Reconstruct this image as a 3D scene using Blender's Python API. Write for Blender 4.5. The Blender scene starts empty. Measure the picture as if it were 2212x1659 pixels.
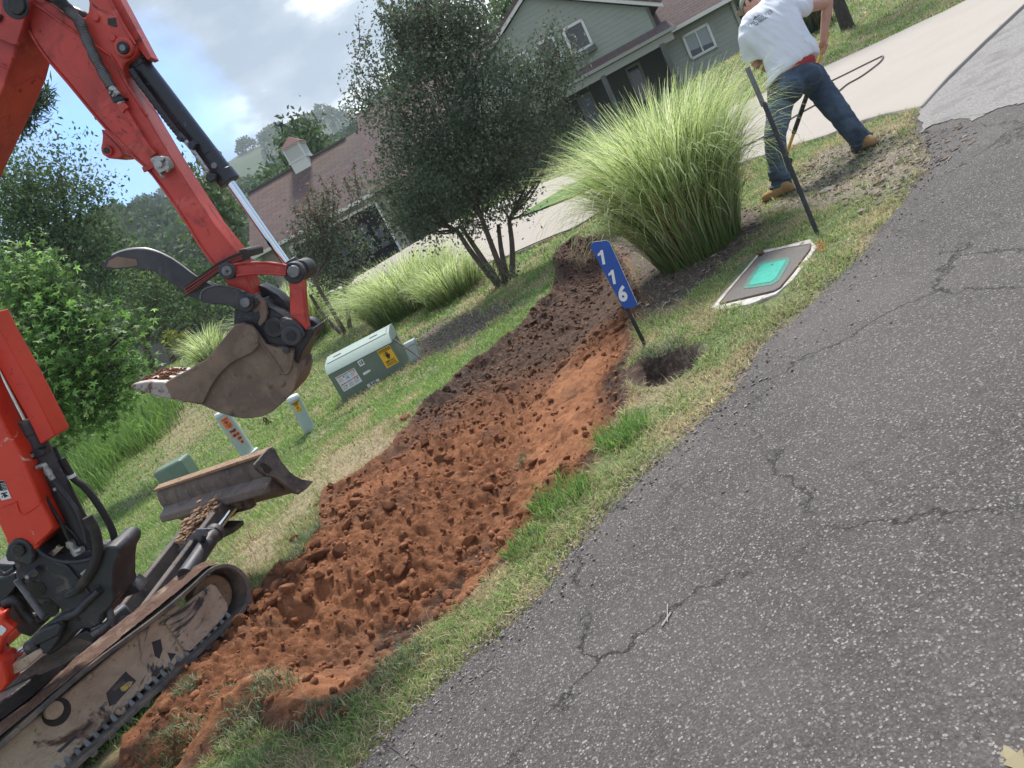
import bpy, bmesh, math, random
import numpy as np
from mathutils import Vector, Matrix
from mathutils.bvhtree import BVHTree
random.seed(7); RNG = np.random.default_rng(11)
D2R = math.radians
SC = bpy.context.scene

# ------------------------------------------------------------------ camera, sky, sun, exposure
ROLL, PITCH, FPX, CX, CY, CAMH = D2R(27.8), D2R(13.2), 1597.6, 1106.0, 829.5, 1.38
cam_d = bpy.data.cameras.new('camera'); cam = bpy.data.objects.new('camera', cam_d)
SC.collection.objects.link(cam); SC.camera = cam
cam_d.sensor_width = 36.0; cam_d.lens = 36.0 * FPX / 2212.0
cam_d.clip_start = 0.05; cam_d.clip_end = 5000
cam.matrix_world = (Matrix.Translation((0, 0, CAMH)) @ Matrix.Rotation(math.pi / 2 - PITCH, 4, 'X')
                    @ Matrix.Rotation(-ROLL, 4, 'Z'))
SUN_AZ, SUN_EL = D2R(20), D2R(56)          # azimuth from +Y towards +X, elevation
w = bpy.data.worlds.new('World'); SC.world = w; w.use_nodes = True
nt = w.node_tree; nt.nodes.clear()
def wn(t, **k):
    n = nt.nodes.new(t)
    for a, b in k.items(): setattr(n, a, b)
    return n
sky = wn('ShaderNodeTexSky', sky_type='NISHITA', sun_disc=False, sun_elevation=SUN_EL, sun_rotation=SUN_AZ,
         air_density=1.0, dust_density=0.8, ozone_density=2.0)
tc = wn('ShaderNodeTexCoord'); mp = wn('ShaderNodeMapping'); mp.inputs['Scale'].default_value = (1, 1, 2.0)
mp.inputs['Location'].default_value = (0.38, 0.9, 0.15)
nz = wn('ShaderNodeTexNoise'); nz.inputs['Scale'].default_value = 2.3; nz.inputs['Detail'].default_value = 9
nz.inputs['Roughness'].default_value = 0.52; nz.inputs['Distortion'].default_value = 0.25
cv = wn('ShaderNodeValToRGB'); e = cv.color_ramp.elements
e[0].position, e[0].color = 0.36, (0, 0, 0, 1); e[1].position, e[1].color = 0.47, (1, 1, 1, 1)
nz2 = wn('ShaderNodeTexNoise'); nz2.inputs['Scale'].default_value = 5.2; nz2.inputs['Detail'].default_value = 8
nz2.inputs['Roughness'].default_value = 0.55
cc = wn('ShaderNodeValToRGB'); e = cc.color_ramp.elements
e[0].position, e[0].color = 0.40, (1.3, 1.65, 2.1, 1); e[1].position, e[1].color = 0.60, (5.2, 5.3, 5.4, 1)
m_ = cc.color_ramp.elements.new(0.5); m_.color = (1.9, 2.2, 2.6, 1)
mx = wn('ShaderNodeMix', data_type='RGBA'); bg = wn('ShaderNodeBackground'); bg.inputs['Strength'].default_value = 0.135
ou = wn('ShaderNodeOutputWorld'); L = nt.links.new
L(tc.outputs['Generated'], mp.inputs['Vector']); L(mp.outputs[0], nz.inputs['Vector']); L(mp.outputs[0], nz2.inputs['Vector'])
L(nz.outputs['Fac'], cv.inputs[0]); L(nz2.outputs['Fac'], cc.inputs[0])
tint = wn('ShaderNodeMix', data_type='RGBA', blend_type='MULTIPLY'); tint.inputs[0].default_value = 1; tint.inputs[7].default_value = (.40, .66, 1.0, 1); L(sky.outputs[0], tint.inputs[6]); L(tint.outputs[2], mx.inputs[6]); L(cc.outputs[0], mx.inputs[7])
# two openings where blue shows between the clouds, fixed in the world's sky
hole_src = cv.outputs[0]
for dvec, c0, c1 in (((-.60, .77, .30), .960, .995), ((-.26, .93, .25), .990, .9985), ((.9, .3, .6), .90, .98)):
    nn_ = math.sqrt(sum(k * k for k in dvec)); dp = wn('ShaderNodeVectorMath', operation='DOT_PRODUCT'); dp.inputs[1].default_value = tuple(k / nn_ for k in dvec); L(tc.outputs['Generated'], dp.inputs[0])
    ns = wn('ShaderNodeMath', operation='MULTIPLY_ADD'); L(nz2.outputs['Fac'], ns.inputs[0]); ns.inputs[1].default_value = (c1 - c0) * 2.4; L(dp.outputs['Value'], ns.inputs[2])
    mr_ = wn('ShaderNodeMapRange'); mr_.inputs[1].default_value = c0 + (c1 - c0) * 1.0; mr_.inputs[2].default_value = c1 + (c1 - c0) * 1.3; mr_.inputs[3].default_value = 1; mr_.inputs[4].default_value = 0; L(ns.outputs[0], mr_.inputs[0])
    mu_ = wn('ShaderNodeMath', operation='MULTIPLY'); L(hole_src, mu_.inputs[0]); L(mr_.outputs[0], mu_.inputs[1]); hole_src = mu_.outputs[0]
L(hole_src, mx.inputs['Factor'])
L(mx.outputs[2], bg.inputs['Color']); L(bg.outputs[0], ou.inputs['Surface'])
sl = bpy.data.lights.new('sun', 'SUN'); sl.energy = 3.1; sl.angle = D2R(10.0); sl.color = (1.0, 0.95, 0.87)
so = bpy.data.objects.new('sun', sl); SC.collection.objects.link(so)
sd = Vector((math.sin(SUN_AZ) * math.cos(SUN_EL), math.cos(SUN_AZ) * math.cos(SUN_EL), math.sin(SUN_EL)))
so.rotation_euler = (-sd).to_track_quat('-Z', 'Y').to_euler(); so.location = sd * 50
SC.view_settings.view_transform = 'Standard'; SC.view_settings.look = 'None'
SC.view_settings.gamma = 1; SC.view_settings.exposure = 1.05; SC.view_settings.use_curve_mapping = False

# ------------------------------------------------------------------ pixel rays (photo at 2212 px wide) -> points in the world
CR, SR, CP, SP = math.cos(ROLL), math.sin(ROLL), math.cos(PITCH), math.sin(PITCH)
def ray(u, v):
    a, b = (u - CX) / FPX, (v - CY) / FPX
    xr, yr = a * CR - b * SR, a * SR + b * CR
    return np.array([xr, CP - yr * SP, -SP - yr * CP])
EYE = np.array([0, 0, CAMH])
def aty(u, v, y):
    d = ray(u, v); return EYE + d * (y / d[1])
def atplane(u, v, o, n):
    d = ray(u, v); o = np.asarray(o, float); n = np.asarray(n, float)
    return EYE + d * (np.dot(o - EYE, n) / np.dot(d, n))
def atz(u, v, z):
    return atplane(u, v, (0, 0, z), (0, 0, 1))
def sst(a, b, x):
    t = np.clip((x - a) / (b - a), 0, 1); return t * t * (3 - 2 * t)
def zb(x, y):
    return 0.05 * np.clip(x, -6, 30) + 1.25 * sst(10.5, 31, y) + 0.5 * sst(-3, -11, x) * sst(13, 32, y)
def hit(u, v, dz=0.0):
    d = ray(u, v); t = 0.5
    while t < 300:
        p = EYE + d * t
        if p[2] < zb(p[0], p[1]) + dz:
            a, b = t - 0.06 - t * .004, t
            for _ in range(25):
                m = (a + b) / 2; p = EYE + d * m
                if p[2] < zb(p[0], p[1]) + dz: b = m
                else: a = m
            return p
        t += 0.05 + t * .004
    return EYE + d * 60
def Z(x0, y0, s):                                 # reader for coordinates measured on an enlarged crop
    return lambda x, y: (x0 + x / s, y0 + y / s)
ZA, ZF, ZB, ZK = Z(0, 0, 3), Z(0, 0, 6), Z(0, 460.8, 3), Z(192, 499.2, 3.926)
ZC, ZT, ZG, ZM = Z(0, 921.7, 4.8), Z(0, 1198.2, 3.6), Z(307.2, 921.7, 5.143), Z(0, 1075.3, 6)
ZN, ZP, Z6, Z5 = Z(0, 1259.6, 6), Z(675.9, 691.3, 8.473), Z(1536.1, 0, 4.8), Z(1459.3, 0, 2.9387)
ZQ, ZS, Z3, Z4 = Z(430.1, 844.9, 8.0), Z(1228.9, 476.2, 3.6), Z(1036.9, 0, 3.7895), Z(499.2, 245.8, 4.8)

# ------------------------------------------------------------------ noise in numpy
def _h(ix, iy, s):
    n = (ix.astype(np.int64) * 374761393 + iy.astype(np.int64) * 668265263 + s * 982451653) & 0xffffffff
    n = ((n ^ (n >> 13)) * 1274126177) & 0xffffffff
    return ((n ^ (n >> 16)) & 0xffff) / 65535.0
def vnoise(x, y, s=0):
    x, y = np.asarray(x, float), np.asarray(y, float)
    ix, iy = np.floor(x), np.floor(y); fx, fy = x - ix, y - iy
    fx, fy = fx * fx * (3 - 2 * fx), fy * fy * (3 - 2 * fy)
    a, b, c, d = _h(ix, iy, s), _h(ix + 1, iy, s), _h(ix, iy + 1, s), _h(ix + 1, iy + 1, s)
    return (a * (1 - fx) + b * fx) * (1 - fy) + (c * (1 - fx) + d * fx) * fy
def fbm(x, y, s=0, o=4):
    r, a, t = 0, 1.0, 0
    for k in range(o):
        r = r + a * vnoise(x * 2 ** k, y * 2 ** k, s + k * 7); t += a; a *= .5
    return r / t
def worley2(x, y, s=0):
    ix, iy = np.floor(x), np.floor(y); f1 = np.full(np.shape(x), 9.0); idv = np.zeros(np.shape(x)); tl_ = np.zeros(np.shape(x))
    for dx in (-1, 0, 1):
        for dy in (-1, 0, 1):
            cx, cy = ix + dx, iy + dy; ax, ay = x - cx - _h(cx, cy, s), y - cy - _h(cx, cy, s + 5); an = 6.28 * _h(cx, cy, s + 31); st = .6 + .7 * _h(cx, cy, s + 3)
            d = np.hypot((ax * np.cos(an) + ay * np.sin(an)) * st, -ax * np.sin(an) + ay * np.cos(an)); m = d < f1
            idv = np.where(m, _h(cx, cy, s + 9), idv); tl_ = np.where(m, ax * np.cos(an * 3) + ay * np.sin(an * 3), tl_); f1 = np.where(m, d, f1)
    return f1, idv, tl_
def worley(x, y, s=0):
    ix, iy = np.floor(x), np.floor(y); f1 = np.full(np.shape(x), 9.0); idv = np.zeros(np.shape(x))
    for dx in (-1, 0, 1):
        for dy in (-1, 0, 1):
            cx, cy = ix + dx, iy + dy
            px, py = cx + _h(cx, cy, s), cy + _h(cx, cy, s + 5)
            d = np.hypot(x - px, y - py); m = d < f1
            idv = np.where(m, _h(cx, cy, s + 9), idv); f1 = np.where(m, d, f1)
    return f1, idv
def poly_sd(x, y, P):                             # signed distance, positive inside
    P = np.asarray(P)[:, :2]; d = np.full(np.shape(x), 1e9); ins = np.zeros(np.shape(x), bool)
    for i in range(len(P)):
        a, b = P[i], P[(i + 1) % len(P)]; e = b - a
        t = np.clip(((x - a[0]) * e[0] + (y - a[1]) * e[1]) / (e @ e + 1e-12), 0, 1)
        d = np.minimum(d, np.hypot(x - a[0] - t * e[0], y - a[1] - t * e[1]))
        c = ((a[1] > y) != (b[1] > y)) & (x < (b[0] - a[0]) * (y - a[1]) / (b[1] - a[1] + 1e-12) + a[0])
        ins ^= c
    return np.where(ins, d, -d)
def line_d(x, y, P):
    P = np.asarray(P)[:, :2]; d = np.full(np.shape(x), 1e9)
    for a, b in zip(P[:-1], P[1:]):
        e = b - a; t = np.clip(((x - a[0]) * e[0] + (y - a[1]) * e[1]) / (e @ e + 1e-12), 0, 1)
        d = np.minimum(d, np.hypot(x - a[0] - t * e[0], y - a[1] - t * e[1]))
    return d

# ------------------------------------------------------------------ objects
def wloc(o):
    v = Vector((0, 0, 0))
    while o is not None: v = v + o.location; o = o.parent
    return v
def tag(o, label=None, cat=None, group=None, kind=None):
    if label: o['label'] = label
    if cat: o['category'] = cat
    if group: o['group'] = group
    if kind: o['kind'] = kind
    return o
def empty(name, loc, label, cat, group=None):
    o = bpy.data.objects.new(name, None); o.location = loc; SC.collection.objects.link(o)
    return tag(o, label, cat, group)
def link(name, me, m, parent=None, label=None, cat=None, group=None, kind=None, smooth=None, origin=None):
    if parent is not None:
        l = wloc(parent); me.transform(Matrix.Translation(-l))
    o = bpy.data.objects.new(name, me)
    if origin is not None and parent is None:
        me.transform(Matrix.Translation(-Vector(origin))); o.location = origin
    for x in (m if isinstance(m, (list, tuple)) else [m]): me.materials.append(x)
    SC.collection.objects.link(o); o.parent = parent
    if smooth is not None and smooth:
        for p in me.polygons: p.use_smooth = True
        if smooth < 179:
            me.set_sharp_from_angle(angle=D2R(smooth))
    return tag(o, label, cat, group, kind)
def npmesh(name, V, polys, cols=None, colname='col', smooth=False, mats=None):
    me = bpy.data.meshes.new(name); V = np.asarray(V, np.float32)
    polys = [np.asarray(p, np.int32) for p in (polys if isinstance(polys, list) else [polys])]
    me.vertices.add(len(V)); me.vertices.foreach_set('co', V.ravel())
    nl = sum(p.size for p in polys); npol = sum(len(p) for p in polys)
    me.loops.add(nl); me.loops.foreach_set('vertex_index', np.concatenate([p.ravel() for p in polys]))
    me.polygons.add(npol); st, c = [], 0
    for p in polys:
        st.append(c + np.arange(len(p)) * p.shape[1]); c += p.size
    me.polygons.foreach_set('loop_start', np.concatenate(st).astype(np.int32))
    if smooth: me.polygons.foreach_set('use_smooth', np.ones(npol, bool))
    if mats is not None: me.polygons.foreach_set('material_index', np.asarray(mats, np.int32))
    if cols is not None:
        at = me.attributes.new(colname, 'FLOAT_COLOR', 'POINT')
        c4 = np.ones((len(V), 4), np.float32); c4[:, :3] = cols; at.data.foreach_set('color', c4.ravel())
    me.update(calc_edges=True); me.validate(); return me
class MB:
    """collects shapes (world coordinates), then links them as one mesh object"""
    def __init__(s): s.bm = bmesh.new()
    def poly(s, P):
        return s.bm.faces.new([s.bm.verts.new(tuple(p)) for p in P])
    def prism(s, P, vec):
        P = [np.asarray(p, float) for p in P]; vec = np.asarray(vec, float)
        a = [s.bm.verts.new(tuple(p)) for p in P]; b = [s.bm.verts.new(tuple(p + vec)) for p in P]
        fs = [s.bm.faces.new(a), s.bm.faces.new(b[::-1])]; n = len(P)
        for i in range(n): fs.append(s.bm.faces.new([a[i], b[i], b[(i + 1) % n], a[(i + 1) % n]][::-1]))
        bmesh.ops.recalc_face_normals(s.bm, faces=fs); return s
    def box(s, c, size, ax=None, ay=None, az=None):
        c = np.asarray(c, float); ax = np.array([1, 0, 0.]) if ax is None else np.asarray(ax, float)
        ay = np.array([0, 1, 0.]) if ay is None else np.asarray(ay, float)
        az = np.cross(ax, ay) if az is None else np.asarray(az, float)
        hx, hy, hz = ax * size[0] / 2, ay * size[1] / 2, az * size[2] / 2
        s.prism([c - hx - hy - hz, c + hx - hy - hz, c + hx + hy - hz, c - hx + hy - hz], 2 * hz); return s
    def tube(s, P, r, seg=10, caps=True, flat=1.0):
        P = [np.asarray(p, float) for p in P]; n = len(P)
        R = [r] * n if np.isscalar(r) else list(r)
        T = [P[min(i + 1, n - 1)] - P[max(i - 1, 0)] for i in range(n)]
        T = [t / (np.linalg.norm(t) + 1e-12) for t in T]
        up = np.array([0, 0, 1.]) if abs(T[0][2]) < .9 else np.array([1., 0, 0])
        A = np.cross(T[0], up); A /= np.linalg.norm(A); rings = []
        for i in range(n):
            A = A - T[i] * np.dot(A, T[i]); A /= (np.linalg.norm(A) + 1e-12); B = np.cross(T[i], A)
            rings.append([s.bm.verts.new(tuple(P[i] + R[i] * (A * math.cos(2 * math.pi * k / seg) + flat * B * math.sin(2 * math.pi * k / seg)))) for k in range(seg)])
        fs = []
        for i in range(n - 1):
            for k in range(seg):
                fs.append(s.bm.faces.new([rings[i][k], rings[i][(k + 1) % seg], rings[i + 1][(k + 1) % seg], rings[i + 1][k]]))
        if caps: fs.append(s.bm.faces.new(rings[0][::-1])); fs.append(s.bm.faces.new(rings[-1]))
        bmesh.ops.recalc_face_normals(s.bm, faces=fs); return s
    def cyl(s, a, b, r, r2=None, seg=24): return s.tube([a, b], [r, r if r2 is None else r2], seg)
    def ball(s, c, r, sub=2, scale=(1, 1, 1)):
        m = Matrix.Translation(Vector(c)) @ Matrix.Diagonal((r * scale[0], r * scale[1], r * scale[2], 1))
        bmesh.ops.create_icosphere(s.bm, subdivisions=sub, radius=1, matrix=m); return s
    def sheet(s, rows):
        g = [[s.bm.verts.new(tuple(p)) for p in r] for r in rows]
        for i in range(len(g) - 1):
            for j in range(len(g[0]) - 1): s.bm.faces.new([g[i][j], g[i][j + 1], g[i + 1][j + 1], g[i + 1][j]])
        return s
    def build(s, name, m, parent=None, bevel=0, smooth=None, seg=2, **k):
        me = bpy.data.meshes.new(name); s.bm.to_mesh(me); s.bm.free()
        o = link(name, me, m, parent, smooth=smooth, **k)
        if bevel:
            b = o.modifiers.new('bevel', 'BEVEL'); b.width = bevel; b.segments = seg; b.limit_method = 'ANGLE'
            b.angle_limit = D2R(35); b.use_clamp_overlap = True
            for p in me.polygons: p.use_smooth = True
            me.set_sharp_from_angle(angle=D2R(35))
        return o
def curve_pts(P, n=40):                            # Catmull-Rom
    P = [np.asarray(p, float) for p in P]; Q = [2 * P[0] - P[1]] + P + [2 * P[-1] - P[-2]]; out = []
    m = len(P) - 1; per = max(1, n // m)
    for i in range(m):
        a, b, c, d = Q[i:i + 4]
        for k in range(per):
            t = k / per
            out.append(.5 * (2 * b + (c - a) * t + (2 * a - 5 * b + 4 * c - d) * t * t + (3 * b - a - 3 * c + d) * t ** 3))
    out.append(P[-1]); return out
def text_geo(s, size=1.0, bold=0.0, align='CENTER'):
    cu = bpy.data.curves.new('t', 'FONT'); cu.body = s; cu.size = size; cu.align_x = align; cu.align_y = 'CENTER'
    cu.offset = bold; cu.resolution_u = 3; cu.fill_mode = 'FRONT'
    o = bpy.data.objects.new('t', cu); SC.collection.objects.link(o)
    me = o.to_mesh(); V = np.array([v.co[:] for v in me.vertices]).reshape(-1, 3); Fc = [list(p.vertices) for p in me.polygons]
    o.to_mesh_clear(); bpy.data.objects.remove(o); return V, Fc
def text_on(mb, s, o, ax, ay, size, bold=0.0, align='CENTER', wrap=None, sx=1.0):
    V, Fc = text_geo(s, size, bold, align); o, ax, ay = map(lambda q: np.asarray(q, float), (o, ax, ay))
    vs = [mb.bm.verts.new(tuple((wrap(v[0] * sx, v[1]) if wrap else o + ax * v[0] * sx + ay * v[1]))) for v in V]
    for f in Fc:
        try: mb.bm.faces.new([vs[i] for i in f])
        except ValueError: pass

# ------------------------------------------------------------------ materials
def mat(name, col, rough=.6, metal=0.0, layers=(), bump=(), coord='Object', attr=None, spec=.5, transl=None, attrmix=1.0, coat=0):
    """layers: (scale, detail, lo, hi, colour, rough, distortion[, stretch xyz]) mixed over the base by a noise mask"""
    m = bpy.data.materials.new(name); m.use_nodes = True; t = m.node_tree; n = t.nodes; n.clear(); l = t.links.new
    out = n.new('ShaderNodeOutputMaterial'); b = n.new('ShaderNodeBsdfPrincipled'); l(b.outputs[0], out.inputs[0])
    tc = n.new('ShaderNodeTexCoord'); co = tc.outputs[coord]
    b.inputs['Metallic'].default_value = metal; b.inputs['Specular IOR Level'].default_value = spec
    b.inputs['Coat Weight'].default_value = coat
    c = n.new('ShaderNodeRGB'); c.outputs[0].default_value = (*col, 1); cs = c.outputs[0]
    if attr:
        a = n.new('ShaderNodeAttribute'); a.attribute_name = attr; mm = n.new('ShaderNodeMix'); mm.data_type = 'RGBA'
        mm.blend_type = 'MULTIPLY'; mm.inputs[0].default_value = attrmix; l(cs, mm.inputs[6]); l(a.outputs['Color'], mm.inputs[7]); cs = mm.outputs[2]
    rv = n.new('ShaderNodeValue'); rv.outputs[0].default_value = rough; rs = rv.outputs[0]
    for ly in layers:
        sc, de, lo, hi, lc, lr, di = ly[:7]
        mpn = n.new('ShaderNodeMapping'); l(co, mpn.inputs[0])
        mpn.inputs['Location'].default_value = (sc * .37 % 5, sc * .71 % 3, lo * 9)
        if len(ly) > 7: mpn.inputs['Scale'].default_value = ly[7]
        z = n.new('ShaderNodeTexNoise'); z.inputs['Scale'].default_value = sc; z.inputs['Detail'].default_value = de
        z.inputs['Roughness'].default_value = .62; z.inputs['Distortion'].default_value = di; l(mpn.outputs[0], z.inputs['Vector'])
        r = n.new('ShaderNodeMapRange'); r.inputs[1].default_value = lo; r.inputs[2].default_value = hi; l(z.outputs['Fac'], r.inputs[0])
        mm = n.new('ShaderNodeMix'); mm.data_type = 'RGBA'; l(r.outputs[0], mm.inputs[0]); l(cs, mm.inputs[6])
        mm.inputs[7].default_value = (*lc, 1); cs = mm.outputs[2]
        m2 = n.new('ShaderNodeMix'); m2.data_type = 'FLOAT'; l(r.outputs[0], m2.inputs[0]); l(rs, m2.inputs[2]); m2.inputs[3].default_value = lr; rs = m2.outputs[0]
    l(cs, b.inputs['Base Color']); l(rs, b.inputs['Roughness'])
    pv = None
    for sc, st, di in bump:
        z = n.new('ShaderNodeTexNoise'); z.inputs['Scale'].default_value = sc; z.inputs['Detail'].default_value = 6
        z.inputs['Roughness'].default_value = .65; l(co, z.inputs['Vector'])
        bp = n.new('ShaderNodeBump'); bp.inputs['Strength'].default_value = st; bp.inputs['Distance'].default_value = di
        l(z.outputs['Fac'], bp.inputs['Height'])
        if pv: l(pv, bp.inputs['Normal'])
        pv = bp.outputs[0]
    if pv: l(pv, b.inputs['Normal'])
    if transl:
        tr = n.new('ShaderNodeBsdfTranslucent'); ms = n.new('ShaderNodeMixShader'); ms.inputs[0].default_value = transl
        g = n.new('ShaderNodeHueSaturation'); g.inputs['Value'].default_value = 1.5; g.inputs['Hue'].default_value = .485; l(cs, g.inputs['Color'])
        l(g.outputs[0], tr.inputs[0]); l(b.outputs[0], ms.inputs[1]); l(tr.outputs[0], ms.inputs[2]); l(ms.outputs[0], out.inputs[0])
    m.cycles.emission_sampling = 'NONE'
    return m
BROWN = (.11, .075, .055); BLK = (.012, .012, .014)
M = {}
M['red'] = mat('red_paint', (.58, .062, .042), .40, layers=[(3, 6, .44, .72, (.36, .04, .034), .5, .6), (7, 8, .55, .75, (.66, .13, .10), .5, 1.2), (4.5, 9, .56, .72, (.22, .035, .03), .6, 1.6), (11, 9, .60, .70, (.12, .02, .02), .7, 1.4),
    (34, 8, .66, .71, (.04, .015, .014), .8, 1.0), (60, 10, .70, .74, (.75, .30, .22), .6, .5)], bump=[(60, .08, .002)], spec=.5)
M['red_lit'] = mat('red_paint_sunlit_tone', (.66, .048, .02), .42, layers=[(5, 6, .5, .8, (.48, .03, .02), .5, .6), (40, 9, .655, .70, (.05, .02, .015), .8, 1.0),
    (9, 10, .66, .68, (.60, .42, .32), .7, 1.5)], bump=[(60, .08, .002)])  # same red paint made brighter and more orange: sunlight put into the colour
M['grease'] = mat('black_grease', (.014, .012, .012), .38, layers=[(60, 6, .5, .8, (.05, .04, .035), .7, 0)], bump=[(90, .6, .006)])
M['black'] = mat('black_paint', (.020, .022, .028), .38, layers=[(5, 8, .5, .72, (.07, .07, .08), .55, .4), (16, 9, .62, .72, (.12, .105, .09), .8, 1.0),
    (50, 9, .68, .72, (.30, .28, .26), .7, .8)], bump=[(70, .12, .002)])
M['blackr'] = mat('worn_black_steel', (.030, .030, .036), .5, layers=[(4, 8, .46, .66, (.075, .07, .075), .6, .5), (12, 9, .58, .70, (.16, .13, .105), .85, .8),
    (3, 9, .60, .68, (.012, .01, .01), .4, 1.5)], bump=[(60, .25, .003)])
M['bucket'] = mat('worn_bucket_steel', (.150, .104, .078), .72, .05, layers=[(6, 9, .44, .64, (.25, .175, .125), .8, .5), (3.2, 10, .60, .66, (.045, .035, .030), .6, .7), (9, 9, .60, .68, (.11, .065, .045), .9, .8),
    (30, 8, .62, .7, (.05, .035, .03), .7, .8), (90, 6, .62, .72, (.26, .21, .18), .6, 0, (1, 1, .2))], bump=[(12, .5, .008), (60, .4, .003)])
M['tooth'] = mat('polished_tooth_steel', (.40, .35, .33), .5, .3, layers=[(30, 8, .5, .6, (.20, .13, .10), .8, .5)], bump=[(60, .3, .002)])
M['blade'] = mat('muddy_blade_steel', (.15, .125, .105), .7, .1, layers=[(4, 8, .45, .65, (.055, .050, .047), .7, .6), (22, 9, .58, .68, (.24, .19, .15), .85, .6),
    (40, 9, .62, .68, (.03, .028, .028), .6, .5)], bump=[(30, .3, .004)])
M['mud'] = mat('dried_tan_mud', (.50, .385, .28), .92, layers=[(3, 8, .48, .66, (.36, .26, .18), .95, .4), (2.3, 9, .60, .64, (.05, .047, .047), .6, 1.5),
    (24, 8, .60, .70, (.17, .11, .075), .95, .4), (5, 9, .60, .66, (.10, .06, .04), .95, .8)], bump=[(10, 1.0, .03), (50, .9, .010)])
M['mudred'] = mat('brown_soil_crust', (.115, .062, .040), .95, layers=[(14, 8, .5, .7, (.20, .12, .08), .95, .3), (5, 8, .6, .7, (.30, .22, .16), .95, .5)], bump=[(20, .9, .02), (80, .8, .008)])
M['mudtan'] = mat('tan_soil', (.36, .24, .15), .95, layers=[(18, 8, .5, .7, (.20, .12, .07), .95, .3)], bump=[(20, .9, .02), (80, .8, .008)])
M['rubber'] = mat('track_rubber', (.075, .070, .066), .8, layers=[(7, 8, .42, .62, (.20, .16, .125), .92, .4), (60, 6, .6, .7, (.02, .02, .02), .7, 0)], bump=[(80, .4, .004)])
M['hose'] = mat('black_hose', (.018, .018, .02), .45, layers=[(20, 8, .58, .7, (.08, .07, .06), .8, 0)], bump=[(60, .2, .002)])
M['sleeve'] = mat('woven_hose_sleeve', (.028, .025, .024), .8, layers=[(14, 8, .55, .7, (.07, .055, .045), .9, 0)], bump=[(150, .5, .003), (20, .4, .006)])
M['edge'] = mat('polished_edge_steel', (.62, .62, .62), .35, .6)
M['coil'] = mat('spring_guard', (.19, .19, .195), .35, .4, layers=[(10, 8, .5, .7, (.035, .035, .037), .5, 0)])
M['chrome'] = mat('chrome_rod', (.62, .66, .68), .13, 1.0, layers=[(9, 6, .55, .75, (.42, .42, .42), .3, 0)])
M['zinc'] = mat('zinc_fitting', (.42, .42, .40), .45, .7, layers=[(40, 8, .5, .65, (.12, .11, .10), .7, .3)])
M['white'] = mat('white_paint', (.78, .78, .76), .5)
M['blackf'] = mat('black_ink', (.012, .012, .012), .6)
M['inkred'] = mat('red_ink', (.5, .05, .03), .6); M['inkblue'] = mat('blue_ink', (.10, .28, .62), .6); M['inkgrey'] = mat('grey_ink', (.32, .34, .36), .7)
M['label'] = mat('white_label', (.70, .71, .72), .45); M['orange'] = mat('orange_label', (.80, .17, .06), .5)
M['yellow'] = mat('yellow_label', (.80, .46, .02), .5)
# ================================================================== the setting
def shift(P, d): return [np.array([p[0] + d[0], p[1] + d[1], 0]) for p in P]
road_px = [(775, 1659), (830, 1603), (900, 1530), (960, 1478), (1010, 1432), (1080, 1370), (1140, 1318), (1200, 1250), (1225, 1205), (1290, 1138), (1340, 1080),
           (1390, 1026), (1440, 985), (1500, 930), (1545, 885), (1590, 838), (1618, 790), (1645, 750), (1700, 703), (1760, 650), (1820, 592), (1872, 540),
           (1905, 490), (1950, 438), (1972, 405), (2003, 370), (2010, 330), (1985, 300), (1978, 262), (1992, 236), (2050, 168), (2130, 92), (2212, 16)]
ROAD = [hit(*p) for p in road_px]
ROAD = [ROAD[0] - (ROAD[3] - ROAD[0]) * 3.5] + ROAD + [ROAD[-1] + (ROAD[-1] - ROAD[-3]) * k for k in (1.5, 6, 30)]
ROAD = [np.array([p[0], p[1], 0]) for p in ROAD]
ROADC = np.array(curve_pts(ROAD, 420)); 
jit = (fbm(ROADC[:, 0] * 9, ROADC[:, 1] * 9, 3) - .5) * .035
tn = np.gradient(ROADC, axis=0); tn /= np.linalg.norm(tn, axis=1)[:, None] + 1e-9
nr = np.stack([tn[:, 1], -tn[:, 0], 0 * tn[:, 0]], 1)             # to the right of the walk = road side
ROADC = ROADC + nr * jit[:, None]
TR_L = [(255, 1659), (262, 1610), (330, 1540), (368, 1480), (400, 1420), (455, 1345), (492, 1300), (520, 1262), (560, 1272), (600, 1225), (650, 1196), (685, 1150), (690, 1100),
        (700, 1068), (745, 1040), (800, 1005), (850, 960), (880, 925), (905, 880), (945, 855), (985, 815), (1010, 790), (1055, 760), (1085, 735), (1110, 715),
        (1140, 690), (1155, 662), (1185, 640), (1200, 600), (1192, 560), (1212, 530), (1250, 510)]
TR_R = [(1300, 512), (1340, 545), (1370, 600), (1392, 660), (1372, 700), (1375, 742), (1352, 790), (1362, 840), (1352, 880), (1330, 920), (1312, 950),
        (1288, 985), (1275, 1022), (1232, 1065), (1180, 1108), (1140, 1150), (1112, 1195), (1062, 1240), (1020, 1290), (985, 1318), (930, 1350), (890, 1400), (850, 1440),
        (822, 1480), (768, 1502), (740, 1545), (700, 1580), (640, 1600), (590, 1585), (540, 1570), (500, 1600), (455, 1640), (430, 1659)]
tl = [hit(*p) for p in TR_L]; tr = [hit(*p) for p in TR_R]
tl = [tl[0] + (tl[0] - tl[2]) * .8] + tl; tr = tr + [tr[-1] + (tr[-1] - tr[-3]) * .8]
TRP = np.array(tl + tr)[:, :2]
TLc, TRc = np.array(tl)[:, :2], np.array(tr)[:, :2]
HOLE = np.array([hit(*p) for p in [(1345, 800), (1385, 772), (1440, 748), (1510, 738), (1530, 752), (1495, 795), (1450, 822), (1400, 835), (1362, 830)]])[:, :2]
MULCH = np.array([hit(*p) for p in [(1275, 505), (1420, 500), (1560, 470), (1640, 445), (1660, 480), (1600, 545), (1540, 600), (1460, 650), (1400, 690), (1370, 650), (1330, 560)]])[:, :2]
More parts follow.
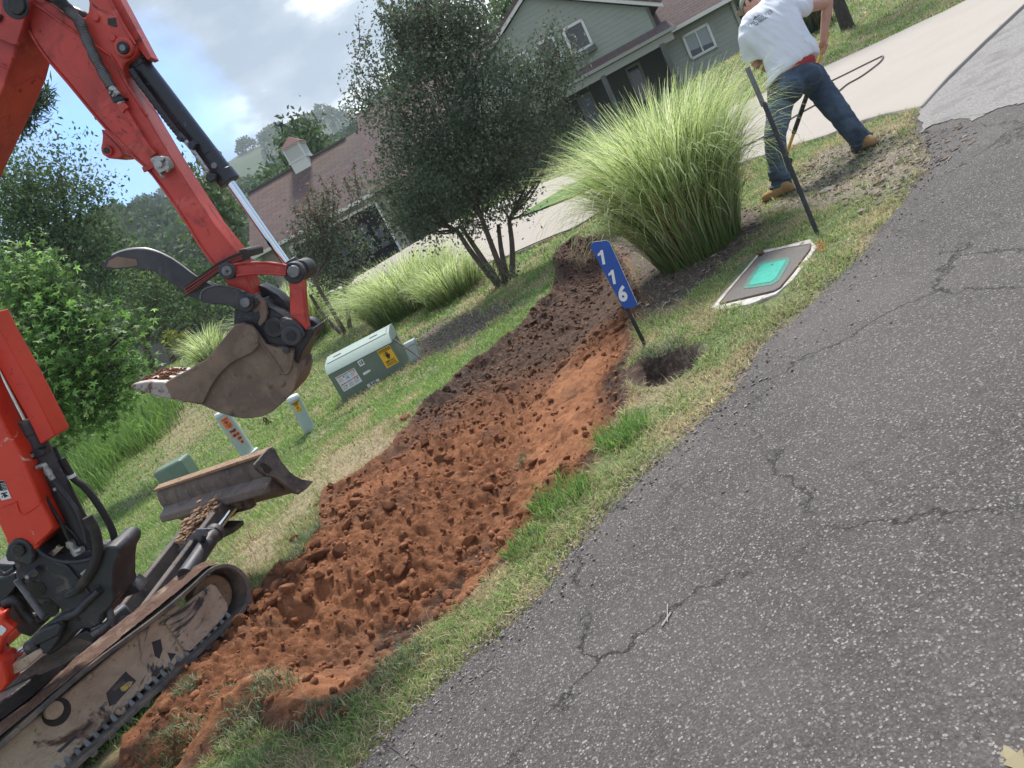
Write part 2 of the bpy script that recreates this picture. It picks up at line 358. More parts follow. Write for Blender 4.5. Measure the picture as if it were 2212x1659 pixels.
BED = np.array([hit(*p) for p in [(880, 735), (960, 690), (1060, 660), (1120, 650), (1080, 690), (1010, 735), (930, 775), (885, 800), (868, 770)]])[:, :2]
GRAV = np.array([hit(*p) for p in [(1640, 470), (1700, 420), (1770, 330), (1900, 290), (1990, 300), (2110, 265), (2080, 320), (1990, 380), (1940, 430), (1860, 430), (1760, 450)]])[:, :2]
BARE2 = np.array([hit(*p) for p in [(700, 1000), (790, 950), (830, 965), (760, 1030), (700, 1060), (620, 1150), (560, 1230), (520, 1255), (545, 1200), (640, 1080)]])[:, :2]
BARE3 = np.array([hit(*p) for p in [(350, 945), (400, 885), (420, 880), (460, 900), (440, 930), (380, 985)]])[:, :2]
# driveway: strip between two edges traced on the ground
dn = [(2330, -95), (2212, 18), (2130, 95), (2052, 172), (1994, 238), (1968, 243), (1920, 252), (1868, 266), (1790, 298), (1700, 325), (1560, 372), (1400, 425), (1310, 458), (1230, 500), (1130, 545), (1050, 572), (985, 590), (900, 600), (800, 610)]
df = [(2330, -110), (2260, -75), (2150, -22), (2090, 5), (2040, 30), (1985, 55), (1900, 95), (1790, 145), (1700, 185), (1560, 245), (1400, 310), (1310, 345), (1235, 376), (1160, 402), (1080, 440), (1000, 490), (900, 545), (700, 610)]
DN = np.array([hit(*p) for p in dn]); DF = np.array([hit(*p) for p in df])
DN[-1] = (-6.0, 33.0, 0); DN[-2] = (-2.4, 24.5, 0); DN[-3] = (-1.1, 19.8, 0); DF[-1] = (-0.5, 34, 0); DF[-2] = (1.4, 27, 0)
DRV = np.concatenate([DN, DF[::-1]])[:, :2]
ISL = np.array([hit(*p) for p in [(1118, 476), (1160, 462), (1230, 435), (1330, 388), (1400, 350), (1390, 340), (1300, 375), (1220, 412), (1160, 450)]])[:, :2]
ROADP = np.concatenate([ROADC[:, :2], [[60, -20], [0, -20], [-20, -20]]])

def lawn_h(x, y):
    d = np.hypot(x, y)
    return zb(x, y) + (fbm(x * 1.1, y * 1.1, 5) - .5) * .07 * sst(2, 6, d) + (fbm(x * 7, y * 7, 8, 3) - .5) * .03
def grow(a, b, s, g):
    out = [a]
    while out[-1] < b: out.append(out[-1] + s); s *= g
    return out
xs = np.array([-v for v in grow(4.2, 420, .07, 1.085)][::-1] + list(np.arange(-4.17, 5.4, .03)) + grow(5.43, 420, .06, 1.09))
ys = np.array([-30, -20, -10, -5, -2, 0, .5, 1.0] + list(np.arange(1.2, 8.4, .03)) + grow(8.43, 520, .05, 1.035))
X, Y = np.meshgrid(xs, ys)
Zg = lawn_h(X, Y)
sdR = poly_sd(X, Y, ROADP); sdD = poly_sd(X, Y, DRV); sdT = poly_sd(X, Y, TRP); sdH = poly_sd(X, Y, HOLE)
Zg = np.where(sdR > 0.02, zb(X, Y) - .05, Zg); Zg = Zg - .012 * sst(-.25, 0, sdR) * (sdR <= 0.02)
Zg = np.where(sdD > 0.03, zb(X, Y) - .06, Zg)
Zg = Zg - .15 * sst(0, .12, sdH) * (1 + .5 * (fbm(X * 14, Y * 14, 2) - .5))
sdM, sdB, sdG = poly_sd(X, Y, MULCH), poly_sd(X, Y, BED), poly_sd(X, Y, GRAV)
sdB2, sdB3 = poly_sd(X, Y, BARE2), poly_sd(X, Y, BARE3)
Zg = Zg + .02 * (worley(X * 18, Y * 18, 3)[0] - .4) * sst(-.1, .1, np.maximum(sdM, sdG))
nz_ = fbm(X * 3, Y * 3, 21); nf = fbm(X * 14, Y * 14, 23)
soil = sst(-.10, .03, sdT + (nf - .5) * .2)
mulch = np.maximum(sst(-.15, .1, sdM + (nf - .5) * .4), sst(-.3, .3, sdB + (nf - .5) * .8)); mulch = np.maximum(mulch, sst(-.03, .03, sdH)); soil = soil * (1 - sst(-.03, .03, sdH))
grav = np.maximum(sst(-.15, .15, sdG + (nf - .5) * .4), .9 * sst(-.10, -.01, sdR + (nf - .5) * .12))
dry = np.clip(sst(.42, .66, nz_) * .7 * (1 - .6 * sst(-1.5, -4, X)) + .9 * sst(-.5, .1, sdB2 + (nf - .5) * .6) + .9 * sst(-1.5, 1, sdB3 + (nf - .5) * 2) + .35 * sst(-.5, 0, sdR), 0, 1)
cells = np.arange(X.size).reshape(X.shape)
q = np.stack([cells[:-1, :-1], cells[:-1, 1:], cells[1:, 1:], cells[1:, :-1]], -1).reshape(-1, 4)
cT = poly_sd((X[:-1, :-1] + X[1:, 1:]) / 2, (Y[:-1, :-1] + Y[1:, 1:]) / 2, TRP).ravel()
q = q[cT < .012]
gm = mat('ground_soil', (.1, .1, .1), .95)
n, l = gm.node_tree.nodes, gm.node_tree.links.new
bs = [k for k in n if k.type == 'BSDF_PRINCIPLED'][0]
def noise(sc, de=6, ro=.6, vec=None, nn=None):
    z = nn.new('ShaderNodeTexNoise'); z.inputs['Scale'].default_value = sc; z.inputs['Detail'].default_value = de; z.inputs['Roughness'].default_value = ro
    return z
def ramp(nn, stops):
    r = nn.new('ShaderNodeValToRGB'); el = r.color_ramp.elements
    while len(el) < len(stops): el.new(.5)
    for k, (p, c) in enumerate(stops): el[k].position = p; el[k].color = (*c, 1)
    return r
tcn = n.new('ShaderNodeTexCoord'); at = n.new('ShaderNodeAttribute'); at.attribute_name = 'mask'; at2 = n.new('ShaderNodeAttribute'); at2.attribute_name = 'mask2'
sep = n.new('ShaderNodeSeparateColor'); l(at.outputs['Color'], sep.inputs[0]); sep2 = n.new('ShaderNodeSeparateColor'); l(at2.outputs['Color'], sep2.inputs[0])
def tex(sc, stops, de=8):
    z = noise(sc, de, .65, nn=n); l(tcn.outputs['Object'], z.inputs['Vector']); r = ramp(n, stops); l(z.outputs['Fac'], r.inputs[0]); return r.outputs[0]
green = tex(40, [(.3, (.035, .055, .018)), (.5, (.085, .125, .038)), (.66, (.20, .22, .09))])
dryc = tex(30, [(.3, (.10, .07, .04)), (.5, (.24, .185, .11)), (.7, (.38, .31, .19))])
soilc = tex(20, [(.3, (.060, .026, .016)), (.5, (.13, .055, .03)), (.7, (.22, .09, .045))])
mulc = tex(28, [(.3, (.028, .020, .016)), (.5, (.075, .052, .04)), (.68, (.20, .15, .125))])
gravc = tex(55, [(.3, (.07, .055, .045)), (.5, (.17, .14, .115)), (.66, (.34, .29, .24))])
cur = green
for fac, c2 in ((sep.outputs[1], dryc), (sep.outputs[2], mulc), (sep2.outputs[0], gravc), (sep.outputs[0], soilc)):
    mm = n.new('ShaderNodeMix'); mm.data_type = 'RGBA'; l(fac, mm.inputs[0]); l(cur, mm.inputs[6]); l(c2, mm.inputs[7]); cur = mm.outputs[2]
l(cur, bs.inputs['Base Color'])
z = noise(45, 8, .7, nn=n); l(tcn.outputs['Object'], z.inputs['Vector']); bp = n.new('ShaderNodeBump'); bp.inputs['Strength'].default_value = .7; bp.inputs['Distance'].default_value = .015
l(z.outputs['Fac'], bp.inputs['Height']); l(bp.outputs[0], bs.inputs['Normal'])
me = npmesh('ground', np.stack([X, Y, Zg], -1).reshape(-1, 3), q, np.stack([soil, dry, mulch], -1).reshape(-1, 3), 'mask', smooth=True)
a2 = me.attributes.new('mask2', 'FLOAT_COLOR', 'POINT'); c4 = np.ones((X.size, 4), np.float32); c4[:, 0] = grav.ravel(); a2.data.foreach_set('color', c4.ravel())
link('ground', me, gm, kind='structure')

# ---- the dug trench with its loose red soil
def trench_h(x, y):
    dl, dr, sd = line_d(x, y, TLc), line_d(x, y, TRc), poly_sd(x, y, TRP)
    t = dl / (dl + dr + 1e-6); far = sst(5.5, 3.5, y)
    z0 = zb(x, y)
    e = sst(0, .20, sd)
    prof = -.30 * np.exp(-((t - .58) / .20) ** 2) + .030 * np.exp(-((t - .2) / .16) ** 2) - .06 - .05 * t
    pile = .30 * np.exp(-(((x + 1.78) / .42) ** 2 + ((y - 3.15) / .5) ** 2)) + .10 * np.exp(-(((x + 1.5) / .5) ** 2 + ((y - 2.5) / .5) ** 2))
    wx, wy = x + .05 * fbm(x * 4, y * 4, 61), y + .05 * fbm(x * 4 + 7, y * 4, 62)
    lump = 0; zone = .30 + .70 * sst(.36, .60, fbm(x * 1.6 + 3, y * 1.6, 66, 2)); endf = 1 - .75 * sst(5.6, 7.2, y)
    smooth = np.clip(1.3 * np.exp(-((t - .76) / .14) ** 2) * sst(.34, .55, fbm(x * 1.3, y * 1.3, 67, 2) + .08) * sst(2.5, 3.0, y), 0, .95)                # scraped wall by the road side
    for s, h in ((4.5, .036), (8, .026), (15, .017), (30, .011), (60, .006)):
        f, i, ti = worley2(wx * s, wy * s, int(s * 7)); rr_ = (.34 + .26 * i) * (.8 + .4 * fbm(x * s * 1.7, y * s * 1.7, 8, 2)); dome = np.clip(1.12 - (f / rr_) ** 3, 0, 1) ** .6 * (1 + .55 * ti)
        keep = (fbm(x * s * .25, y * s * .25, int(s)) > .43) * (i > .3)
        lump = lump + h * dome * keep * (.3 + 1.2 * i) * (zone if s < 8 else .35 + .65 * zone if s < 12 else 1)
    n1 = (fbm(x * 3.5, y * 3.5, 31) - .5) * .10 + (fbm(x * 17, y * 17, 33, 5) - .5) * .055 + (fbm(x * 70, y * 70, 34, 3) - .5) * .022
    grooves = .075 * (fbm(t * 26, (x * .6 + y) * 1.3, 9, 3) - .5) * smooth + .018 * (fbm(t * 90, (x * .6 + y) * 2.5, 10, 2) - .5) * smooth
    z0 = lawn_h(x, y) - .006
    bank = .055 * np.exp(-(dl / .13) ** 2) * (.3 + fbm(x * 5, y * 5, 72, 3)) * sst(0, .03, sd); rough = sst(0, .045, sd) * ((fbm(x * 22, y * 22, 33, 5) - .5) * .05 + lump * .35)
    return z0 + bank + rough * (1 - e) + e * (prof * (.5 + .5 * far) + pile - .05 * sst(5.6, 7, y) + (lump * endf + n1) * (1 - smooth * .68) + grooves + n1 * .12), t, smooth
mn, mxx = TRP.min(0) - .1, TRP.max(0) + .1; mn[1] = max(mn[1], 1.55)
tx = np.arange(mn[0], mxx[0], .014); ty = np.concatenate([np.arange(mn[1], 5.2, .0125), np.arange(5.2, mxx[1], .025)])
TX, TY = np.meshgrid(tx, ty); TZ, TT, TS = trench_h(TX, TY)
ct = np.arange(TX.size).reshape(TX.shape)
tq = np.stack([ct[:-1, :-1], ct[:-1, 1:], ct[1:, 1:], ct[1:, :-1]], -1).reshape(-1, 4)
tc_ = poly_sd(TX[:-1, :-1], TY[:-1, :-1], TRP) + (fbm(TX[:-1, :-1] * 20, TY[:-1, :-1] * 20, 3) - .5) * .05
tq = tq[poly_sd(TX[:-1, :-1], TY[:-1, :-1], TRP).ravel() > -.10]
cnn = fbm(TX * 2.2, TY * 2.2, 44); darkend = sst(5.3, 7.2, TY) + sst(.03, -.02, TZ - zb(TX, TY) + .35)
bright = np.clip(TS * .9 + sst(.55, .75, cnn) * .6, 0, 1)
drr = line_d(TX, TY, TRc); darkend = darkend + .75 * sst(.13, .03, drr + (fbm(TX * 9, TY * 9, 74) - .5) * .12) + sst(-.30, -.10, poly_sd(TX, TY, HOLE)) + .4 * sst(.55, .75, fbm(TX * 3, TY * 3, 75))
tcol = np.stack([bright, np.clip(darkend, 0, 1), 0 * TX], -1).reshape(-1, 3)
used = np.unique(tq); remap = -np.ones(TX.size, int); remap[used] = np.arange(len(used))
tm = mat('red_clay_soil', (.1, .1, .1), .97, spec=.2)
n, l = tm.node_tree.nodes, tm.node_tree.links.new; bs = [k for k in n if k.type == 'BSDF_PRINCIPLED'][0]
tcn = n.new('ShaderNodeTexCoord'); at = n.new('ShaderNodeAttribute'); at.attribute_name = 'mask'; sep = n.new('ShaderNodeSeparateColor'); l(at.outputs['Color'], sep.inputs[0])
ca = tex(16, [(.28, (.100, .042, .021)), (.48, (.205, .086, .042)), (.72, (.34, .155, .080))], 10)
cb = tex(13, [(.3, (.22, .090, .042)), (.5, (.32, .14, .068)), (.7, (.43, .21, .11))], 10)
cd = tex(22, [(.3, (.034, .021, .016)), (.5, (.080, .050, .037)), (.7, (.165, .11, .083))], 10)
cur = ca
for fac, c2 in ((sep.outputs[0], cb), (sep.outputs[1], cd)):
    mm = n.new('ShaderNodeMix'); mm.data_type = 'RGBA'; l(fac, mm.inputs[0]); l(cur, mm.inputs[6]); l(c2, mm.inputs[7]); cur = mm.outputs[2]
l(cur, bs.inputs['Base Color']); pv = None
for sc_, st_, di_ in ((55, .9, .02), (190, .7, .006)):
    z = noise(sc_, 8, .7, nn=n); l(tcn.outputs['Object'], z.inputs['Vector']); bp = n.new('ShaderNodeBump'); bp.inputs['Strength'].default_value = st_; bp.inputs['Distance'].default_value = di_
    l(z.outputs['Fac'], bp.inputs['Height'])
    if pv: l(pv, bp.inputs['Normal'])
    pv = bp.outputs[0]
l(pv, bs.inputs['Normal']); M['clay'] = tm
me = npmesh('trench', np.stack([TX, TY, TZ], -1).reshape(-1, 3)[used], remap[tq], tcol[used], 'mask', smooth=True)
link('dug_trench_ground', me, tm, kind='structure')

# ---- road and driveway
def ribbon(name, edge, nrm, offs, zfun, m, skirt=.08):
    rows = []
    for i, (p, v) in enumerate(zip(edge, nrm)):
        r = [np.array([p[0], p[1], zfun(p[0], p[1], 0) - skirt])]
        for o in offs:
            qx, qy = p[0] + v[0] * o, p[1] + v[1] * o; r.append(np.array([qx, qy, zfun(qx, qy, o)]))
        rows.append(r)
    R = np.array(rows); k = np.arange(R.shape[0] * R.shape[1]).reshape(R.shape[:2])
    Q = np.stack([k[:-1, :-1], k[:-1, 1:], k[1:, 1:], k[1:, :-1]], -1).reshape(-1, 4)
    me = npmesh(name, R.reshape(-1, 3), Q, smooth=True); return link(name, me, m, kind='structure')
# smooth normals so the far offsets do not fold
dirm = np.array([math.cos(D2R(32)), math.sin(D2R(32))]); rn = np.tile(np.array([dirm[1], -dirm[0]]), (len(ROADC), 1))
offs = [0, .006, .015, .03, .06, .12, .25, .5, 1, 1.6, 2.5, 4, 7, 12, 20]
am = mat('asphalt', (.1, .1, .1), .9, spec=.35)
n, l = am.node_tree.nodes, am.node_tree.links.new; bs = [k for k in n if k.type == 'BSDF_PRINCIPLED'][0]
tcn = n.new('ShaderNodeTexCoord')
def vor(sc, feat='F1', rnd=1.0):
    v = n.new('ShaderNodeTexVoronoi'); v.feature = feat; v.inputs['Scale'].default_value = sc; v.inputs['Randomness'].default_value = rnd; return v
wv = noise(60, 3, .5, nn=n); l(tcn.outputs['Object'], wv.inputs['Vector'])
vm = n.new('ShaderNodeMix'); vm.data_type = 'VECTOR'; vm.inputs[0].default_value = .012; l(tcn.outputs['Object'], vm.inputs[4]); l(wv.outputs['Color'], vm.inputs[5])
v1 = vor(140); l(vm.outputs[1], v1.inputs['Vector'])
sz = n.new('ShaderNodeSeparateColor'); l(v1.outputs['Color'], sz.inputs[0])
thr = n.new('ShaderNodeMath'); thr.operation = 'MULTIPLY'; l(sz.outputs[0], thr.inputs[0]); thr.inputs[1].default_value = .66    # stone size
mk = n.new('ShaderNodeMath'); mk.operation = 'LESS_THAN'; l(v1.outputs['Distance'], mk.inputs[0]); l(thr.outputs[0], mk.inputs[1])
stone = ramp(n, [(0, (.080, .072, .068)), (.45, (.125, .114, .107)), (.8, (.20, .187, .174)), (1, (.32, .30, .275))]); l(sz.outputs[1], stone.inputs[0])
base = tex(130, [(.3, (.024, .020, .020)), (.5, (.062, .054, .052)), (.7, (.118, .106, .101))], 6)
dust = tex(.9, [(.40, (0, 0, 0)), (.75, (.42, .42, .42))], 10)
mm = n.new('ShaderNodeMix'); mm.data_type = 'RGBA'; l(mk.outputs[0], mm.inputs[0]); l(base, mm.inputs[6]); l(stone.outputs[0], mm.inputs[7])
md = n.new('ShaderNodeMix'); md.data_type = 'RGBA'; l(dust, md.inputs[0]); l(mm.outputs[2], md.inputs[6]); md.inputs[7].default_value = (.165, .150, .142, 1)
v2 = vor(1.15, 'DISTANCE_TO_EDGE'); wn2 = noise(3.2, 12, .72, nn=n); l(tcn.outputs['Object'], wn2.inputs['Vector'])
vm2 = n.new('ShaderNodeMix'); vm2.data_type = 'VECTOR'; vm2.inputs[0].default_value = .30; l(tcn.outputs['Object'], vm2.inputs[4]); l(wn2.outputs['Color'], vm2.inputs[5]); l(vm2.outputs[1], v2.inputs['Vector'])
cr_ = n.new('ShaderNodeMapRange'); cr_.inputs[1].default_value = .001; cr_.inputs[2].default_value = .0065; cr_.inputs[3].default_value = 1; cr_.inputs[4].default_value = 0; l(v2.outputs['Distance'], cr_.inputs[0])
cm = tex(.9, [(.40, (0, 0, 0)), (.50, (1, 1, 1))], 3); v3 = vor(4.2, 'DISTANCE_TO_EDGE'); l(vm2.outputs[1], v3.inputs['Vector']); cr3 = n.new('ShaderNodeMapRange'); cr3.inputs[1].default_value = .002; cr3.inputs[2].default_value = .011; cr3.inputs[3].default_value = .5; cr3.inputs[4].default_value = 0; l(v3.outputs['Distance'], cr3.inputs[0])
cm3 = tex(.55, [(.50, (0, 0, 0)), (.60, (1, 1, 1))], 4); c3 = n.new('ShaderNodeMath'); c3.operation = 'MULTIPLY'; l(cr3.outputs[0], c3.inputs[0]); l(cm3, c3.inputs[1])
c1_ = n.new('ShaderNodeMath'); c1_.operation = 'MULTIPLY'; l(cr_.outputs[0], c1_.inputs[0]); l(cm, c1_.inputs[1]); cf = n.new('ShaderNodeMath'); cf.operation = 'MULTIPLY_ADD'; l(c1_.outputs[0], cf.inputs[0]); cf.inputs[1].default_value = 1.0; l(c3.outputs[0], cf.inputs[2])
mc = n.new('ShaderNodeMix'); mc.data_type = 'RGBA'; l(cf.outputs[0], mc.inputs[0]); l(md.outputs[2], mc.inputs[6]); mc.inputs[7].default_value = (.02, .018, .018, 1)
l(mc.outputs[2], bs.inputs['Base Color'])
hs = n.new('ShaderNodeMath'); hs.operation = 'SUBTRACT'; l(mk.outputs[0], hs.inputs[0]); l(cf.outputs[0], hs.inputs[1])
bp = n.new('ShaderNodeBump'); bp.inputs['Strength'].default_value = .6; bp.inputs['Distance'].default_value = .004; l(hs.outputs[0], bp.inputs['Height'])
z = noise(130, 5, .7, nn=n); l(tcn.outputs['Object'], z.inputs['Vector']); bp2 = n.new('ShaderNodeBump'); bp2.inputs['Strength'].default_value = .6; bp2.inputs['Distance'].default_value = .005
l(z.outputs['Fac'], bp2.inputs['Height']); l(bp.outputs[0], bp2.inputs['Normal']); l(bp2.outputs[0], bs.inputs['Normal'])
ribbon('road', ROADC, rn, offs, lambda x, y, o: float(zb(x, y)) + .012 - .012 * math.exp(-o * 14) + .012 * float(fbm(x * 2, y * 2, 71) - .5), am)
ap = [hit(*p) for p in [(1984, 246), (2052, 176), (2130, 99), (2212, 22), (2300, -60), (2330, 150), (2212, 226), (2150, 240), (2110, 262), (2060, 262), (2010, 275), (1992, 290)]]
apm = mat('old_pale_asphalt', (.26, .25, .24), .95, layers=[(60, 8, .48, .62, (.13, .12, .115), .95, 0), (110, 6, .55, .68, (.36, .34, .32), .95, 0), (3, 8, .5, .7, (.15, .14, .135), .95, .3)], bump=[(60, .8, .012)])
ap = [a_ + (b_ - a_) * f_ + np.array([RNG.normal() * .018, RNG.normal() * .022, 0]) * (k_ > 4) for k_, (a_, b_) in enumerate(zip(ap, ap[1:] + ap[:1])) for f_ in (np.linspace(0, 1, 9)[:-1] if k_ > 4 else (0,))]; ap = [p + np.array([0, 0, .0185]) for p in ap]
MB().prism(ap, np.array([0, 0, -.04])).build('asphalt_apron', apm, None, kind='structure')
cm_ = mat('driveway_concrete', (.35, .315, .275), .9, layers=[(1.2, 6, .45, .7, (.33, .295, .255), .9, .3), (6, 8, .55, .75, (.34, .30, .265), .9, .5), (60, 5, .62, .72, (.28, .25, .22), .9, 0)], bump=[(90, .35, .004), (8, .2, .01)])
def resamp(P, k):
    P = np.asarray(P); s = np.concatenate([[0], np.cumsum(np.linalg.norm(np.diff(P[:, :2], axis=0), axis=1))]); s /= s[-1]
    # keep the traced correspondence: interpolate by index, not by arc length
    i = np.linspace(0, len(P) - 1, k); return np.stack([np.interp(i, np.arange(len(P)), P[:, c]) for c in range(2)], 1)
A_, B_ = resamp(DN, 170), resamp(DF, 170); rows = []
for a, b in zip(A_, B_):
    r = [np.array([a[0], a[1], float(zb(*a)) - .10])]
    for s_ in (0, .004, .03, .15, .3, .45, .6, .75, .9, 1):
        p = a * (1 - s_) + b * s_; r.append(np.array([p[0], p[1], float(zb(*p)) + .045 - (.008 if s_ == 0 else 0)]))
    rows.append(r)
R = np.array(rows); k = np.arange(R.shape[0] * R.shape[1]).reshape(R.shape[:2])
link('driveway', npmesh('driveway', R.reshape(-1, 3), np.stack([k[:-1, :-1], k[:-1, 1:], k[1:, 1:], k[1:, :-1]], -1).reshape(-1, 4), smooth=True), cm_, kind='structure')
mb = MB(); ip = [np.array([p[0], p[1], float(zb(*p)) + .085]) for p in ISL]; c0 = np.mean(ip, 0)
for s_ in range(len(ip)): mb.poly([ip[s_], ip[(s_ + 1) % len(ip)], c0])
mb.build('lawn_island_ground', mat('island_turf', (.085, .17, .035), .95, layers=[(20, 8, .45, .65, (.12, .22, .05), .95, 0)], bump=[(60, .8, .03)]), kind='structure')

# ---- wooded hills
def hill_h(x, y):
    az = np.degrees(np.arctan2(x, y)); d = np.hypot(x, y)
    n_ = fbm(az / 9 + 4, d / 160, 81)
    near = sst(90, 240, d) * d * np.tan(np.radians(6.4 + 2.6 * n_ + 4.0 * np.exp(-((az + 21) / 8) ** 2) + 1.5 * np.exp(-((az + 4) / 8) ** 2))) * .86
    far_ = sst(300, 620, d) * d * np.tan(np.radians(8.6 + 2.6 * fbm(az / 6, 3.3 + 0 * az, 83) + .8 * np.exp(-((az + 12) / 7) ** 2)))
    return np.maximum(near * sst(500, 330, d), far_ * sst(900, 640, d)) + 1.0
az = np.radians(np.linspace(-62, 48, 240)); dd = np.concatenate([np.linspace(85, 340, 70), np.linspace(350, 900, 60)])
AZ, DD = np.meshgrid(az, dd); HX, HY = DD * np.sin(AZ), DD * np.cos(AZ); HZ = hill_h(HX, HY) + 2.5 * (fbm(HX / 7, HY / 7, 85) - .5)
k = np.arange(HX.size).reshape(HX.shape)
hm = mat('hill_forest_floor', (.03, .055, .022), 1.0, layers=[(.3, 8, .45, .65, (.05, .085, .03), 1, .3)], coord='Object')
link('hills', npmesh('hills', np.stack([HX, HY, HZ], -1).reshape(-1, 3), np.stack([k[:-1, :-1], k[:-1, 1:], k[1:, 1:], k[1:, :-1]], -1).reshape(-1, 4), smooth=True), hm, kind='structure')
# ================================================================== vegetation
CAMM = np.array(cam.matrix_world.inverted())
def project(P):
    P = np.asarray(P, float); q = np.c_[P, np.ones(len(P))] @ CAMM.T; d = -q[:, 2]
    return CX + FPX * q[:, 0] / np.maximum(d, 1e-3), CY - FPX * q[:, 1] / np.maximum(d, 1e-3), d
def unit(v): return v / (np.linalg.norm(v, axis=-1, keepdims=True) + 1e-9)
def leaf_quads(P, size, aspect=.5, up=0.0, droop=0.0):
    n = len(P); d = unit(RNG.normal(size=(n, 3)) + np.array([0, 0, up - droop])); r = unit(RNG.normal(size=(n, 3)))
    s = unit(np.cross(d, r)) * (np.asarray(size) * aspect / 2)[:, None]; d = d * np.asarray(size)[:, None]
    nrm = unit(np.cross(d, s)) * (np.asarray(size) * .08)[:, None]
    V = np.stack([P, P + d * .45 + s + nrm, P + d, P + d * .45 - s + nrm], 1).reshape(-1, 3)
    return V, np.arange(n * 4).reshape(n, 4)
def star_leaves(P, size):
    Vs, Qs, o = [], [], 0; n = len(P); nrm = unit(RNG.normal(size=(n, 3)) * .6 + np.array([.1, -.35, .8])); a = unit(np.cross(nrm, RNG.normal(size=(n, 3)))); b = np.cross(nrm, a)
    for k, (an, ln) in enumerate(((0, 1), (1.15, .85), (-1.15, .85), (2.3, .55), (-2.3, .55))):
        d = (a * math.cos(an) + b * math.sin(an)) * (size * ln)[:, None]; s = (-a * math.sin(an) + b * math.cos(an)) * (size * .16)[:, None]
        V = np.stack([P, P + d * .35 + s, P + d - nrm * (size * .15)[:, None], P + d * .35 - s], 1).reshape(-1, 3)
        Vs.append(V); Qs.append(np.arange(n * 4).reshape(n, 4) + o); o += n * 4
    return np.concatenate(Vs), np.concatenate(Qs)
def palette(n, cols, var=.18, cid=None):
    cols = np.array(cols); i = (RNG.integers(0, len(cols), n) if cid is None else cid)
    return cols[i] * (1 + RNG.normal(size=(n, 1)) * var).clip(.4, 1.7)
ML = {}
def leafmat(name, tr=.35, rough=.5):
    m = mat(name, (1, 1, 1), rough, attr='col', transl=tr, spec=.4); return m
ML['leaf'] = leafmat('tree_leaves', .45); ML['grass'] = leafmat('grass_blades', .4, .6); ML['far'] = leafmat('distant_leaves', .2, .8); ML['dark'] = leafmat('dark_leaves', .3, .7)
ML['bark'] = mat('grey_brown_bark', (.10, .075, .06), .9, layers=[(14, 8, .5, .7, (.20, .16, .13), .9, .3, (1, 1, .3))], bump=[(30, .6, .01)])
ML['barkd'] = mat('dark_bark', (.045, .035, .03), .9, layers=[(14, 8, .5, .7, (.10, .08, .065), .9, .3)], bump=[(30, .6, .01)])

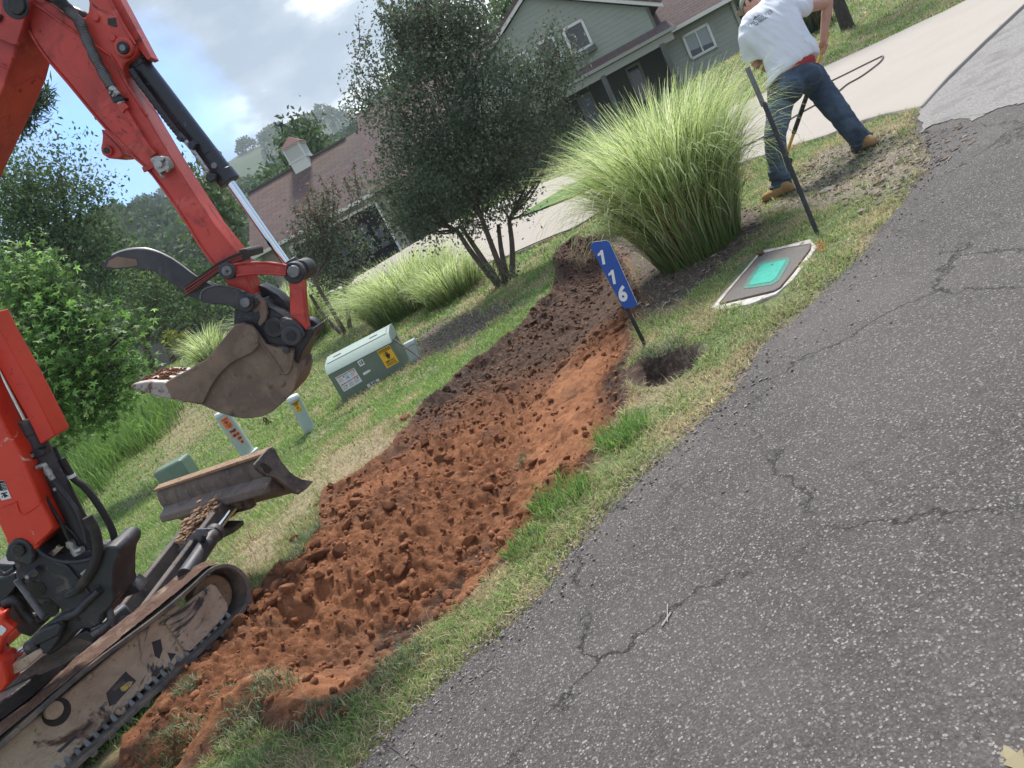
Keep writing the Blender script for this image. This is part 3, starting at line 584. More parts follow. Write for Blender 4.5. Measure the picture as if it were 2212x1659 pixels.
def tree(name, label, base, lobes, cols, leaf=.06, dens=260, cl=26, rc=.22, group=None, stems=1, trunk_r=.07, kind='quad', lm='leaf', bark='bark', fork=None,
         cat='tree', twigs=True, topcols=None, up=.2, skirt=0, shootn=0, hollow=.45):
    """lobes: (centre, radius) ; clusters of leaves fill every lobe unevenly, limbs run to them"""
    base = np.asarray(base, float); root = empty(name, tuple(base), label, cat, group)
    tb = MB(); fork = base + np.array([0, 0, .8]) if fork is None else np.asarray(fork, float)
    starts = []
    for s in range(stems):
        off = np.array([math.cos(s * 2.4), math.sin(s * 2.4), 0]) * (trunk_r * 1.3 if stems > 1 else 0)
        top = fork + off * (6 if stems > 1 else 0) + np.array([0, 0, .25 * (s % 3) * (stems > 1)])
        P = curve_pts([base + off - np.array([0, 0, .15]), base + off * 1.6 + (top - base) * .5 + RNG.normal(size=3) * .04, top], 8)
        tb.tube(P, list(np.linspace(trunk_r, trunk_r * .62, len(P))), 8); starts.append(top)
    cen, ccol = [], []
    zmin = min(c[2] - r for c, r in lobes); zmax = max(c[2] + r for c, r in lobes)
    for c, r in lobes:
        c = np.asarray(c, float); st = min(starts, key=lambda q: np.linalg.norm(q - c))
        mid = (st + c) / 2 + np.array([0, 0, -.1 * np.linalg.norm(c - st)]) + RNG.normal(size=3) * .05 * r
        tb.tube(curve_pts([st, mid, c], 8), list(np.linspace(trunk_r * .5, trunk_r * .14, 9)), 6)
        k = max(4, int(dens * r * r)); d = unit(RNG.normal(size=(k, 3))); rr = r * (hollow + (1 - hollow) * RNG.random(k) ** .5) * (1 + .25 * (RNG.random(k) - .5))
        pts = c + d * rr[:, None] * np.array([1, .85, 1]); keep = fbm(pts[:, 0] * 1.7 / r + 9, pts[:, 2] * 1.7 / r, 5) > .36
        pts = pts[keep]; cen.append(pts)
        if twigs:
            for p in pts[::3][:22]:
                m2 = (c + p) / 2 + RNG.normal(size=3) * r * .06; tb.tube([c, m2, p], [trunk_r * .12, trunk_r * .09, trunk_r * .05], 4, caps=False)
    cen = np.concatenate(cen); n = len(cen) * cl
    shape = RNG.normal(size=(n, 3)) * rc * .5; P = np.repeat(cen, cl, 0) + shape
    tint = np.repeat(palette(len(cen), cols, .22), cl, 0) * (1 + RNG.normal(size=(n, 1)) * .15).clip(.5, 1.6)
    if topcols is not None:
        h = (P[:, 2] - zmin) / (zmax - zmin); pr = RNG.random(n) < np.clip((h - .35) * 1.1, 0, .75); tint[pr] = palette(int(pr.sum()), topcols, .25)
    if shootn:                                   # upright shoots above the crown
        ext = cen[np.argsort(-cen[:, 2] + RNG.random(len(cen)) * (zmax - zmin) * .8)][:shootn]
        sh, sc = [], []
        for p in ext:
            ln = RNG.uniform(.25, .6); dv = unit(np.array([RNG.normal() * .3, RNG.normal() * .3, 1.])); tb.tube([p, p + dv * ln], [.008, .003], 4, caps=False)
            t = RNG.random(34)[:, None]; sh.append(p + dv * ln * t + RNG.normal(size=(34, 3)) * .022); sc.append(palette(34, topcols if topcols is not None else cols, .3))
        P = np.concatenate([P] + sh); tint = np.concatenate([tint] + sc); n = len(P)
    sz = leaf * RNG.uniform(.6, 1.3, n)
    V, Q = star_leaves(P, sz) if kind == 'star' else leaf_quads(P, sz, .5 if kind == 'quad' else .16, up)
    col = np.concatenate([np.repeat(tint, 4, 0)] * (5 if kind == 'star' else 1))
    me = npmesh('crown', V, Q, col); link('crown', me, ML[lm], root)
    tb.build('trunk', ML[bark], root, smooth=60)
    return root
def lob(Yd, *t): return [(aty(u, v, Yd + (dy[0] if dy else 0)), r / FPX * Yd / .96) for u, v, r, *dy in t]

G1 = [(.065, .13, .035), (.09, .17, .045), (.05, .10, .03), (.12, .20, .06)]
GD = [(.05, .098, .04), (.07, .125, .052), (.058, .105, .045), (.095, .15, .065)]
GB = [(.14, .30, .065), (.19, .37, .09), (.11, .23, .05), (.24, .42, .12)]
GM = [(.085, .12, .078), (.10, .135, .085), (.12, .15, .095), (.08, .115, .07)]
RB = [(.17, .115, .08), (.20, .14, .085), (.13, .12, .075), (.16, .09, .07)]
tree('crape_myrtle', 'large multi-stemmed crape myrtle with dusky leaves in front of the green house', hit(1090, 612),
     lob(12.4, (797, 190, 48), (790, 130, 30), (847, 215, 78), (934, 100, 92), (890, 50, 60), (1003, 69, 66), (1038, 208, 110, -.3), (934, 243, 112, -.5), (1142, 208, 78), (1195, 131, 42), (1180, 75, 22), (1229, 175, 36),
         (1205, 275, 50), (1108, 325, 86, -.4), (1003, 355, 98, -.6), (900, 347, 86), (857, 420, 55), (934, 450, 60, -.3), (1038, 420, 66), (1120, 400, 34), (1135, 455, 14), (875, 478, 36), (935, 503, 30), (1000, 478, 34), (1085, 448, 26), (900, 440, 50)),
     GM, leaf=.062, dens=215, cl=38, rc=.26, stems=5, trunk_r=.055, lm='dark', bark='bark', fork=aty(1050, 500, 12.4), topcols=RB[:1] + GM + GM, shootn=70, hollow=.3)
tree('base_sprouts', 'leafy sprouts around the foot of the large crape myrtle', hit(1085, 632), lob(12.2, (1072, 600, 20), (1095, 612, 22), (1060, 575, 14), (1108, 585, 12)), GM, leaf=.05, dens=420, cl=16, rc=.12, trunk_r=.02, fork=aty(1082, 610, 12.2), lm='dark', cat='shrub', twigs=False)
tree('crape_myrtle', 'small crape myrtle with bronze tips in front of the garage', hit(745, 717),
     lob(18, (657, 456, 20), (697, 458, 38), (724, 425, 15), (768, 405, 13), (772, 430, 20), (718, 500, 52), (676, 530, 42), (728, 552, 48), (640, 550, 26), (793, 520, 26), (690, 600, 40), (735, 595, 34), (780, 560, 24)),
     GM, leaf=.085, dens=110, cl=30, rc=.34, stems=3, trunk_r=.06, lm='dark', fork=aty(705, 645, 18), topcols=RB + RB + GM, shootn=24, hollow=.3)
tree('sweetgum_tree', 'bright green sweetgum with star shaped leaves at the lawn edge', hit(150, 985),
     lob(13.5, (30, 610, 62), (95, 590, 45), (120, 655, 74), (50, 700, 80, -.5), (160, 740, 76), (100, 790, 90, -.6), (222, 800, 62), (180, 860, 66), (20, 820, 80), (262, 780, 34), (285, 700, 18), (275, 725, 22), (290, 805, 22), (120, 900, 60), (240, 870, 40), (30, 900, 50), (205, 690, 36)),
     GB + G1, leaf=.10, dens=95, cl=20, rc=.34, trunk_r=.10, kind='star', fork=aty(90, 800, 14), hollow=.2)
tree('oak_tree', 'tall dark oak standing against the sky behind the sweetgum', aty(170, 800, 30),
     lob(30, (60, 400, 62), (130, 375, 50), (175, 420, 48), (40, 470, 80), (120, 470, 70), (190, 480, 44), (225, 540, 30), (90, 550, 90), (180, 560, 70), (10, 400, 50), (30, 560, 80), (230, 600, 60), (150, 640, 70)),
     GD + G1, leaf=.17, dens=9, cl=110, rc=1.1, trunk_r=.24, bark='barkd', fork=aty(128, 560, 30), lm='dark', hollow=.3)
tree('pine_tree', 'pine showing one needled bough behind the raised red boom', aty(-20, 560, 26), lob(26, (84, 196, 14), (66, 206, 20), (52, 228, 22), (40, 246, 16), (24, 262, 24), (-30, 240, 50)),
     [(.035, .08, .03), (.05, .10, .035)], leaf=.30, dens=90, cl=60, rc=.4, kind='needle', trunk_r=.16, fork=aty(-30, 300, 26), up=.3, bark='barkd')
tree('ash_tree', 'pale yellow-green tree rising behind the dipper arm', aty(520, 640, 44), lob(44, (438, 385, 20), (455, 420, 30), (480, 450, 34), (500, 500, 40), (470, 520, 40), (430, 470, 36), (520, 560, 36)),
     [(.10, .16, .05), (.13, .19, .06), (.07, .13, .04)], leaf=.42, dens=5, cl=44, rc=1.1, trunk_r=.2, fork=aty(490, 560, 44), lm='far', hollow=.3)
for i, (lab, Yd, ls) in enumerate([
        ('rounded dark tree between the oak and the dipper arm', 36, ((290, 590, 40), (330, 600, 44), (375, 610, 44), (320, 640, 60), (280, 650, 56), (400, 640, 40))),
        ('dusky green tree above the open thumb of the bucket', 40, ((440, 590, 40), (410, 625, 44), (460, 630, 46), (385, 660, 46), (500, 610, 40), (545, 620, 40))),
        ('dense low tree above the grey wooden fence', 33, ((330, 660, 44), (375, 670, 36), (420, 660, 38), (290, 680, 44), (460, 650, 40), (500, 640, 38), (340, 630, 40)))]):
    tree('woodland_tree', lab, aty(ls[3][0] + 60, ls[3][1] + 160, Yd), lob(Yd, *ls), GD + G1, leaf=.20, dens=7, cl=90, rc=1.05, trunk_r=.18, fork=aty(ls[3][0] + 20, ls[3][1] + 60, Yd), lm='dark', hollow=.25, group='trees at the edge of the woods')
tree('maple_tree', 'feathery tree behind the garage roof beside the cupola', aty(690, 400, 60), lob(60, (634, 290, 20), (655, 285, 18), (668, 305, 24), (690, 318, 22), (640, 315, 24), (615, 345, 20), (600, 372, 20), (700, 345, 24), (628, 372, 22), (585, 395, 16)),
     G1 + GD, leaf=.5, dens=4, cl=40, rc=1.3, trunk_r=.2, fork=aty(670, 340, 60), lm='far')
tree('backyard_tree', 'tall light green tree behind the house to the left of its gable', aty(930, 330, 46), lob(46, (862, 80, 34), (880, 40, 40), (875, 120, 34), (900, 160, 50), (940, 60, 70), (860, 160, 20), (960, 150, 70)),
     [(.09, .15, .06), (.12, .18, .07), (.07, .12, .05)], leaf=.42, dens=4.5, cl=40, rc=1.1, trunk_r=.2, fork=aty(910, 220, 46), lm='far')
tree('backyard_tree', 'dark tree peeping over the left rake of the house gable', aty(1130, 120, 42), lob(42, (1080, 14, 20), (1098, 2, 22), (1072, 30, 12), (1108, 24, 14), (1120, -20, 30)), GD + G1, leaf=.36, dens=8, cl=40, rc=.7, trunk_r=.15, fork=aty(1105, 60, 42), lm='dark')
tree('backyard_tree', 'dark foliage behind the worker at the right corner of the house', aty(1600, 90, 36), lob(36, (1570, 2, 16), (1596, 14, 12), (1588, -6, 16), (1608, 34, 12)), GD, leaf=.3, dens=9, cl=40, rc=.6, trunk_r=.1, fork=aty(1600, 40, 36), lm='dark')
tree('yellow_sapling', 'thin sapling with yellow-green leaves in front of the wooden fence', hit(424, 790), lob(27, (372, 722, 9), (388, 740, 9), (378, 745, 8), (368, 732, 6), (385, 725, 7), (402, 752, 5)), [(.20, .22, .04), (.14, .19, .04)], leaf=.16, dens=70, cl=12, rc=.2, trunk_r=.025, fork=aty(404, 757, 27), bark='bark', cat='sapling')
tree('house_shrub', 'clipped bright green shrub against the porch of the house', hit(1262, 345), lob(25, (1250, 318, 18), (1268, 312, 16), (1238, 330, 14)), GB[:2] + G1[:1], leaf=.09, dens=60, cl=30, rc=.25, trunk_r=.03, cat='shrub', twigs=False, fork=aty(1252, 325, 25))
tree('house_shrub', 'low dark shrub in the bed behind the myrtle stems', hit(1190, 385), lob(25.5, (1180, 368, 16), (1205, 356, 16), (1150, 385, 14)), RB[:1] + GD, leaf=.09, dens=50, cl=26, rc=.25, trunk_r=.03, cat='shrub', twigs=False, fork=aty(1182, 372, 25.5))
# bare lower trunk standing on the far lawn, its crown above the frame
tree('yard_tree', 'tree with a bare dark trunk on the lawn beyond the driveway', hit(1832, 62), [(aty(1832, 62, 18.8) + np.array([dx, dy, z]), r) for dx, dy, z, r in ((0, 0, 4.6, 1.5), (1.2, .5, 4.2, 1.2), (-1.3, -.3, 4.4, 1.2), (.3, -1, 5.2, 1.2), (2.2, 0, 4.0, 1.0))],
     GD + G1, leaf=.16, dens=16, cl=24, rc=.6, trunk_r=.17, bark='barkd', fork=aty(1832, 62, 18.8) + np.array([-.15, 0, 2.9]), lm='leaf')

# ---- variegated ornamental grasses
def grass_clump(name, label, base, n, R0, Hh, spread, wdt, group, cols, seed=1, seg=7, ell=(1, 1)):
    g = np.random.default_rng(seed); a = g.random(n) * 2 * math.pi; rr = R0 * np.sqrt(g.random(n))
    P0 = np.stack([base[0] + rr * np.cos(a) * ell[0], base[1] + rr * np.sin(a) * ell[1], base[2] + 0 * a - .03], 1)
    a2 = a + g.normal(size=n) * .6; out = np.stack([np.cos(a2) * ell[0], np.sin(a2) * ell[1], 0 * a2], 1)
    Ln = Hh * (1.22 - .7 * g.random(n) ** 1.7); lean = spread * (.25 + .95 * rr / R0) * g.uniform(.5, 1.4, n); cv_ = g.uniform(.5, 1.9, n) * np.where(g.random(n) < .3, 1.45, 1)
    side = np.stack([-np.sin(a2), np.cos(a2), 0 * a2], 1) + g.normal(size=(n, 3)) * .3; side = unit(side)
    t = np.linspace(0, 1, seg + 1); V = np.zeros((n, seg + 1, 2, 3)); C = np.zeros((n, seg + 1, 2, 3))
    pos = P0.copy(); ang = lean * .35
    pale, grn = palette(n, cols[0], .15), palette(n, cols[1], .2); vf = g.random(n) < .80
    dead = g.random(n) < .11; pale[dead] = palette(int(dead.sum()), [(.38, .28, .16), (.28, .20, .11)], .2); grn[dead] = (.20, .14, .08); Ln = Ln * np.where(dead, .7, 1)
    for k, tt in enumerate(t):
        wd = wdt * g.uniform(.7, 1.3, n) * (1 - .88 * tt ** 2.2) * (.55 + .45 * min(1, tt * 4))
        V[:, k, 0] = pos - side * wd[:, None]; V[:, k, 1] = pos + side * wd[:, None]
        mixf = np.clip(tt * 2.2 - .12, 0, 1) * vf; c = grn * (1 - mixf[:, None]) + pale * mixf[:, None]
        C[:, k, 0] = c; C[:, k, 1] = c * .82
        ang = ang + cv_ * (tt ** 1.6) * (2.4 / seg) * (.4 + lean)
        step = Ln / seg; pos = pos + (out * np.sin(ang)[:, None] + np.array([0, 0, 1]) * np.cos(ang)[:, None]) * step[:, None]
    k = np.arange(n * (seg + 1) * 2).reshape(n, seg + 1, 2)
    Q = np.stack([k[:, :-1, 0], k[:, :-1, 1], k[:, 1:, 1], k[:, 1:, 0]], -1).reshape(-1, 4)
    me = npmesh(name, V.reshape(-1, 3), Q, C.reshape(-1, 3), smooth=True)
    return link(name, me, ML['grass'], label=label, cat='ornamental grass', group=group, origin=tuple(base))
VG = ([(.50, .62, .25), (.60, .69, .35), (.42, .54, .20), (.66, .72, .46)], [(.09, .16, .045), (.13, .21, .06), (.17, .25, .08)])
GG = 'variegated grass clumps along the driveway'
b = hit(1548, 536); grass_clump('maiden_grass', 'huge variegated grass clump beside the worker', b + np.array([-.1, .15, 0]), 6400, .38, 1.34, .68, .0050, GG, VG, 3, 10, (1.0, .9))
b = hit(895, 672) + np.array([0, .45, 0]); grass_clump('maiden_grass', 'wide variegated grass clump behind the green utility box', b, 3400, .75, 1.15, .8, .0068, GG, VG, 4, ell=(1.25, .8))
b = hit(985, 645) + np.array([0, .4, 0]); grass_clump('maiden_grass', 'lower variegated grass clump nearest the large crape myrtle', b, 1800, .55, .85, .85, .0065, GG, VG, 5)
b = hit(655, 742); grass_clump('maiden_grass', 'variegated grass clump behind the bucket link and small crape myrtle', b, 1900, .85, 1.5, .65, .012, GG, VG, 6)
b = hit(474, 792); grass_clump('maiden_grass', 'variegated grass clump in front of the wooden fence', b, 750, .35, 1.3, .75, .012, GG, VG, 7)
b = hit(1772, 62); grass_clump('maiden_grass', 'dull green arching grass clump on the lawn behind the worker', b + np.array([0, .5, 0]), 1200, .6, 1.3, .7, .012, GG, ([(.16, .20, .12), (.22, .26, .15)], [(.06, .09, .04), (.09, .12, .05)]), 8)

# ---- lawn, verge, weeds: blades on the ground
def blades(P, Ln, Wd, lean, cols, name, curl=.8):
    n = len(P); a = RNG.random(n) * 6.283; o = np.stack([np.cos(a), np.sin(a), 0 * a], 1); s = np.stack([-np.sin(a), np.cos(a), 0 * a], 1) + RNG.normal(size=(n, 3)) * .25
    Ln, Wd, lean = Ln[:, None], Wd[:, None], lean[:, None]; up = np.array([0, 0, 1.])
    p1 = P + (o * np.sin(lean) + up * np.cos(lean)) * Ln * .5; l2 = lean + curl * RNG.random((n, 1)); p2 = p1 + (o * np.sin(l2) + up * np.cos(l2)) * Ln * .5
    V = np.stack([P - s * Wd * .5, P + s * Wd * .5, p1 - s * Wd * .4, p1 + s * Wd * .4, p2], 1).reshape(-1, 3); k = np.arange(n * 5).reshape(n, 5)
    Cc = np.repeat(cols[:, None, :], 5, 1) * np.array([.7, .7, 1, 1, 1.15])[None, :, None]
    return npmesh(name, V, [k[:, [0, 1, 3, 2]], k[:, [2, 3, 4]]], Cc.reshape(-1, 3))
LIDQ = np.array([hit(*p) for p in [(1535, 668), (1605, 560), (1757, 518), (1765, 545), (1690, 648), (1640, 662)]])[:, :2]
HOUSEP = np.array([[-9, 31.5], [16, 28], [16, 60], [-9, 60]])
def scatter(x0, x1, y0, y1, dens):
    n = int((x1 - x0) * (y1 - y0) * dens); x, y = RNG.uniform(x0, x1, n), RNG.uniform(y0, y1, n)
    u, v, d = project(np.stack([x, y, zb(x, y)], 1)); k = (d > .2) & (u > -260) & (u < 2470) & (v > -200) & (v < 1900); x, y = x[k], y[k]
    p = np.ones(len(x)); r_, d_, t_ = poly_sd(x, y, ROADP), poly_sd(x, y, DRV), poly_sd(x, y, TRP)
    p *= (r_ < .025 * fbm(x * 8, y * 8, 4)) * (1 - .55 * sst(-.10, .0, r_)); p *= d_ < .03
    nn = fbm(x * 9, y * 9, 12)
    p *= np.where(t_ > .02 + .10 * (nn - .5), 0, 1)
    p *= poly_sd(x, y, LIDQ) < .0; p *= poly_sd(x, y, HOLE) < -.0; p *= poly_sd(x, y, HOUSEP) < 0
    p *= 1 - .94 * sst(-.15, .1, poly_sd(x, y, MULCH) + (nn - .5) * .5); p *= 1 - .70 * sst(-.15, .15, poly_sd(x, y, GRAV) + (nn - .5) * .5)
    p *= 1 - .9 * sst(-.2, .3, poly_sd(x, y, BED) + (nn - .5) * .8); p *= 1 - .75 * sst(-.3, .1, poly_sd(x, y, BARE2) + (nn - .5) * .5); p *= 1 - .7 * sst(-1, 1, poly_sd(x, y, BARE3) + (nn - .5) * 2)
    p *= .35 + .65 * sst(.33, .5, fbm(x * 5, y * 5, 77))
    k = RNG.random(len(x)) < p; return x[k], y[k], r_[k], t_[k]
LG = [(.14, .25, .055), (.18, .30, .07), (.11, .20, .05), (.22, .33, .09)]
LS = [(.38, .32, .18), (.46, .40, .24), (.30, .24, .13), (.34, .34, .17)]
def lawn_cols(x, y, r_, verge):
    n = len(x); dry = sst(.45, .68, fbm(x * 3, y * 3, 21)) * .75 * (1 - .7 * sst(-1.5, -4, x)) + .2 * sst(-.5, 0, r_) + .5 * sst(-.6, .1, poly_sd(x, y, BARE2)) + .5 * sst(-1, 1, poly_sd(x, y, BARE3)) + (.36 if verge else .08)
    c = palette(n, LG, .2); s = RNG.random(n) < np.clip(dry, 0, .85); c[s] = palette(int(s.sum()), LS, .2)
    return c * (.8 + .5 * fbm(x * 1.3, y * 1.3, 91))[:, None]
VP, VC, LP, LC, VL, LL, VW, LW = [], [], [], [], [], [], [], []
for x0, x1, y0, y1, dn_, ln, wd in ((-2.2, 3.4, 1.3, 3.4, 14000, .050, .0030), (-4, 5.6, 3.4, 5.4, 9000, .052, .0038), (-6, 8.5, 5.4, 8.5, 4600, .052, .0055), (-8, 9, 8.5, 12, 2200, .056, .0085),
                                   (-13, 13, 12, 19, 700, .065, .014), (-22, 20, 19, 36, 150, .085, .030)):
    x, y, r_, t_ = scatter(x0, x1, y0, y1, dn_)
    near_road = (line_d(x, y, TRc) < line_d(x, y, TLc)) | (r_ > -1.0)
    vg = near_road & (y < 8.5) & (r_ > -2.2)
    P = np.stack([x, y, lawn_h(x, y) - .006], 1)
    for sel, PP, CC, LLn, WW, vflag in ((vg, VP, VC, VL, VW, True), (~vg, LP, LC, LL, LW, False)):
        if sel.sum() == 0: continue
        PP.append(P[sel]); CC.append(lawn_cols(x[sel], y[sel], r_[sel], vflag)); m_n = int(sel.sum())
        tuft = .6 + .9 * fbm(x[sel] * 6, y[sel] * 6, 55) ; LLn.append(ln * tuft * RNG.uniform(.5, 1.6, m_n)); WW.append(wd * RNG.uniform(.6, 1.4, m_n))
vp, lp = np.concatenate(VP), np.concatenate(LP)
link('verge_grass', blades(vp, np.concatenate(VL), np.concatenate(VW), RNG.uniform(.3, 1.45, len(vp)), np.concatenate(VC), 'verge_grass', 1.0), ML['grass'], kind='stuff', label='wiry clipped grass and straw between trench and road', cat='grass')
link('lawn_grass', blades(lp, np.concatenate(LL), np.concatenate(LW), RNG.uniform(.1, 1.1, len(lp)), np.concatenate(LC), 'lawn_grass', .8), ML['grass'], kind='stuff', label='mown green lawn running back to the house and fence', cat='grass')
# tall weeds below the sweetgum
WP = np.array([hit(*p) for p in [(100, 1010), (160, 930), (250, 900), (350, 880), (372, 905), (330, 960), (240, 1010), (190, 1080), (120, 1090)]])[:, :2]
n = 30000; x, y = RNG.uniform(WP[:, 0].min() - 1, WP[:, 0].max() + 1, n), RNG.uniform(WP[:, 1].min() - 1, WP[:, 1].max() + 1, n); sd_ = poly_sd(x, y, WP)
k = RNG.random(n) < sst(-.8, .6, sd_); x, y = x[k], y[k]
link('tall_weeds', blades(np.stack([x, y, zb(x, y)], 1), RNG.uniform(.35, .95, len(x)), RNG.uniform(.010, .022, len(x)), RNG.uniform(.05, .6, len(x)), palette(len(x), [(.10, .20, .04), (.14, .26, .06), (.07, .15, .03)], .2), 'tall_weeds', .9), ML['grass'], kind='stuff', label='tall unmown weeds below the sweetgum', cat='weeds')
# bright long tufts at the trench edge, and turf clods lying in the loose soil
def tuft(u, v, n, r, ln, label, cols, dz=0.0, lean=.9, grp='grass tufts by the trench', name='grass_tuft', ong=None):
    p = hit(u, v); rr = r * np.sqrt(RNG.random(n)); a = RNG.random(n) * 6.283; x, y = p[0] + rr * np.cos(a), p[1] + rr * np.sin(a)
    z = trench_h(x, y)[0] if ong else zb(x, y)
    z = np.where(poly_sd(x, y, TRP) > .02, z, zb(x, y)) + dz
    me = blades(np.stack([x, y, z], 1), ln * RNG.uniform(.5, 1.3, n), RNG.uniform(.0025, .0055, n), RNG.uniform(.1, lean, n), palette(n, cols, .2), name, .8)
    return link(name, me, ML['grass'], label=label, cat='grass tuft', group=grp, origin=(p[0], p[1], float(z.mean())))
TB = [(.12, .25, .05), (.16, .30, .07), (.10, .20, .045)]; TS_ = [(.13, .19, .09), (.17, .22, .12), (.34, .30, .18), (.10, .15, .07)]
tuft(1345, 945, 420, .15, .12, 'bright green long tuft at the trench edge beyond the road bend', TB)
tuft(1215, 1080, 420, .16, .11, 'bright green tuft halfway along the trench edge', TB)
tuft(1140, 1180, 260, .12, .08, 'small bright tuft nearer the loader end of the road edge', TB)
for u, v, n_, r_, lab in ((665, 1165, 500, .13, 'grey-green turf clod hanging on the upper rim of the soil heap'), (415, 1560, 420, .13, 'turf clod between the track and the loose soil'), (525, 1585, 380, .12, 'turf clod at the lower end of the soil heap'),
                      (410, 1490, 220, .08, 'small turf clod close to the track plates'), (1095, 940, 60, .05, 'few straws on the trench bottom'), (700, 1555, 260, .10, 'turf scrap where the soil meets the verge'), (860, 1440, 420, .13, 'matted tuft folded over the lower trench edge'),
                      (610, 1500, 300, .10, 'grassy scrap sunk in the lower soil heap'), (560, 1440, 160, .07, 'wisp of turf in the middle of the lower soil'), (352, 1618, 380, .12, 'turf clod at the bottom edge beside the track'), (470, 1505, 220, .09, 'crushed tuft where the track meets the soil'),
                      (640, 1205, 260, .09, 'ragged tuft on the soil bank above the idler'), (1410, 560, 70, .06, 'sparse weeds in the dark bed under the big clump'),
                      (1440, 755, 420, .14, 'grass mat overhanging the dark hole behind the number post')):
    tuft(u, v, n_, r_, .055, lab, TS_, lean=1.5, ong=True, dz=.012)
# mulch weeds / cut straws around the big clump
# hillside woods
n = 2600; az_ = RNG.uniform(-60, 46, n); d_ = np.where(RNG.random(n) < .62, RNG.uniform(120, 345, n), RNG.uniform(345, 860, n)); a = np.radians(az_)
HXc, HYc = d_ * np.sin(a), d_ * np.cos(a); hz = hill_h(HXc, HYc); rad = RNG.uniform(3.2, 5.8, n) * (1 + (d_ > 345) * .5)
u, v, _ = project(np.stack([HXc, HYc, hz], 1)); k = (u > -150) & (u < 1500) & (v > -150); HXc, HYc, hz, rad, d_ = HXc[k], HYc[k], hz[k], rad[k], d_[k]; n = len(HXc); m_ = 240
dv = unit(RNG.normal(size=(n, m_, 3))); dv[..., 2] = np.abs(dv[..., 2]) * 1.1 - .15
P = np.stack([HXc, HYc, hz + rad * .35], 1)[:, None] + dv * (rad[:, None] * RNG.uniform(.8, 1.05, (n, m_)))[..., None]
tc2 = palette(n, [(.035, .075, .025), (.05, .10, .03), (.07, .12, .035), (.03, .06, .025)], .2)[:, None] * RNG.uniform(.7, 1.35, (n, m_, 1))
V, Q = leaf_quads(P.reshape(-1, 3), np.repeat(rad * .26, m_) * RNG.uniform(.6, 1.3, n * m_), .9)
link('hillside_woods', npmesh('hillside_woods', V, Q, np.repeat(tc2.reshape(-1, 3), 4, 0)), ML['far'], kind='stuff', label='unbroken green forest covering the hills', cat='forest')
# loose clods
def clod_mesh(r, seed):
    bm = bmesh.new(); bmesh.ops.create_icosphere(bm, subdivisions=2, radius=1)
    g = np.random.default_rng(seed); off = g.random(3) * 50; sq = g.uniform(.55, 1, 3)
    for vv in bm.verts:
        c = np.array(vv.co); k = .55 + .9 * float(fbm(c[0] * 1.6 + off[0], c[1] * 1.6 + c[2] * 1.1 + off[1], seed, 4)) ; vv.co = Vector(c * k * sq * r)
    me = bpy.data.meshes.new('clod'); bm.to_mesh(me); bm.free(); return me
bases = [clod_mesh(1, s) for s in range(7)]
bv = [np.array([v.co[:] for v in m.vertices]) for m in bases]; bf = [np.array([p.vertices[:] for p in m.polygons]) for m in bases]
def trench_pts(k):
    out = []
    while len(out) < k:
        x, y = RNG.uniform(mn[0], mxx[0], 4000), RNG.uniform(mn[1], mxx[1], 4000); s = poly_sd(x, y, TRP); z, t, sm = trench_h(x, y)
        kk = (s > .05) & (RNG.random(4000) > sm * .9); out += list(zip(x[kk], y[kk], z[kk]))
    return np.array(out[:k])
pts = trench_pts(9000); Vs, Qs, o = [], [], 0
for p in pts:
    i = RNG.integers(0, 7); r = .0035 + .026 * RNG.random() ** 7; R_ = np.array(Matrix.Rotation(RNG.random() * 6.28, 3, Vector(RNG.normal(size=3)).normalized()))
    Vs.append(bv[i] @ R_.T * r + p + np.array([0, 0, r * .3])); Qs.append(bf[i] + o); o += len(bv[i])
CR_M = mat('clay_crumbs', (.24, .092, .040), .97, attr='tint', layers=[(30, 6, .4, .6, (.15, .058, .026), .97, 0), (22, 5, .55, .7, (.36, .16, .08), .97, 0)]); Vc = np.concatenate(Vs); cc_ = np.zeros((len(Vc), 3)); cc_[:, 0] = np.repeat(RNG.random(len(pts)) ** 2, [len(v_) for v_ in Vs]); cc_[:, 1] = sst(5.3, 7.2, Vc[:, 1])
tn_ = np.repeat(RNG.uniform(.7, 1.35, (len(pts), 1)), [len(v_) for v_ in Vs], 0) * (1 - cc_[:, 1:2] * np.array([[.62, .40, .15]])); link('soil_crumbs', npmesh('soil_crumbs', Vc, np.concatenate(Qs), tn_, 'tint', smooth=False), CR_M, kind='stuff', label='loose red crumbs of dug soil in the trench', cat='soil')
for m_i, me in enumerate(bases):
    at = me.attributes.new('mask', 'FLOAT_COLOR', 'POINT'); c4 = np.zeros((len(me.vertices), 4), np.float32); c4[:, 0] = (.1, .6, .2, .9, .3, .0, .5)[m_i]; c4[:, 3] = 1; at.data.foreach_set('color', c4.ravel())
    me.materials.append(M['clay'])
    for p in me.polygons: p.use_smooth = True
def block_mesh(seed, sub=3):
    g = np.random.default_rng(seed); bm = bmesh.new(); bmesh.ops.create_icosphere(bm, subdivisions=sub, radius=1); V = np.array([v.co[:] for v in bm.verts])
    for k in range(11):
        nn = unit(g.normal(size=3)); d = g.uniform(.50, .86); e_ = V @ nn - d; V = V - np.clip(e_, 0, 9)[:, None] * nn * .93
    V = V * g.uniform(.7, 1.1, 3) * (1 + .16 * (fbm(V[:, 0] * 4 + V[:, 2] * 2, V[:, 1] * 4 + seed, seed, 4) - .5))[:, None] + g.normal(size=V.shape) * .012
    for v, c in zip(bm.verts, V): v.co = Vector(c)
    me = bpy.data.meshes.new('clod'); bm.to_mesh(me); bm.free(); return me
blocks = [block_mesh(s + 40) for s in range(9)]; kv = [np.array([v.co[:] for v in m.vertices]) for m in blocks]; kf = [np.array([p.vertices[:] for p in m.polygons]) for m in blocks]
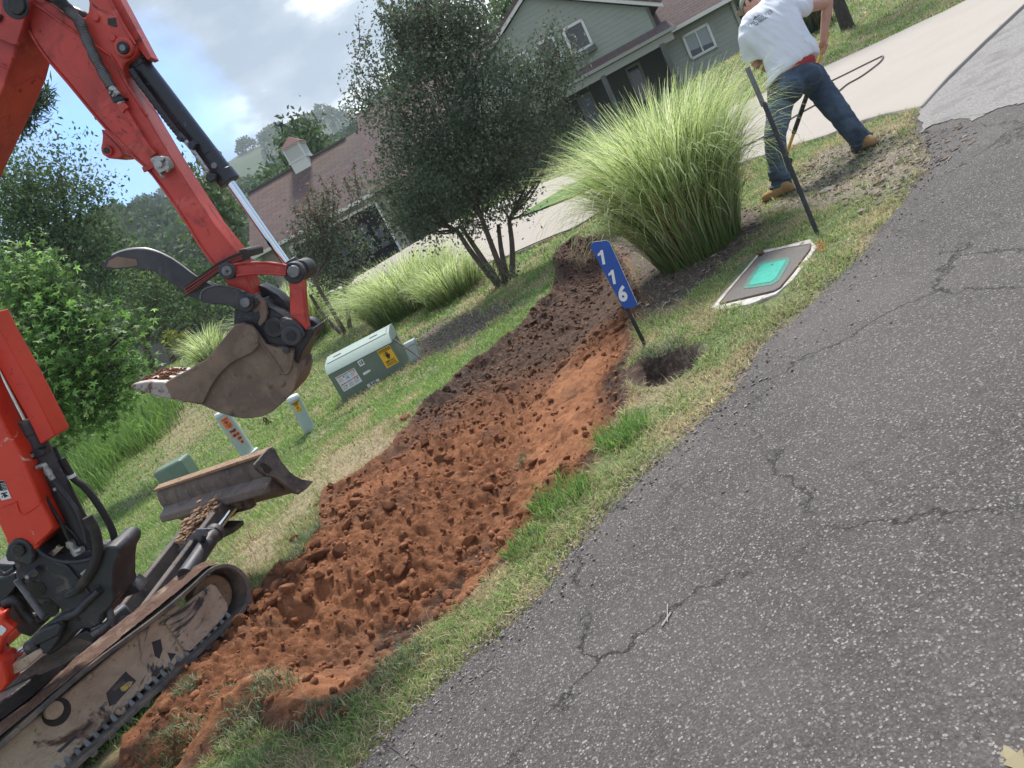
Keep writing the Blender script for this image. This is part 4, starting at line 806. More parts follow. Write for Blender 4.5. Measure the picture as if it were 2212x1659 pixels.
pts = trench_pts(1500); keep = fbm(pts[:, 0] * 2.2, pts[:, 1] * 2.2, 92) > .44; pts = pts[keep][:620]; Vs, Qs, o, cs = [], [], 0, []
for p in pts:
    i = RNG.integers(0, 9); r = .014 + .048 * RNG.random() ** 2.2; R_ = np.array(Matrix.Rotation(RNG.random() * 6.28, 3, Vector(RNG.normal(size=3)).normalized()))
    Vs.append((kv[i] @ R_.T) * np.array([r, r, r * .75]) + p + np.array([0, 0, r * RNG.uniform(-.1, .35)])); Qs.append(kf[i] + o); o += len(kv[i]); cs.append(np.full(len(kv[i]), RNG.random() ** 1.5))
Vc = np.concatenate(Vs); cc_ = np.zeros((len(Vc), 3)); cc_[:, 0] = np.concatenate(cs); cc_[:, 1] = sst(5.3, 7.2, Vc[:, 1])
link('broken_clay', npmesh('broken_clay', Vc, np.concatenate(Qs), cc_, 'mask', smooth=True), M['clay'], kind='stuff', label='broken lumps of red clay half sunk in the dug soil', cat='soil')
bases = blocks[:7]
for m_i, me in enumerate(bases):
    at = me.attributes.new('mask', 'FLOAT_COLOR', 'POINT'); c4 = np.zeros((len(me.vertices), 4), np.float32); c4[:, 0] = (.1, .6, .2, .9, .3, .0, .5)[m_i]; c4[:, 3] = 1; at.data.foreach_set('color', c4.ravel())
    me.materials.append(M['clay'])
    for p in me.polygons: p.use_smooth = True
big = [(735, 1285, .075), (545, 1385, .05), (720, 1530, .035), (745, 1540, .04), (700, 1210, .07), (745, 1205, .06), (690, 1190, .055), (860, 1130, .06), (780, 1130, .05), (1010, 870, .05), (880, 905, .07), (640, 1170, .05), (485, 1540, .06),
       (470, 1400, .05), (560, 1340, .045), (960, 1010, .05), (1040, 870, .045), (1090, 830, .05), (1130, 740, .05), (920, 960, .05), (610, 1320, .04), (830, 1200, .055), (850, 1230, .05), (1150, 800, .045)]
BIGL = ['largest clay clod, midway up the lower soil heap', 'clay clod above the track frame end in the lower heap', 'clay clod at the lower trench edge, left of a pair', 'orange clay clod at the lower trench edge, right of a pair',
        'big clod below the turf clump on the upper rim', 'clod just right of the big one below the rim turf', 'rounded clod touching the rim turf on the left bank', 'clod in the middle of the trench level with the blade', 'clod left of mid trench level with the blade end',
        'clod on the left bank level with the number post base', 'lone red clod lying on the lawn left of the trench', 'clod at the left rim near the blade end plate', 'clod beside the turf scraps next to the track plates', 'clod touching the soil close to the tensioner cover',
        'small clod below the idler wheel in the heap', 'clod in the trench level with the short pedestal base', 'upper mid-trench clod left of the scraped wall', 'clod in the upper trench below the sign post', 'clod in dark soil left of the blue sign', 'clod in the trench below the transformer corner',
        'small clod on the heap right of the idler', 'clod in the trench floor right of the blade', 'clod just below the one on the trench floor by the blade', 'clod in dark soil between sign post and left bank']
for i, (u, v, r) in enumerate(big):
    p = hit(u, v); z = float(trench_h(np.array([p[0]]), np.array([p[1]]))[0][0]) if poly_sd(p[0], p[1], TRP) > 0 else p[2]
    p = hit(u, v, z - float(zb(p[0], p[1]))); z2 = float(trench_h(np.array([p[0]]), np.array([p[1]]))[0][0]) if poly_sd(p[0], p[1], TRP) > 0 else p[2]
    o = bpy.data.objects.new('soil_clod', bases[i % 7]); o.location = (p[0], p[1], z2 + r * .2); o.scale = (r, r, r * .85); o.rotation_euler = RNG.random(3) * 6
    SC.collection.objects.link(o); tag(o, BIGL[i], 'clod', 'clods of red clay on the dug soil')
M['oldsticker'] = mat('worn_yellow_sticker', (.55, .40, .06), .7, layers=[(45, 8, .5, .56, (.33, .25, .17), .9, .5)])
M['scuff'] = mat('scuffed_steel_plate', (.13, .14, .165), .45, .2, layers=[(6, 9, .5, .68, (.30, .29, .28), .7, .8), (4, 8, .6, .7, (.04, .04, .045), .5, 1)], bump=[(30, .2, .003)])
# ================================================================== excavator
AO = np.array([-1.9, 3.5, 0.]); AA = D2R(5.5)
AU, AW = np.array([math.cos(AA), -math.sin(AA), 0]), np.array([math.sin(AA), math.cos(AA), 0])
def arm(f, x, y, w=0.0): u, v = f(x, y); return atplane(u, v, AO + AW * w, AW)
def armP(f, pts, w=0.0): return [arm(f, x, y, w) for x, y in pts]
ID = lambda x, y: (x, y)
EX = empty('mini_excavator', (-2.7, 3.9, -.1), 'orange-red mini excavator with muddy rubber tracks and black steel thumb', 'excavator')
def plate(name, f, pts, w0, w1, m, parent=None, bevel=.004, **k):
    return MB().prism(armP(f, pts, w0), AW * (w1 - w0)).build(name, m, EX if parent is None else parent, bevel=bevel, **k)
def pin(mb, f, x, y, r, w0, w1, seg=28):
    p = arm(f, x, y, w0); mb.cyl(p, p + AW * (w1 - w0), r, seg=seg)
def rnd(P, r=3, n=3): return P
# dipper (stick): box body with its raised upper plate
dip = plate('dipper_arm', ID, [(40, -60), (97, -2), (127, 18), (150, 37), (183, 38), (190, 25), (192, 8), (186, -20), (170, -60), (225, -60), (237, 0), (292, 95), (294, 112), (288, 124), (276, 132), (267, 139),
    (265, 152), (270, 168), (285, 195), (303, 228), (325, 266), (366, 335), (412, 408), (460, 482), (514, 549), (530, 590), (549, 640), (546, 662), (528, 672), (512, 664), (503, 640), (488, 610), (462, 574),
    (430, 530), (400, 480), (330, 378), (215, 262), (150, 182), (95, 118), (66, 72), (58, 20)], -.10, .045, M['red'], bevel=.007)
mb = MB()
for P in ([(70, 5), (100, 26), (140, 54), (173, 78)], [(203, 97), (215, 104), (232, 116), (239, 120), (258, 152), (276, 186), (294, 214), (318, 250)], [(237, 0), (262, 46), (292, 96)], [(62, 66), (95, 118), (150, 183), (215, 262), (270, 322), (330, 378), (400, 478), (430, 528), (462, 572)]):
    mb.tube(curve_pts(armP(ID, P, -.104), 24), .0055, 6)
mb.build('weld_bead', M['red'], dip, smooth=60)
plate('upper_flange', ID, [(237, 0), (250, -20), (322, 115), (328, 125), (318, 130), (292, 96)], -.075, -.005, M['red'], dip, .003)
MB().prism(armP(ZA, [(655, 835), (664, 880), (660, 925), (652, 960), (662, 1000), (705, 1028), (765, 1024), (800, 1008), (775, 960), (735, 915), (690, 870)], -.06), AW * .14).build('lower_lug', M['red'], dip, bevel=.004)
mb = MB(); pin(mb, ZA, 690, 975, .022, -.075, .10); mb.build('lug_bushing', M['red'], dip, bevel=.003)
mb = MB(); pin(mb, ZA, 690, 975, .013, -.078, -.07); mb.build('bore', M['grease'], dip)
mb = MB(); pin(mb, ZF, 1590, 610, .038, -.125, -.09); mb.build('cylinder_boss', M['red'], dip, bevel=.005)
mb = MB(); pin(mb, ZF, 1585, 615, .024, -.135, -.12); mb.build('cylinder_pin', M['grease'], dip, bevel=.003)
mb = MB(); pin(mb, ZF, 1585, 618, .012, -.142, -.13, 12); mb.build('grease_nipple', M['coil'], dip)
for x, y in ((1235, 225), (1450, 485)):
    mb = MB(); pin(mb, ZF, x, y, .013, -.112, -.09, 16); mb.build('bolt', M['red'], dip, bevel=.002)
plate('old_decal', ZF, [(1395, 240), (1500, 228), (1520, 352), (1470, 345), (1400, 320)], -.1005, -.102, M['grease'], dip, 0)
# boom: upper and lower box sections (its knee is above the frame)
boom = plate('boom', ID, [(-260, 640), (-290, 420), (-240, 180), (-130, -20), (-30, -70), (50, -60), (68, 0), (59, 24), (50, 58), (37, 97), (24, 150), (0, 208), (-36, 285), (-75, 370), (-110, 470), (-120, 640)], -.13, .11, M['red'], bevel=.008)
plate('boom_base', ID, [(0, 898), (12, 925), (42, 975), (66, 1030), (88, 1082), (87, 1087), (92, 1096), (112, 1140), (114, 1148), (95, 1166), (80, 1186), (66, 1192), (40, 1196), (20, 1188), (12, 1165), (0, 1138), (-30, 1070), (-75, 960), (-160, 820), (-260, 640), (-120, 640), (-60, 760)], -.11, .10, M['red_lit'], boom, .008)
plate('cast_foot', ZC, [(228, 912), (310, 872), (418, 790), (440, 830), (500, 935), (552, 1052), (505, 1110), (400, 1208), (360, 1240), (330, 1180), (290, 1060), (260, 980)], -.125, -.10, M['red_lit'], boom, .006)
mb = MB(); mb.tube(curve_pts(armP(ZC, [(0, 835), (60, 815), (120, 795), (165, 775)], -.112), 8), .004, 6)
mb.tube(curve_pts(armP(ZC, [(165, 775), (200, 880), (228, 912)], -.112), 8), .004, 6); mb.tube(curve_pts(armP(ZC, [(232, 915), (320, 868), (424, 788)], -.126), 8), .0035, 6)
mb.build('weld_bead', M['red_lit'], boom, smooth=60)
mb = MB(); mb.prism(armP(ZC, [(-40, 560), (45, 560), (118, 740), (20, 765), (-30, 690)], -.1115), -AW * .0008); mb.build('warning_decal', M['label'], boom)
mb = MB(); mb.prism(armP(ZC, [(-35, 563), (43, 563), (78, 655), (0, 668)], -.1125), -AW * .0006); mb.build('decal_print', M['blackf'], boom)
mb = MB()
for i in range(5): mb.prism(armP(ZC, [(2 + i * 7, 590 + i * 15), (48 + i * 7, 582 + i * 15), (50 + i * 7, 586 + i * 15), (4 + i * 7, 594 + i * 15)], -.1133), -AW * .0004)
mb.build('decal_text', M['label'], boom)
mb = MB(); mb.prism(armP(ZC, [(8, 690), (70, 675), (75, 688), (12, 705)], -.1125), -AW * .0006); mb.tube(armP(ZC, [(40, 690), (52, 735)], -.1128), .0025, 5); mb.tube(armP(ZC, [(52, 700), (85, 720)], -.1128), .002, 5); mb.tube(armP(ZC, [(40, 700), (18, 735)], -.1128), .002, 5)
mb.ball(arm(ZC, 60, 718, -.1128), .006, 1); mb.build('decal_pictogram', M['blackf'], boom)
plate('knee_plate', ZF, [(-40, 120), (60, -5), (350, -5), (365, 70), (358, 130), (330, 200), (290, 350), (215, 580), (140, 575), (0, 510), (-100, 480)], -.15, -.13, M['red'], boom, .004)
mb = MB(); pin(mb, ZF, 200, 62, .034, -.165, -.15); mb.build('knee_pin', M['grease'], boom, bevel=.004)
mb = MB(); pin(mb, ZF, 200, 62, .050, -.155, -.15); mb.build('pin_washer', M['black'], boom, bevel=.002)
mb = MB(); mb.prism(armP(ZF, [(-10, 185), (35, 190), (45, 230), (0, 300), (-20, 290)], -.151), -AW * .012); mb.build('keeper_plate', M['grease'], boom, bevel=.003)
mb = MB(); mb.tube(curve_pts(armP(ZF, [(0, 830), (60, 860), (115, 890), (150, 800), (165, 735), (200, 735)], -.135), 14), .006, 6); mb.tube(armP(ZF, [(115, 890), (60, 1080), (0, 1250)], -.135), .006, 6); mb.build('weld_bead', M['red'], boom, smooth=60)
# boom cylinder guard and boom cylinder
plate('cylinder_guard', ZB, [(-60, 640), (-10, 740), (20, 800), (140, 1010), (250, 1220), (360, 1440), (262, 1500), (180, 1330), (60, 1120), (0, 1010), (-60, 880)], -.03, .09, M['red_lit'], boom, .006)
def armcyl(mb, f, a, b, r, w, r2=None, seg=28): mb.cyl(arm(f, *a, w), arm(f, *b, w), r, r2, seg)
bc = MB(); armcyl(bc, ZC, (330, 60), (905, 1180), .046, .02); armcyl(bc, ZC, (270, -80), (340, 70), .050, .02); bc = bc.build('boom_cylinder', M['blackr'], EX, bevel=.003)
mb = MB(); armcyl(mb, ZC, (-30, -640), (290, -20), .024, .02); mb.build('piston_rod', M['chrome'], bc, smooth=40)
mb = MB(); mb.prism(armP(ZC, [(262, 290), (375, 235), (450, 245), (462, 290), (380, 330), (300, 350)], -.05), AW * .05); mb.build('hose_clamp', M['black'], bc, bevel=.003)
for x_, y_, w_ in ((332, 303, -.06), (565, 652, -.05)):
    mb = MB(); pin(mb, ZC, x_, y_, .0085, w_, w_ + .017, 10); mb.build('bolt', M['zinc'], bc, bevel=.001)
mb = MB(); mb.tube(curve_pts(armP(ZC, [(380, 425), (420, 410), (460, 395), (480, 430)], -.06), 10), .011, 10); armcyl(mb, ZC, (470, 425), (550, 545), .013, -.06, seg=8); armcyl(mb, ZC, (485, 450), (512, 492), .016, -.06, seg=6)
mb.build('elbow_fitting', M['zinc'], bc, smooth=35)
mb = MB(); mb.prism(armP(ZC, [(285, 435), (380, 385), (395, 450), (320, 480), (325, 440)], -.05), AW * .03); mb.build('bracket', M['black'], bc, bevel=.002)
mb = MB(); mb.tube(curve_pts(armP(ZC, [(550, 545), (590, 600), (700, 740), (800, 880), (870, 1060), (900, 1200)], -.045), 24), .011, 8); mb.build('steel_pipe', M['black'], bc, smooth=60)
mb = MB(); mb.tube(curve_pts(armP(ZC, [(350, 480), (400, 590), (470, 720), (560, 880), (640, 1010), (700, 1140), (735, 1200)], -.06), 24), .0085, 8)
mb.tube(curve_pts(armP(ZC, [(430, 640), (500, 800), (620, 980), (760, 1110), (830, 1220)], -.03), 20), .008, 8); mb.build('hydraulic_hose', M['hose'], EX, smooth=60)
mb = MB(); armcyl(mb, ZC, (712, 1185), (770, 1280), .016, -.06, seg=8); armcyl(mb, ZC, (725, 1205), (745, 1240), .020, -.06, seg=6); armcyl(mb, ZC, (775, 1300), (860, 1265), .015, -.06, seg=8); armcyl(mb, ZC, (765, 1280), (800, 1330), .017, -.06, seg=8)
mb.build('hose_fitting', M['zinc'], EX, smooth=35)
mb = MB(); mb.tube(curve_pts(armP(ZC, [(640, 330), (720, 470), (770, 545), (860, 610), (960, 725), (1070, 890), (1150, 1040), (1185, 1150), (1190, 1250)], .05), 40), .0165, 12); mb.build('sleeved_hose', M['sleeve'], EX, smooth=60)
mb = MB(); armcyl(mb, ZC, (728, 498), (745, 530), .021, .05); mb.build('white_band', M['label'], EX, smooth=30)
mb = MB()
for k in range(16): mb.ball(arm(ZC, 565 + k * 10.5, 215 + k * 20, .05), .010, 1)
mb.build('chain_links', M['black'], EX, smooth=60)
mb = MB(); mb.tube(curve_pts(armP(ZC, [(905, 935), (975, 1060), (1010, 1200), (1010, 1330), (980, 1420), (930, 1520), (860, 1620), (800, 1700)], -.10), 30), .023, 12); mb.build('wrapped_hose', M['sleeve'], EX, smooth=60)
# swing bracket (casting that carries the boom foot)
sw = plate('swing_bracket', ZM, [(60, 760), (95, 640), (150, 560), (240, 535), (330, 560), (400, 600), (460, 660), (560, 740), (680, 800), (840, 830), (1000, 830), (1160, 800), (1230, 800), (1300, 700), (1380, 630), (1500, 630), (1555, 690),
    (1550, 770), (1500, 860), (1480, 1000), (1480, 1250), (1500, 1320), (1440, 1420), (1320, 1520), (1310, 1640), (1180, 1710), (1080, 1700), (960, 1760), (880, 1880), (740, 1990), (620, 2060), (560, 2010), (420, 1960), (400, 1850), (560, 1690), (660, 1640), (820, 1560), (770, 1440), (640, 1330), (560, 1330),
    (420, 1290), (300, 1090), (200, 1060), (180, 850)], -.085, .14, M['blackr'], bevel=.012)
mb = MB(); mb.prism(armP(ZM, [(60, 745), (95, 620), (170, 545), (250, 540), (330, 575), (400, 640), (430, 740), (420, 850), (360, 885), (280, 850), (180, 835), (90, 830)], -.125), AW * .04); mb.build('foot_boss', M['blackr'], sw, bevel=.008)
mb = MB(); pin(mb, ZM, 228, 690, .030, -.14, -.12); mb.build('foot_pin', M['grease'], sw, bevel=.004)
mb = MB(); mb.tube(curve_pts(armP(ZM, [(400, 1900), (520, 1760), (680, 1640), (860, 1540), (1000, 1480), (1100, 1370), (1190, 1290), (1290, 1200)], -.10), 30), [.020] * 31 if False else .019, 8); mb.build('casting_rib', M['blackr'], sw, smooth=60)
mb = MB(); mb.prism(armP(ZM, [(400, 1870), (420, 1780), (560, 1700), (740, 1640), (800, 1700), (760, 1790), (560, 1890), (450, 1930)], -.15), AW * .05); mb.build('pivot_boss', M['blackr'], sw, bevel=.01)
mb = MB(); mb.prism(armP(ZM, [(800, 1290), (860, 1220), (980, 1150), (1060, 1135), (1090, 1170), (1060, 1215), (960, 1280), (850, 1330)], -.115), AW * .035); mb.build('step_pad', M['blackr'], sw, bevel=.01)
mb = MB(); mb.tube(curve_pts(armP(ZM, [(470, 650), (560, 735), (700, 800), (860, 830), (1020, 825), (1180, 795)], -.09), 20), .010, 8); mb.tube(curve_pts(armP(ZM, [(690, 830), (850, 880), (960, 1000), (1080, 1140), (1190, 1280)], -.09), 20), .009, 8); mb.build('edge_rib', M['blackr'], sw, smooth=60)
for P_ in ([(980, 1000), (1030, 965), (1150, 920), (1180, 1010), (1100, 1120), (1060, 1110)], [(1220, 1130), (1300, 1130), (1310, 1240), (1190, 1260), (1150, 1200)], [(300, 1130), (420, 1080), (560, 1100), (610, 1180), (570, 1250), (440, 1290), (370, 1240)],
           [(560, 1340), (640, 1330), (740, 1400), (770, 1480), (720, 1530), (600, 1560), (520, 1480)]):
    MB().prism(armP(ZM, P_, -.0855), -AW * .003).build('recess_shade', M['grease'], sw)  # dark sheets laid on the casting stand for the shade in its hollows
mb = MB(); mb.prism(armP(ZM, [(1030, 985), (1120, 920), (1170, 950), (1130, 1040), (1090, 1060)], -.092), AW * .01); mb.build('valve_window', M['zinc'], sw, bevel=.004)
mb = MB(); pin(mb, ZM, 1010, 1580, .010, -.09, -.08, 16); mb.build('bolt', M['grease'], sw)
mb = MB(); mb.prism(armP(ZM, [(240, 1070), (440, 915), (510, 980), (470, 1020), (270, 1095)], -.12), AW * .03); mb.build('hose_bracket', M['blackr'], sw, bevel=.004)
mb = MB(); pin(mb, ZM, 345, 1035, .010, -.13, -.115, 10); mb.build('bolt', M['zinc'], sw, bevel=.001)
P = curve_pts(armP(ZM, [(210, 1060), (280, 1150), (380, 1290), (480, 1430), (560, 1530), (610, 1560)], -.14), 90)
mb = MB(); mb.tube(P, [.0135 + .0025 * (k % 2) for k in range(len(P))], 10); mb.build('ribbed_hose', M['coil'], EX, smooth=30)
P = curve_pts([arm(ZN, 1390, 350, .0), arm(ZN, 1430, 400, -.03), arm(ZN, 1420, 500, -.06), arm(ZN, 1320, 590, -.08), arm(ZN, 1200, 660, -.09)], 80)
mb = MB(); mb.tube(P, [.0155 + .0025 * (k % 2) for k in range(len(P))], 10); mb.tube(curve_pts(armP(ZN, [(1470, 540), (1330, 540), (1200, 600), (1120, 650)], -.06), 20), .012, 8); mb.build('conduit', M['coil'], EX, smooth=30)
mb = MB(); mb.prism(armP(ZN, [(975, 690), (1110, 620), (1250, 700), (1190, 765)], -.09), AW * .1); mb.build('conduit_box', M['black'], EX, bevel=.004)
mb = MB(); mb.prism(armP(ZM, [(480, 560), (700, 640), (980, 800), (700, 800), (520, 700)], -.02), AW * .1)
for k in range(5): mb.tube(curve_pts(armP(ZM, [(470, 640 + k * 25), (620, 690 + k * 22), (800, 750 + k * 18), (980, 800 + k * 8)], -.03), 14), .010, 8)
mb.build('hose_bundle', M['sleeve'], EX, smooth=60)
mb = MB(); mb.prism(armP(ZM, [(600, 740), (740, 640), (820, 640), (690, 770)], -.06), AW * .01); mb.build('clamp_strap', M['mud'], EX, bevel=.002)
mb = MB(); pin(mb, ZM, 655, 715, .006, -.07, -.055, 8); pin(mb, ZM, 740, 640, .006, -.07, -.055, 8); mb.build('bolt', M['zinc'], EX)
mb = MB(); armcyl(mb, ZC, (860, 1180), (1190, 1290), .030, .02); mb.ball(arm(ZC, 1190, 1290, .02), .055, 3); armcyl(mb, ZC, (905, 1150), (945, 1240), .05, .02); mb.build('cylinder_trunnion', M['blackr'], EX, smooth=60)
mb = MB(); mb.prism(armP(ZC, [(540, 900), (585, 1010), (560, 1080), (400, 1210), (480, 1240), (700, 1280), (760, 1150), (640, 980)], .03), AW * .08); mb.build('inner_casting', M['grease'], EX, bevel=.01)
mb = MB(); mb.prism(armP(ZM, [(-100, 860), (180, 870), (200, 1100), (60, 1200), (0, 1420), (-100, 1400)], .0), AW * .2); mb.prism(armP(ZM, [(-60, 1050), (190, 980), (240, 1130), (100, 1310), (-60, 1480)], -.05), AW * .1)
mb.build('valve_cover', M['black'], EX, bevel=.01)
mb = MB(); mb.prism(armP(ZM, [(100, 1340), (300, 1120), (420, 1300), (560, 1400), (500, 1700), (400, 1800), (250, 1750), (60, 1480)], .0), AW * .2); mb.tube(curve_pts(armP(ZM, [(80, 1380), (200, 1330), (300, 1480), (420, 1600)], -.06), 14), .03, 8)
mb.tube(curve_pts(armP(ZM, [(330, 1560), (430, 1530), (520, 1600), (620, 1500), (730, 1450)], -.05), 14), .02, 8); mb.build('swing_motor', M['grease'], EX, smooth=60)
mb = MB(); mb.tube(curve_pts(armP(ZM, [(-20, 950), (60, 990), (140, 950), (190, 910)], -.12), 12), .010, 8); mb.tube(curve_pts(armP(ZN, [(60, 720), (90, 790), (140, 860)], -.08), 8), .004, 6); mb.build('cable', M['hose'], EX, smooth=60)
# swing cylinder and the orange house skirt at the frame edge
mb = MB(); mb.cyl(arm(ZN, -150, 1200, -.10), arm(ZN, 60, 1060, -.10), .028); mb.cyl(arm(ZN, 60, 1060, -.10), arm(ZN, 400, 830, -.10), .026); mb.build('swing_cylinder_rod', M['chrome'], EX, smooth=40)
mb = MB(); mb.cyl(arm(ZN, 380, 850, -.10), arm(ZN, 520, 760, -.10), .038); mb.prism(armP(ZN, [(480, 700), (700, 600), (790, 660), (740, 760), (640, 900), (560, 930), (520, 860)], -.14), AW * .12); mb.build('swing_cylinder_head', M['blackr'], EX, bevel=.006)
mb = MB(); mb.prism(armP(ZN, [(75, 1100), (250, 1010), (430, 900), (520, 870), (550, 900), (420, 1020), (330, 1110), (180, 1190), (110, 1260)], -.15), AW * .03); mb.build('mudguard', M['mud'], EX, bevel=.003)
mb = MB(); mb.prism(armP(ZN, [(-200, 380), (-20, 410), (50, 375), (60, 420), (45, 500), (120, 560), (190, 590), (140, 650), (50, 730), (10, 860), (-60, 1000), (-200, 1000)], -.16), AW * .05)
mb.prism(armP(ZN, [(-200, 980), (0, 1020), (50, 1080), (90, 1200), (104, 1300), (40, 1400), (-60, 1450), (-200, 1480)], -.20), AW * .12); mb.build('body_skirt', M['red_lit'], EX, bevel=.015)
mb = MB(); mb.prism(armP(ZN, [(-30, 590), (15, 540), (80, 590), (80, 615), (20, 680), (-20, 660)], -.162), -AW * .001); mb.build('skirt_decal', M['label'], EX)
# black recesses behind: slewing frame
# stick cylinder
cy = MB(); armcyl(cy, ZA, (900, 412), (1492, 1182), .043, -.02); armcyl(cy, ZA, (893, 400), (925, 442), .047, -.02); armcyl(cy, ZA, (1440, 1115), (1492, 1182), .047, -.02); armcyl(cy, ZA, (1350, 1000), (1356, 1008), .0445, -.02)
cy.prism(armP(ZA, [(800, 300), (850, 280), (935, 300), (945, 345), (920, 385), (850, 410), (815, 380)], -.055), AW * .07); cy = cy.build('bucket_cylinder', M['black'], EX, bevel=.003)
mb = MB(); armcyl(mb, ZA, (1490, 1180), (1868, 1720), .0195, -.02); mb.build('piston_rod', M['chrome'], cy, smooth=40)
P = curve_pts(armP(ZA, [(850, 450), (900, 530), (960, 610), (1040, 720), (1100, 800), (1150, 862)], -.09), 60); mb = MB(); mb.tube(P, [.0115 + .0018 * (k % 4 < 2) for k in range(len(P))], 10); mb.build('cylinder_hose', M['hose'], cy, smooth=50)
mb = MB(); armcyl(mb, ZA, (1150, 862), (1200, 912), .013, -.09, seg=8); armcyl(mb, ZA, (1160, 880), (1185, 905), .017, -.09, seg=6); mb.prism(armP(ZA, [(1212, 925), (1250, 910), (1272, 930), (1250, 975), (1222, 960)], -.10), AW * .05); mb.build('pipe_clamp', M['black'], cy, bevel=.002)
mb = MB(); armcyl(mb, ZA, (1200, 912), (1240, 960), .010, -.085, seg=10); armcyl(mb, ZA, (1240, 960), (1350, 1115), .009, -.085, seg=10); mb.build('steel_pipe', M['zinc'], cy, smooth=40)
mb = MB(); mb.prism(armP(ZA, [(1335, 1120), (1395, 1125), (1400, 1165), (1360, 1190), (1330, 1165)], -.10), AW * .07); mb.build('port_block', M['black'], cy, bevel=.006)
mb = MB(); pin(mb, ZA, 1385, 1073, .013, -.07, -.055, 16); mb.build('port_plug', M['coil'], cy, bevel=.002)
# hoses along the dipper
P = curve_pts(armP(ZF, [(690, -60), (780, -5), (860, 90), (950, 190), (1030, 280), (1075, 380), (1115, 480), (1155, 580), (1205, 690), (1260, 800), (1325, 920), (1385, 1030), (1440, 1130)], -.135), 260)
mb = MB(); mb.tube(P, [.0175 + .0035 * (k % 4 < 2) + .002 * math.sin(k * .15) for k in range(len(P))], 12); mb.build('spring_wrapped_hose', M['coil'], EX, smooth=25)
mb = MB(); mb.tube(curve_pts(armP(ZF, [(590, -30), (700, 40), (820, 110), (940, 150), (1060, 200), (1100, 240)], -.05), 30), .022, 10); mb.tube(curve_pts(armP(ZF, [(560, -60), (720, 30), (900, 170), (1010, 290)], -.10), 20), .012, 8); mb.build('hose_bundle', M['hose'], EX, smooth=60)
mb = MB(); mb.prism(armP(ZF, [(1385, 1180), (1430, 1170), (1560, 1250), (1610, 1262), (1590, 1290), (1470, 1335), (1445, 1300)], -.145), AW * .045); mb.build('clamp_block', M['black'], dip, bevel=.003)
mb = MB(); armcyl(mb, ZF, (1440, 1130), (1530, 1240), .014, -.14, seg=10); armcyl(mb, ZF, (1460, 1170), (1480, 1195), .019, -.14, seg=6); armcyl(mb, ZF, (1500, 1215), (1515, 1235), .019, -.14, seg=6); armcyl(mb, ZF, (1540, 1290), (1590, 1345), .016, -.125, seg=6); mb.build('steel_coupling', M['zinc'], dip, smooth=30)
mb = MB(); armcyl(mb, ZF, (1570, 1350), (1640, 1430), .019, -.122, seg=6); mb.tube(curve_pts(armP(ZA, [(815, 715), (860, 790), (915, 880), (960, 950), (985, 990)], -.118), 16), .0095, 10); armcyl(mb, ZA, (970, 970), (1000, 1008), .016, -.118, seg=8); mb.build('painted_pipe', M['red'], dip, smooth=40)
mb = MB(); mb.prism(armP(ZA, [(985, 1030), (1010, 1010), (1060, 1012), (1085, 1045), (1100, 1090), (1060, 1110), (1030, 1125), (1000, 1090)], -.155), AW * .05); mb.cyl(arm(ZA, 1005, 1020, -.13), arm(ZA, 1060, 1110, -.13), .022, seg=12); pin(mb, ZA, 1025, 1065, .016, -.168, -.15, 8)
pin(mb, ZA, 1048, 1028, .010, -.165, -.15, 8); armcyl(mb, ZA, (1040, 1120), (1060, 1155), .008, -.13, seg=8); armcyl(mb, ZA, (1080, 1090), (1100, 1106), .014, -.14, seg=8); mb.build('shutoff_valve', M['zinc'], dip, bevel=.002)
mb = MB(); mb.prism(armP(ZA, [(925, 1085), (990, 1065), (1060, 1030), (1090, 1040), (1000, 1090), (940, 1118)], -.104), -AW * .012); mb.build('valve_bracket', M['red'], dip, bevel=.002)
# thumb, tied back with a ratchet strap
TH = [(108, 300), (118, 275), (150, 240), (200, 205), (250, 180), (300, 165), (400, 150), (480, 152), (540, 165), (600, 185), (700, 235), (790, 298), (870, 360), (960, 415), (1100, 490), (1180, 540), (1100, 600), (980, 600), (830, 552), (780, 500), (700, 440), (610, 385), (560, 345),
      (520, 336), (490, 322), (450, 332), (420, 318), (390, 322), (355, 310), (325, 320), (290, 312), (255, 326), (220, 318), (190, 332), (150, 330), (120, 322)]
th = plate('thumb', ZK, TH, -.105, -.085, M['blackr'], bevel=.003)
plate('thumb_plate', ZK, TH, .065, .085, M['black'], th, .003)
for w_ in (-.095, .075):
    mb = MB(); mb.tube(curve_pts(armP(ZK, [(200, 203), (300, 164), (400, 149), (500, 153), (600, 184), (700, 234), (790, 297), (870, 359), (905, 385)], w_), 30), .0055, 6); mb.build('polished_edge', M['edge'], th, smooth=60)
mb = MB(); mb.prism(armP(ZK, [(780, 505), (830, 550), (980, 600), (985, 585), (840, 535), (790, 495)], -.085), AW * .16); mb.build('thumb_web', M['black'], th)
mb = MB()
for a, b in (((930, 470), (1050, 440)), ((1000, 430), (1090, 462)), ((1010, 490), (1140, 450))): mb.tube(armP(ZK, [a, b], .0), .006, 6)
mb.build('strap_rail', M['coil'], th)
plate('thumb_mud', ZK, [(150, 300), (170, 250), (240, 215), (330, 230), (400, 240), (415, 290), (330, 305), (220, 312)], -.107, -.1065, M['bucket'], th, 0)
mb = MB()
def band(P, hw, w, m_, nm, par):
    P = [np.array(p, float) for p in P]; a, b = [], []
    for i, p in enumerate(P):
        t = P[min(i + 1, len(P) - 1)] - P[max(i - 1, 0)]; t /= np.linalg.norm(t); n_ = np.array([-t[1], t[0]]) * hw
        a.append(tuple(p + n_)); b.append(tuple(p - n_))
    return plate(nm, ZK, a + b[::-1], w, w + .006, m_, par, 0)
st_ = band([(830, 510), (900, 455), (1000, 380), (1100, 310), (1200, 255), (1300, 215), (1355, 195)], 40, -.128, M['sleeve'], 'ratchet_strap', EX)
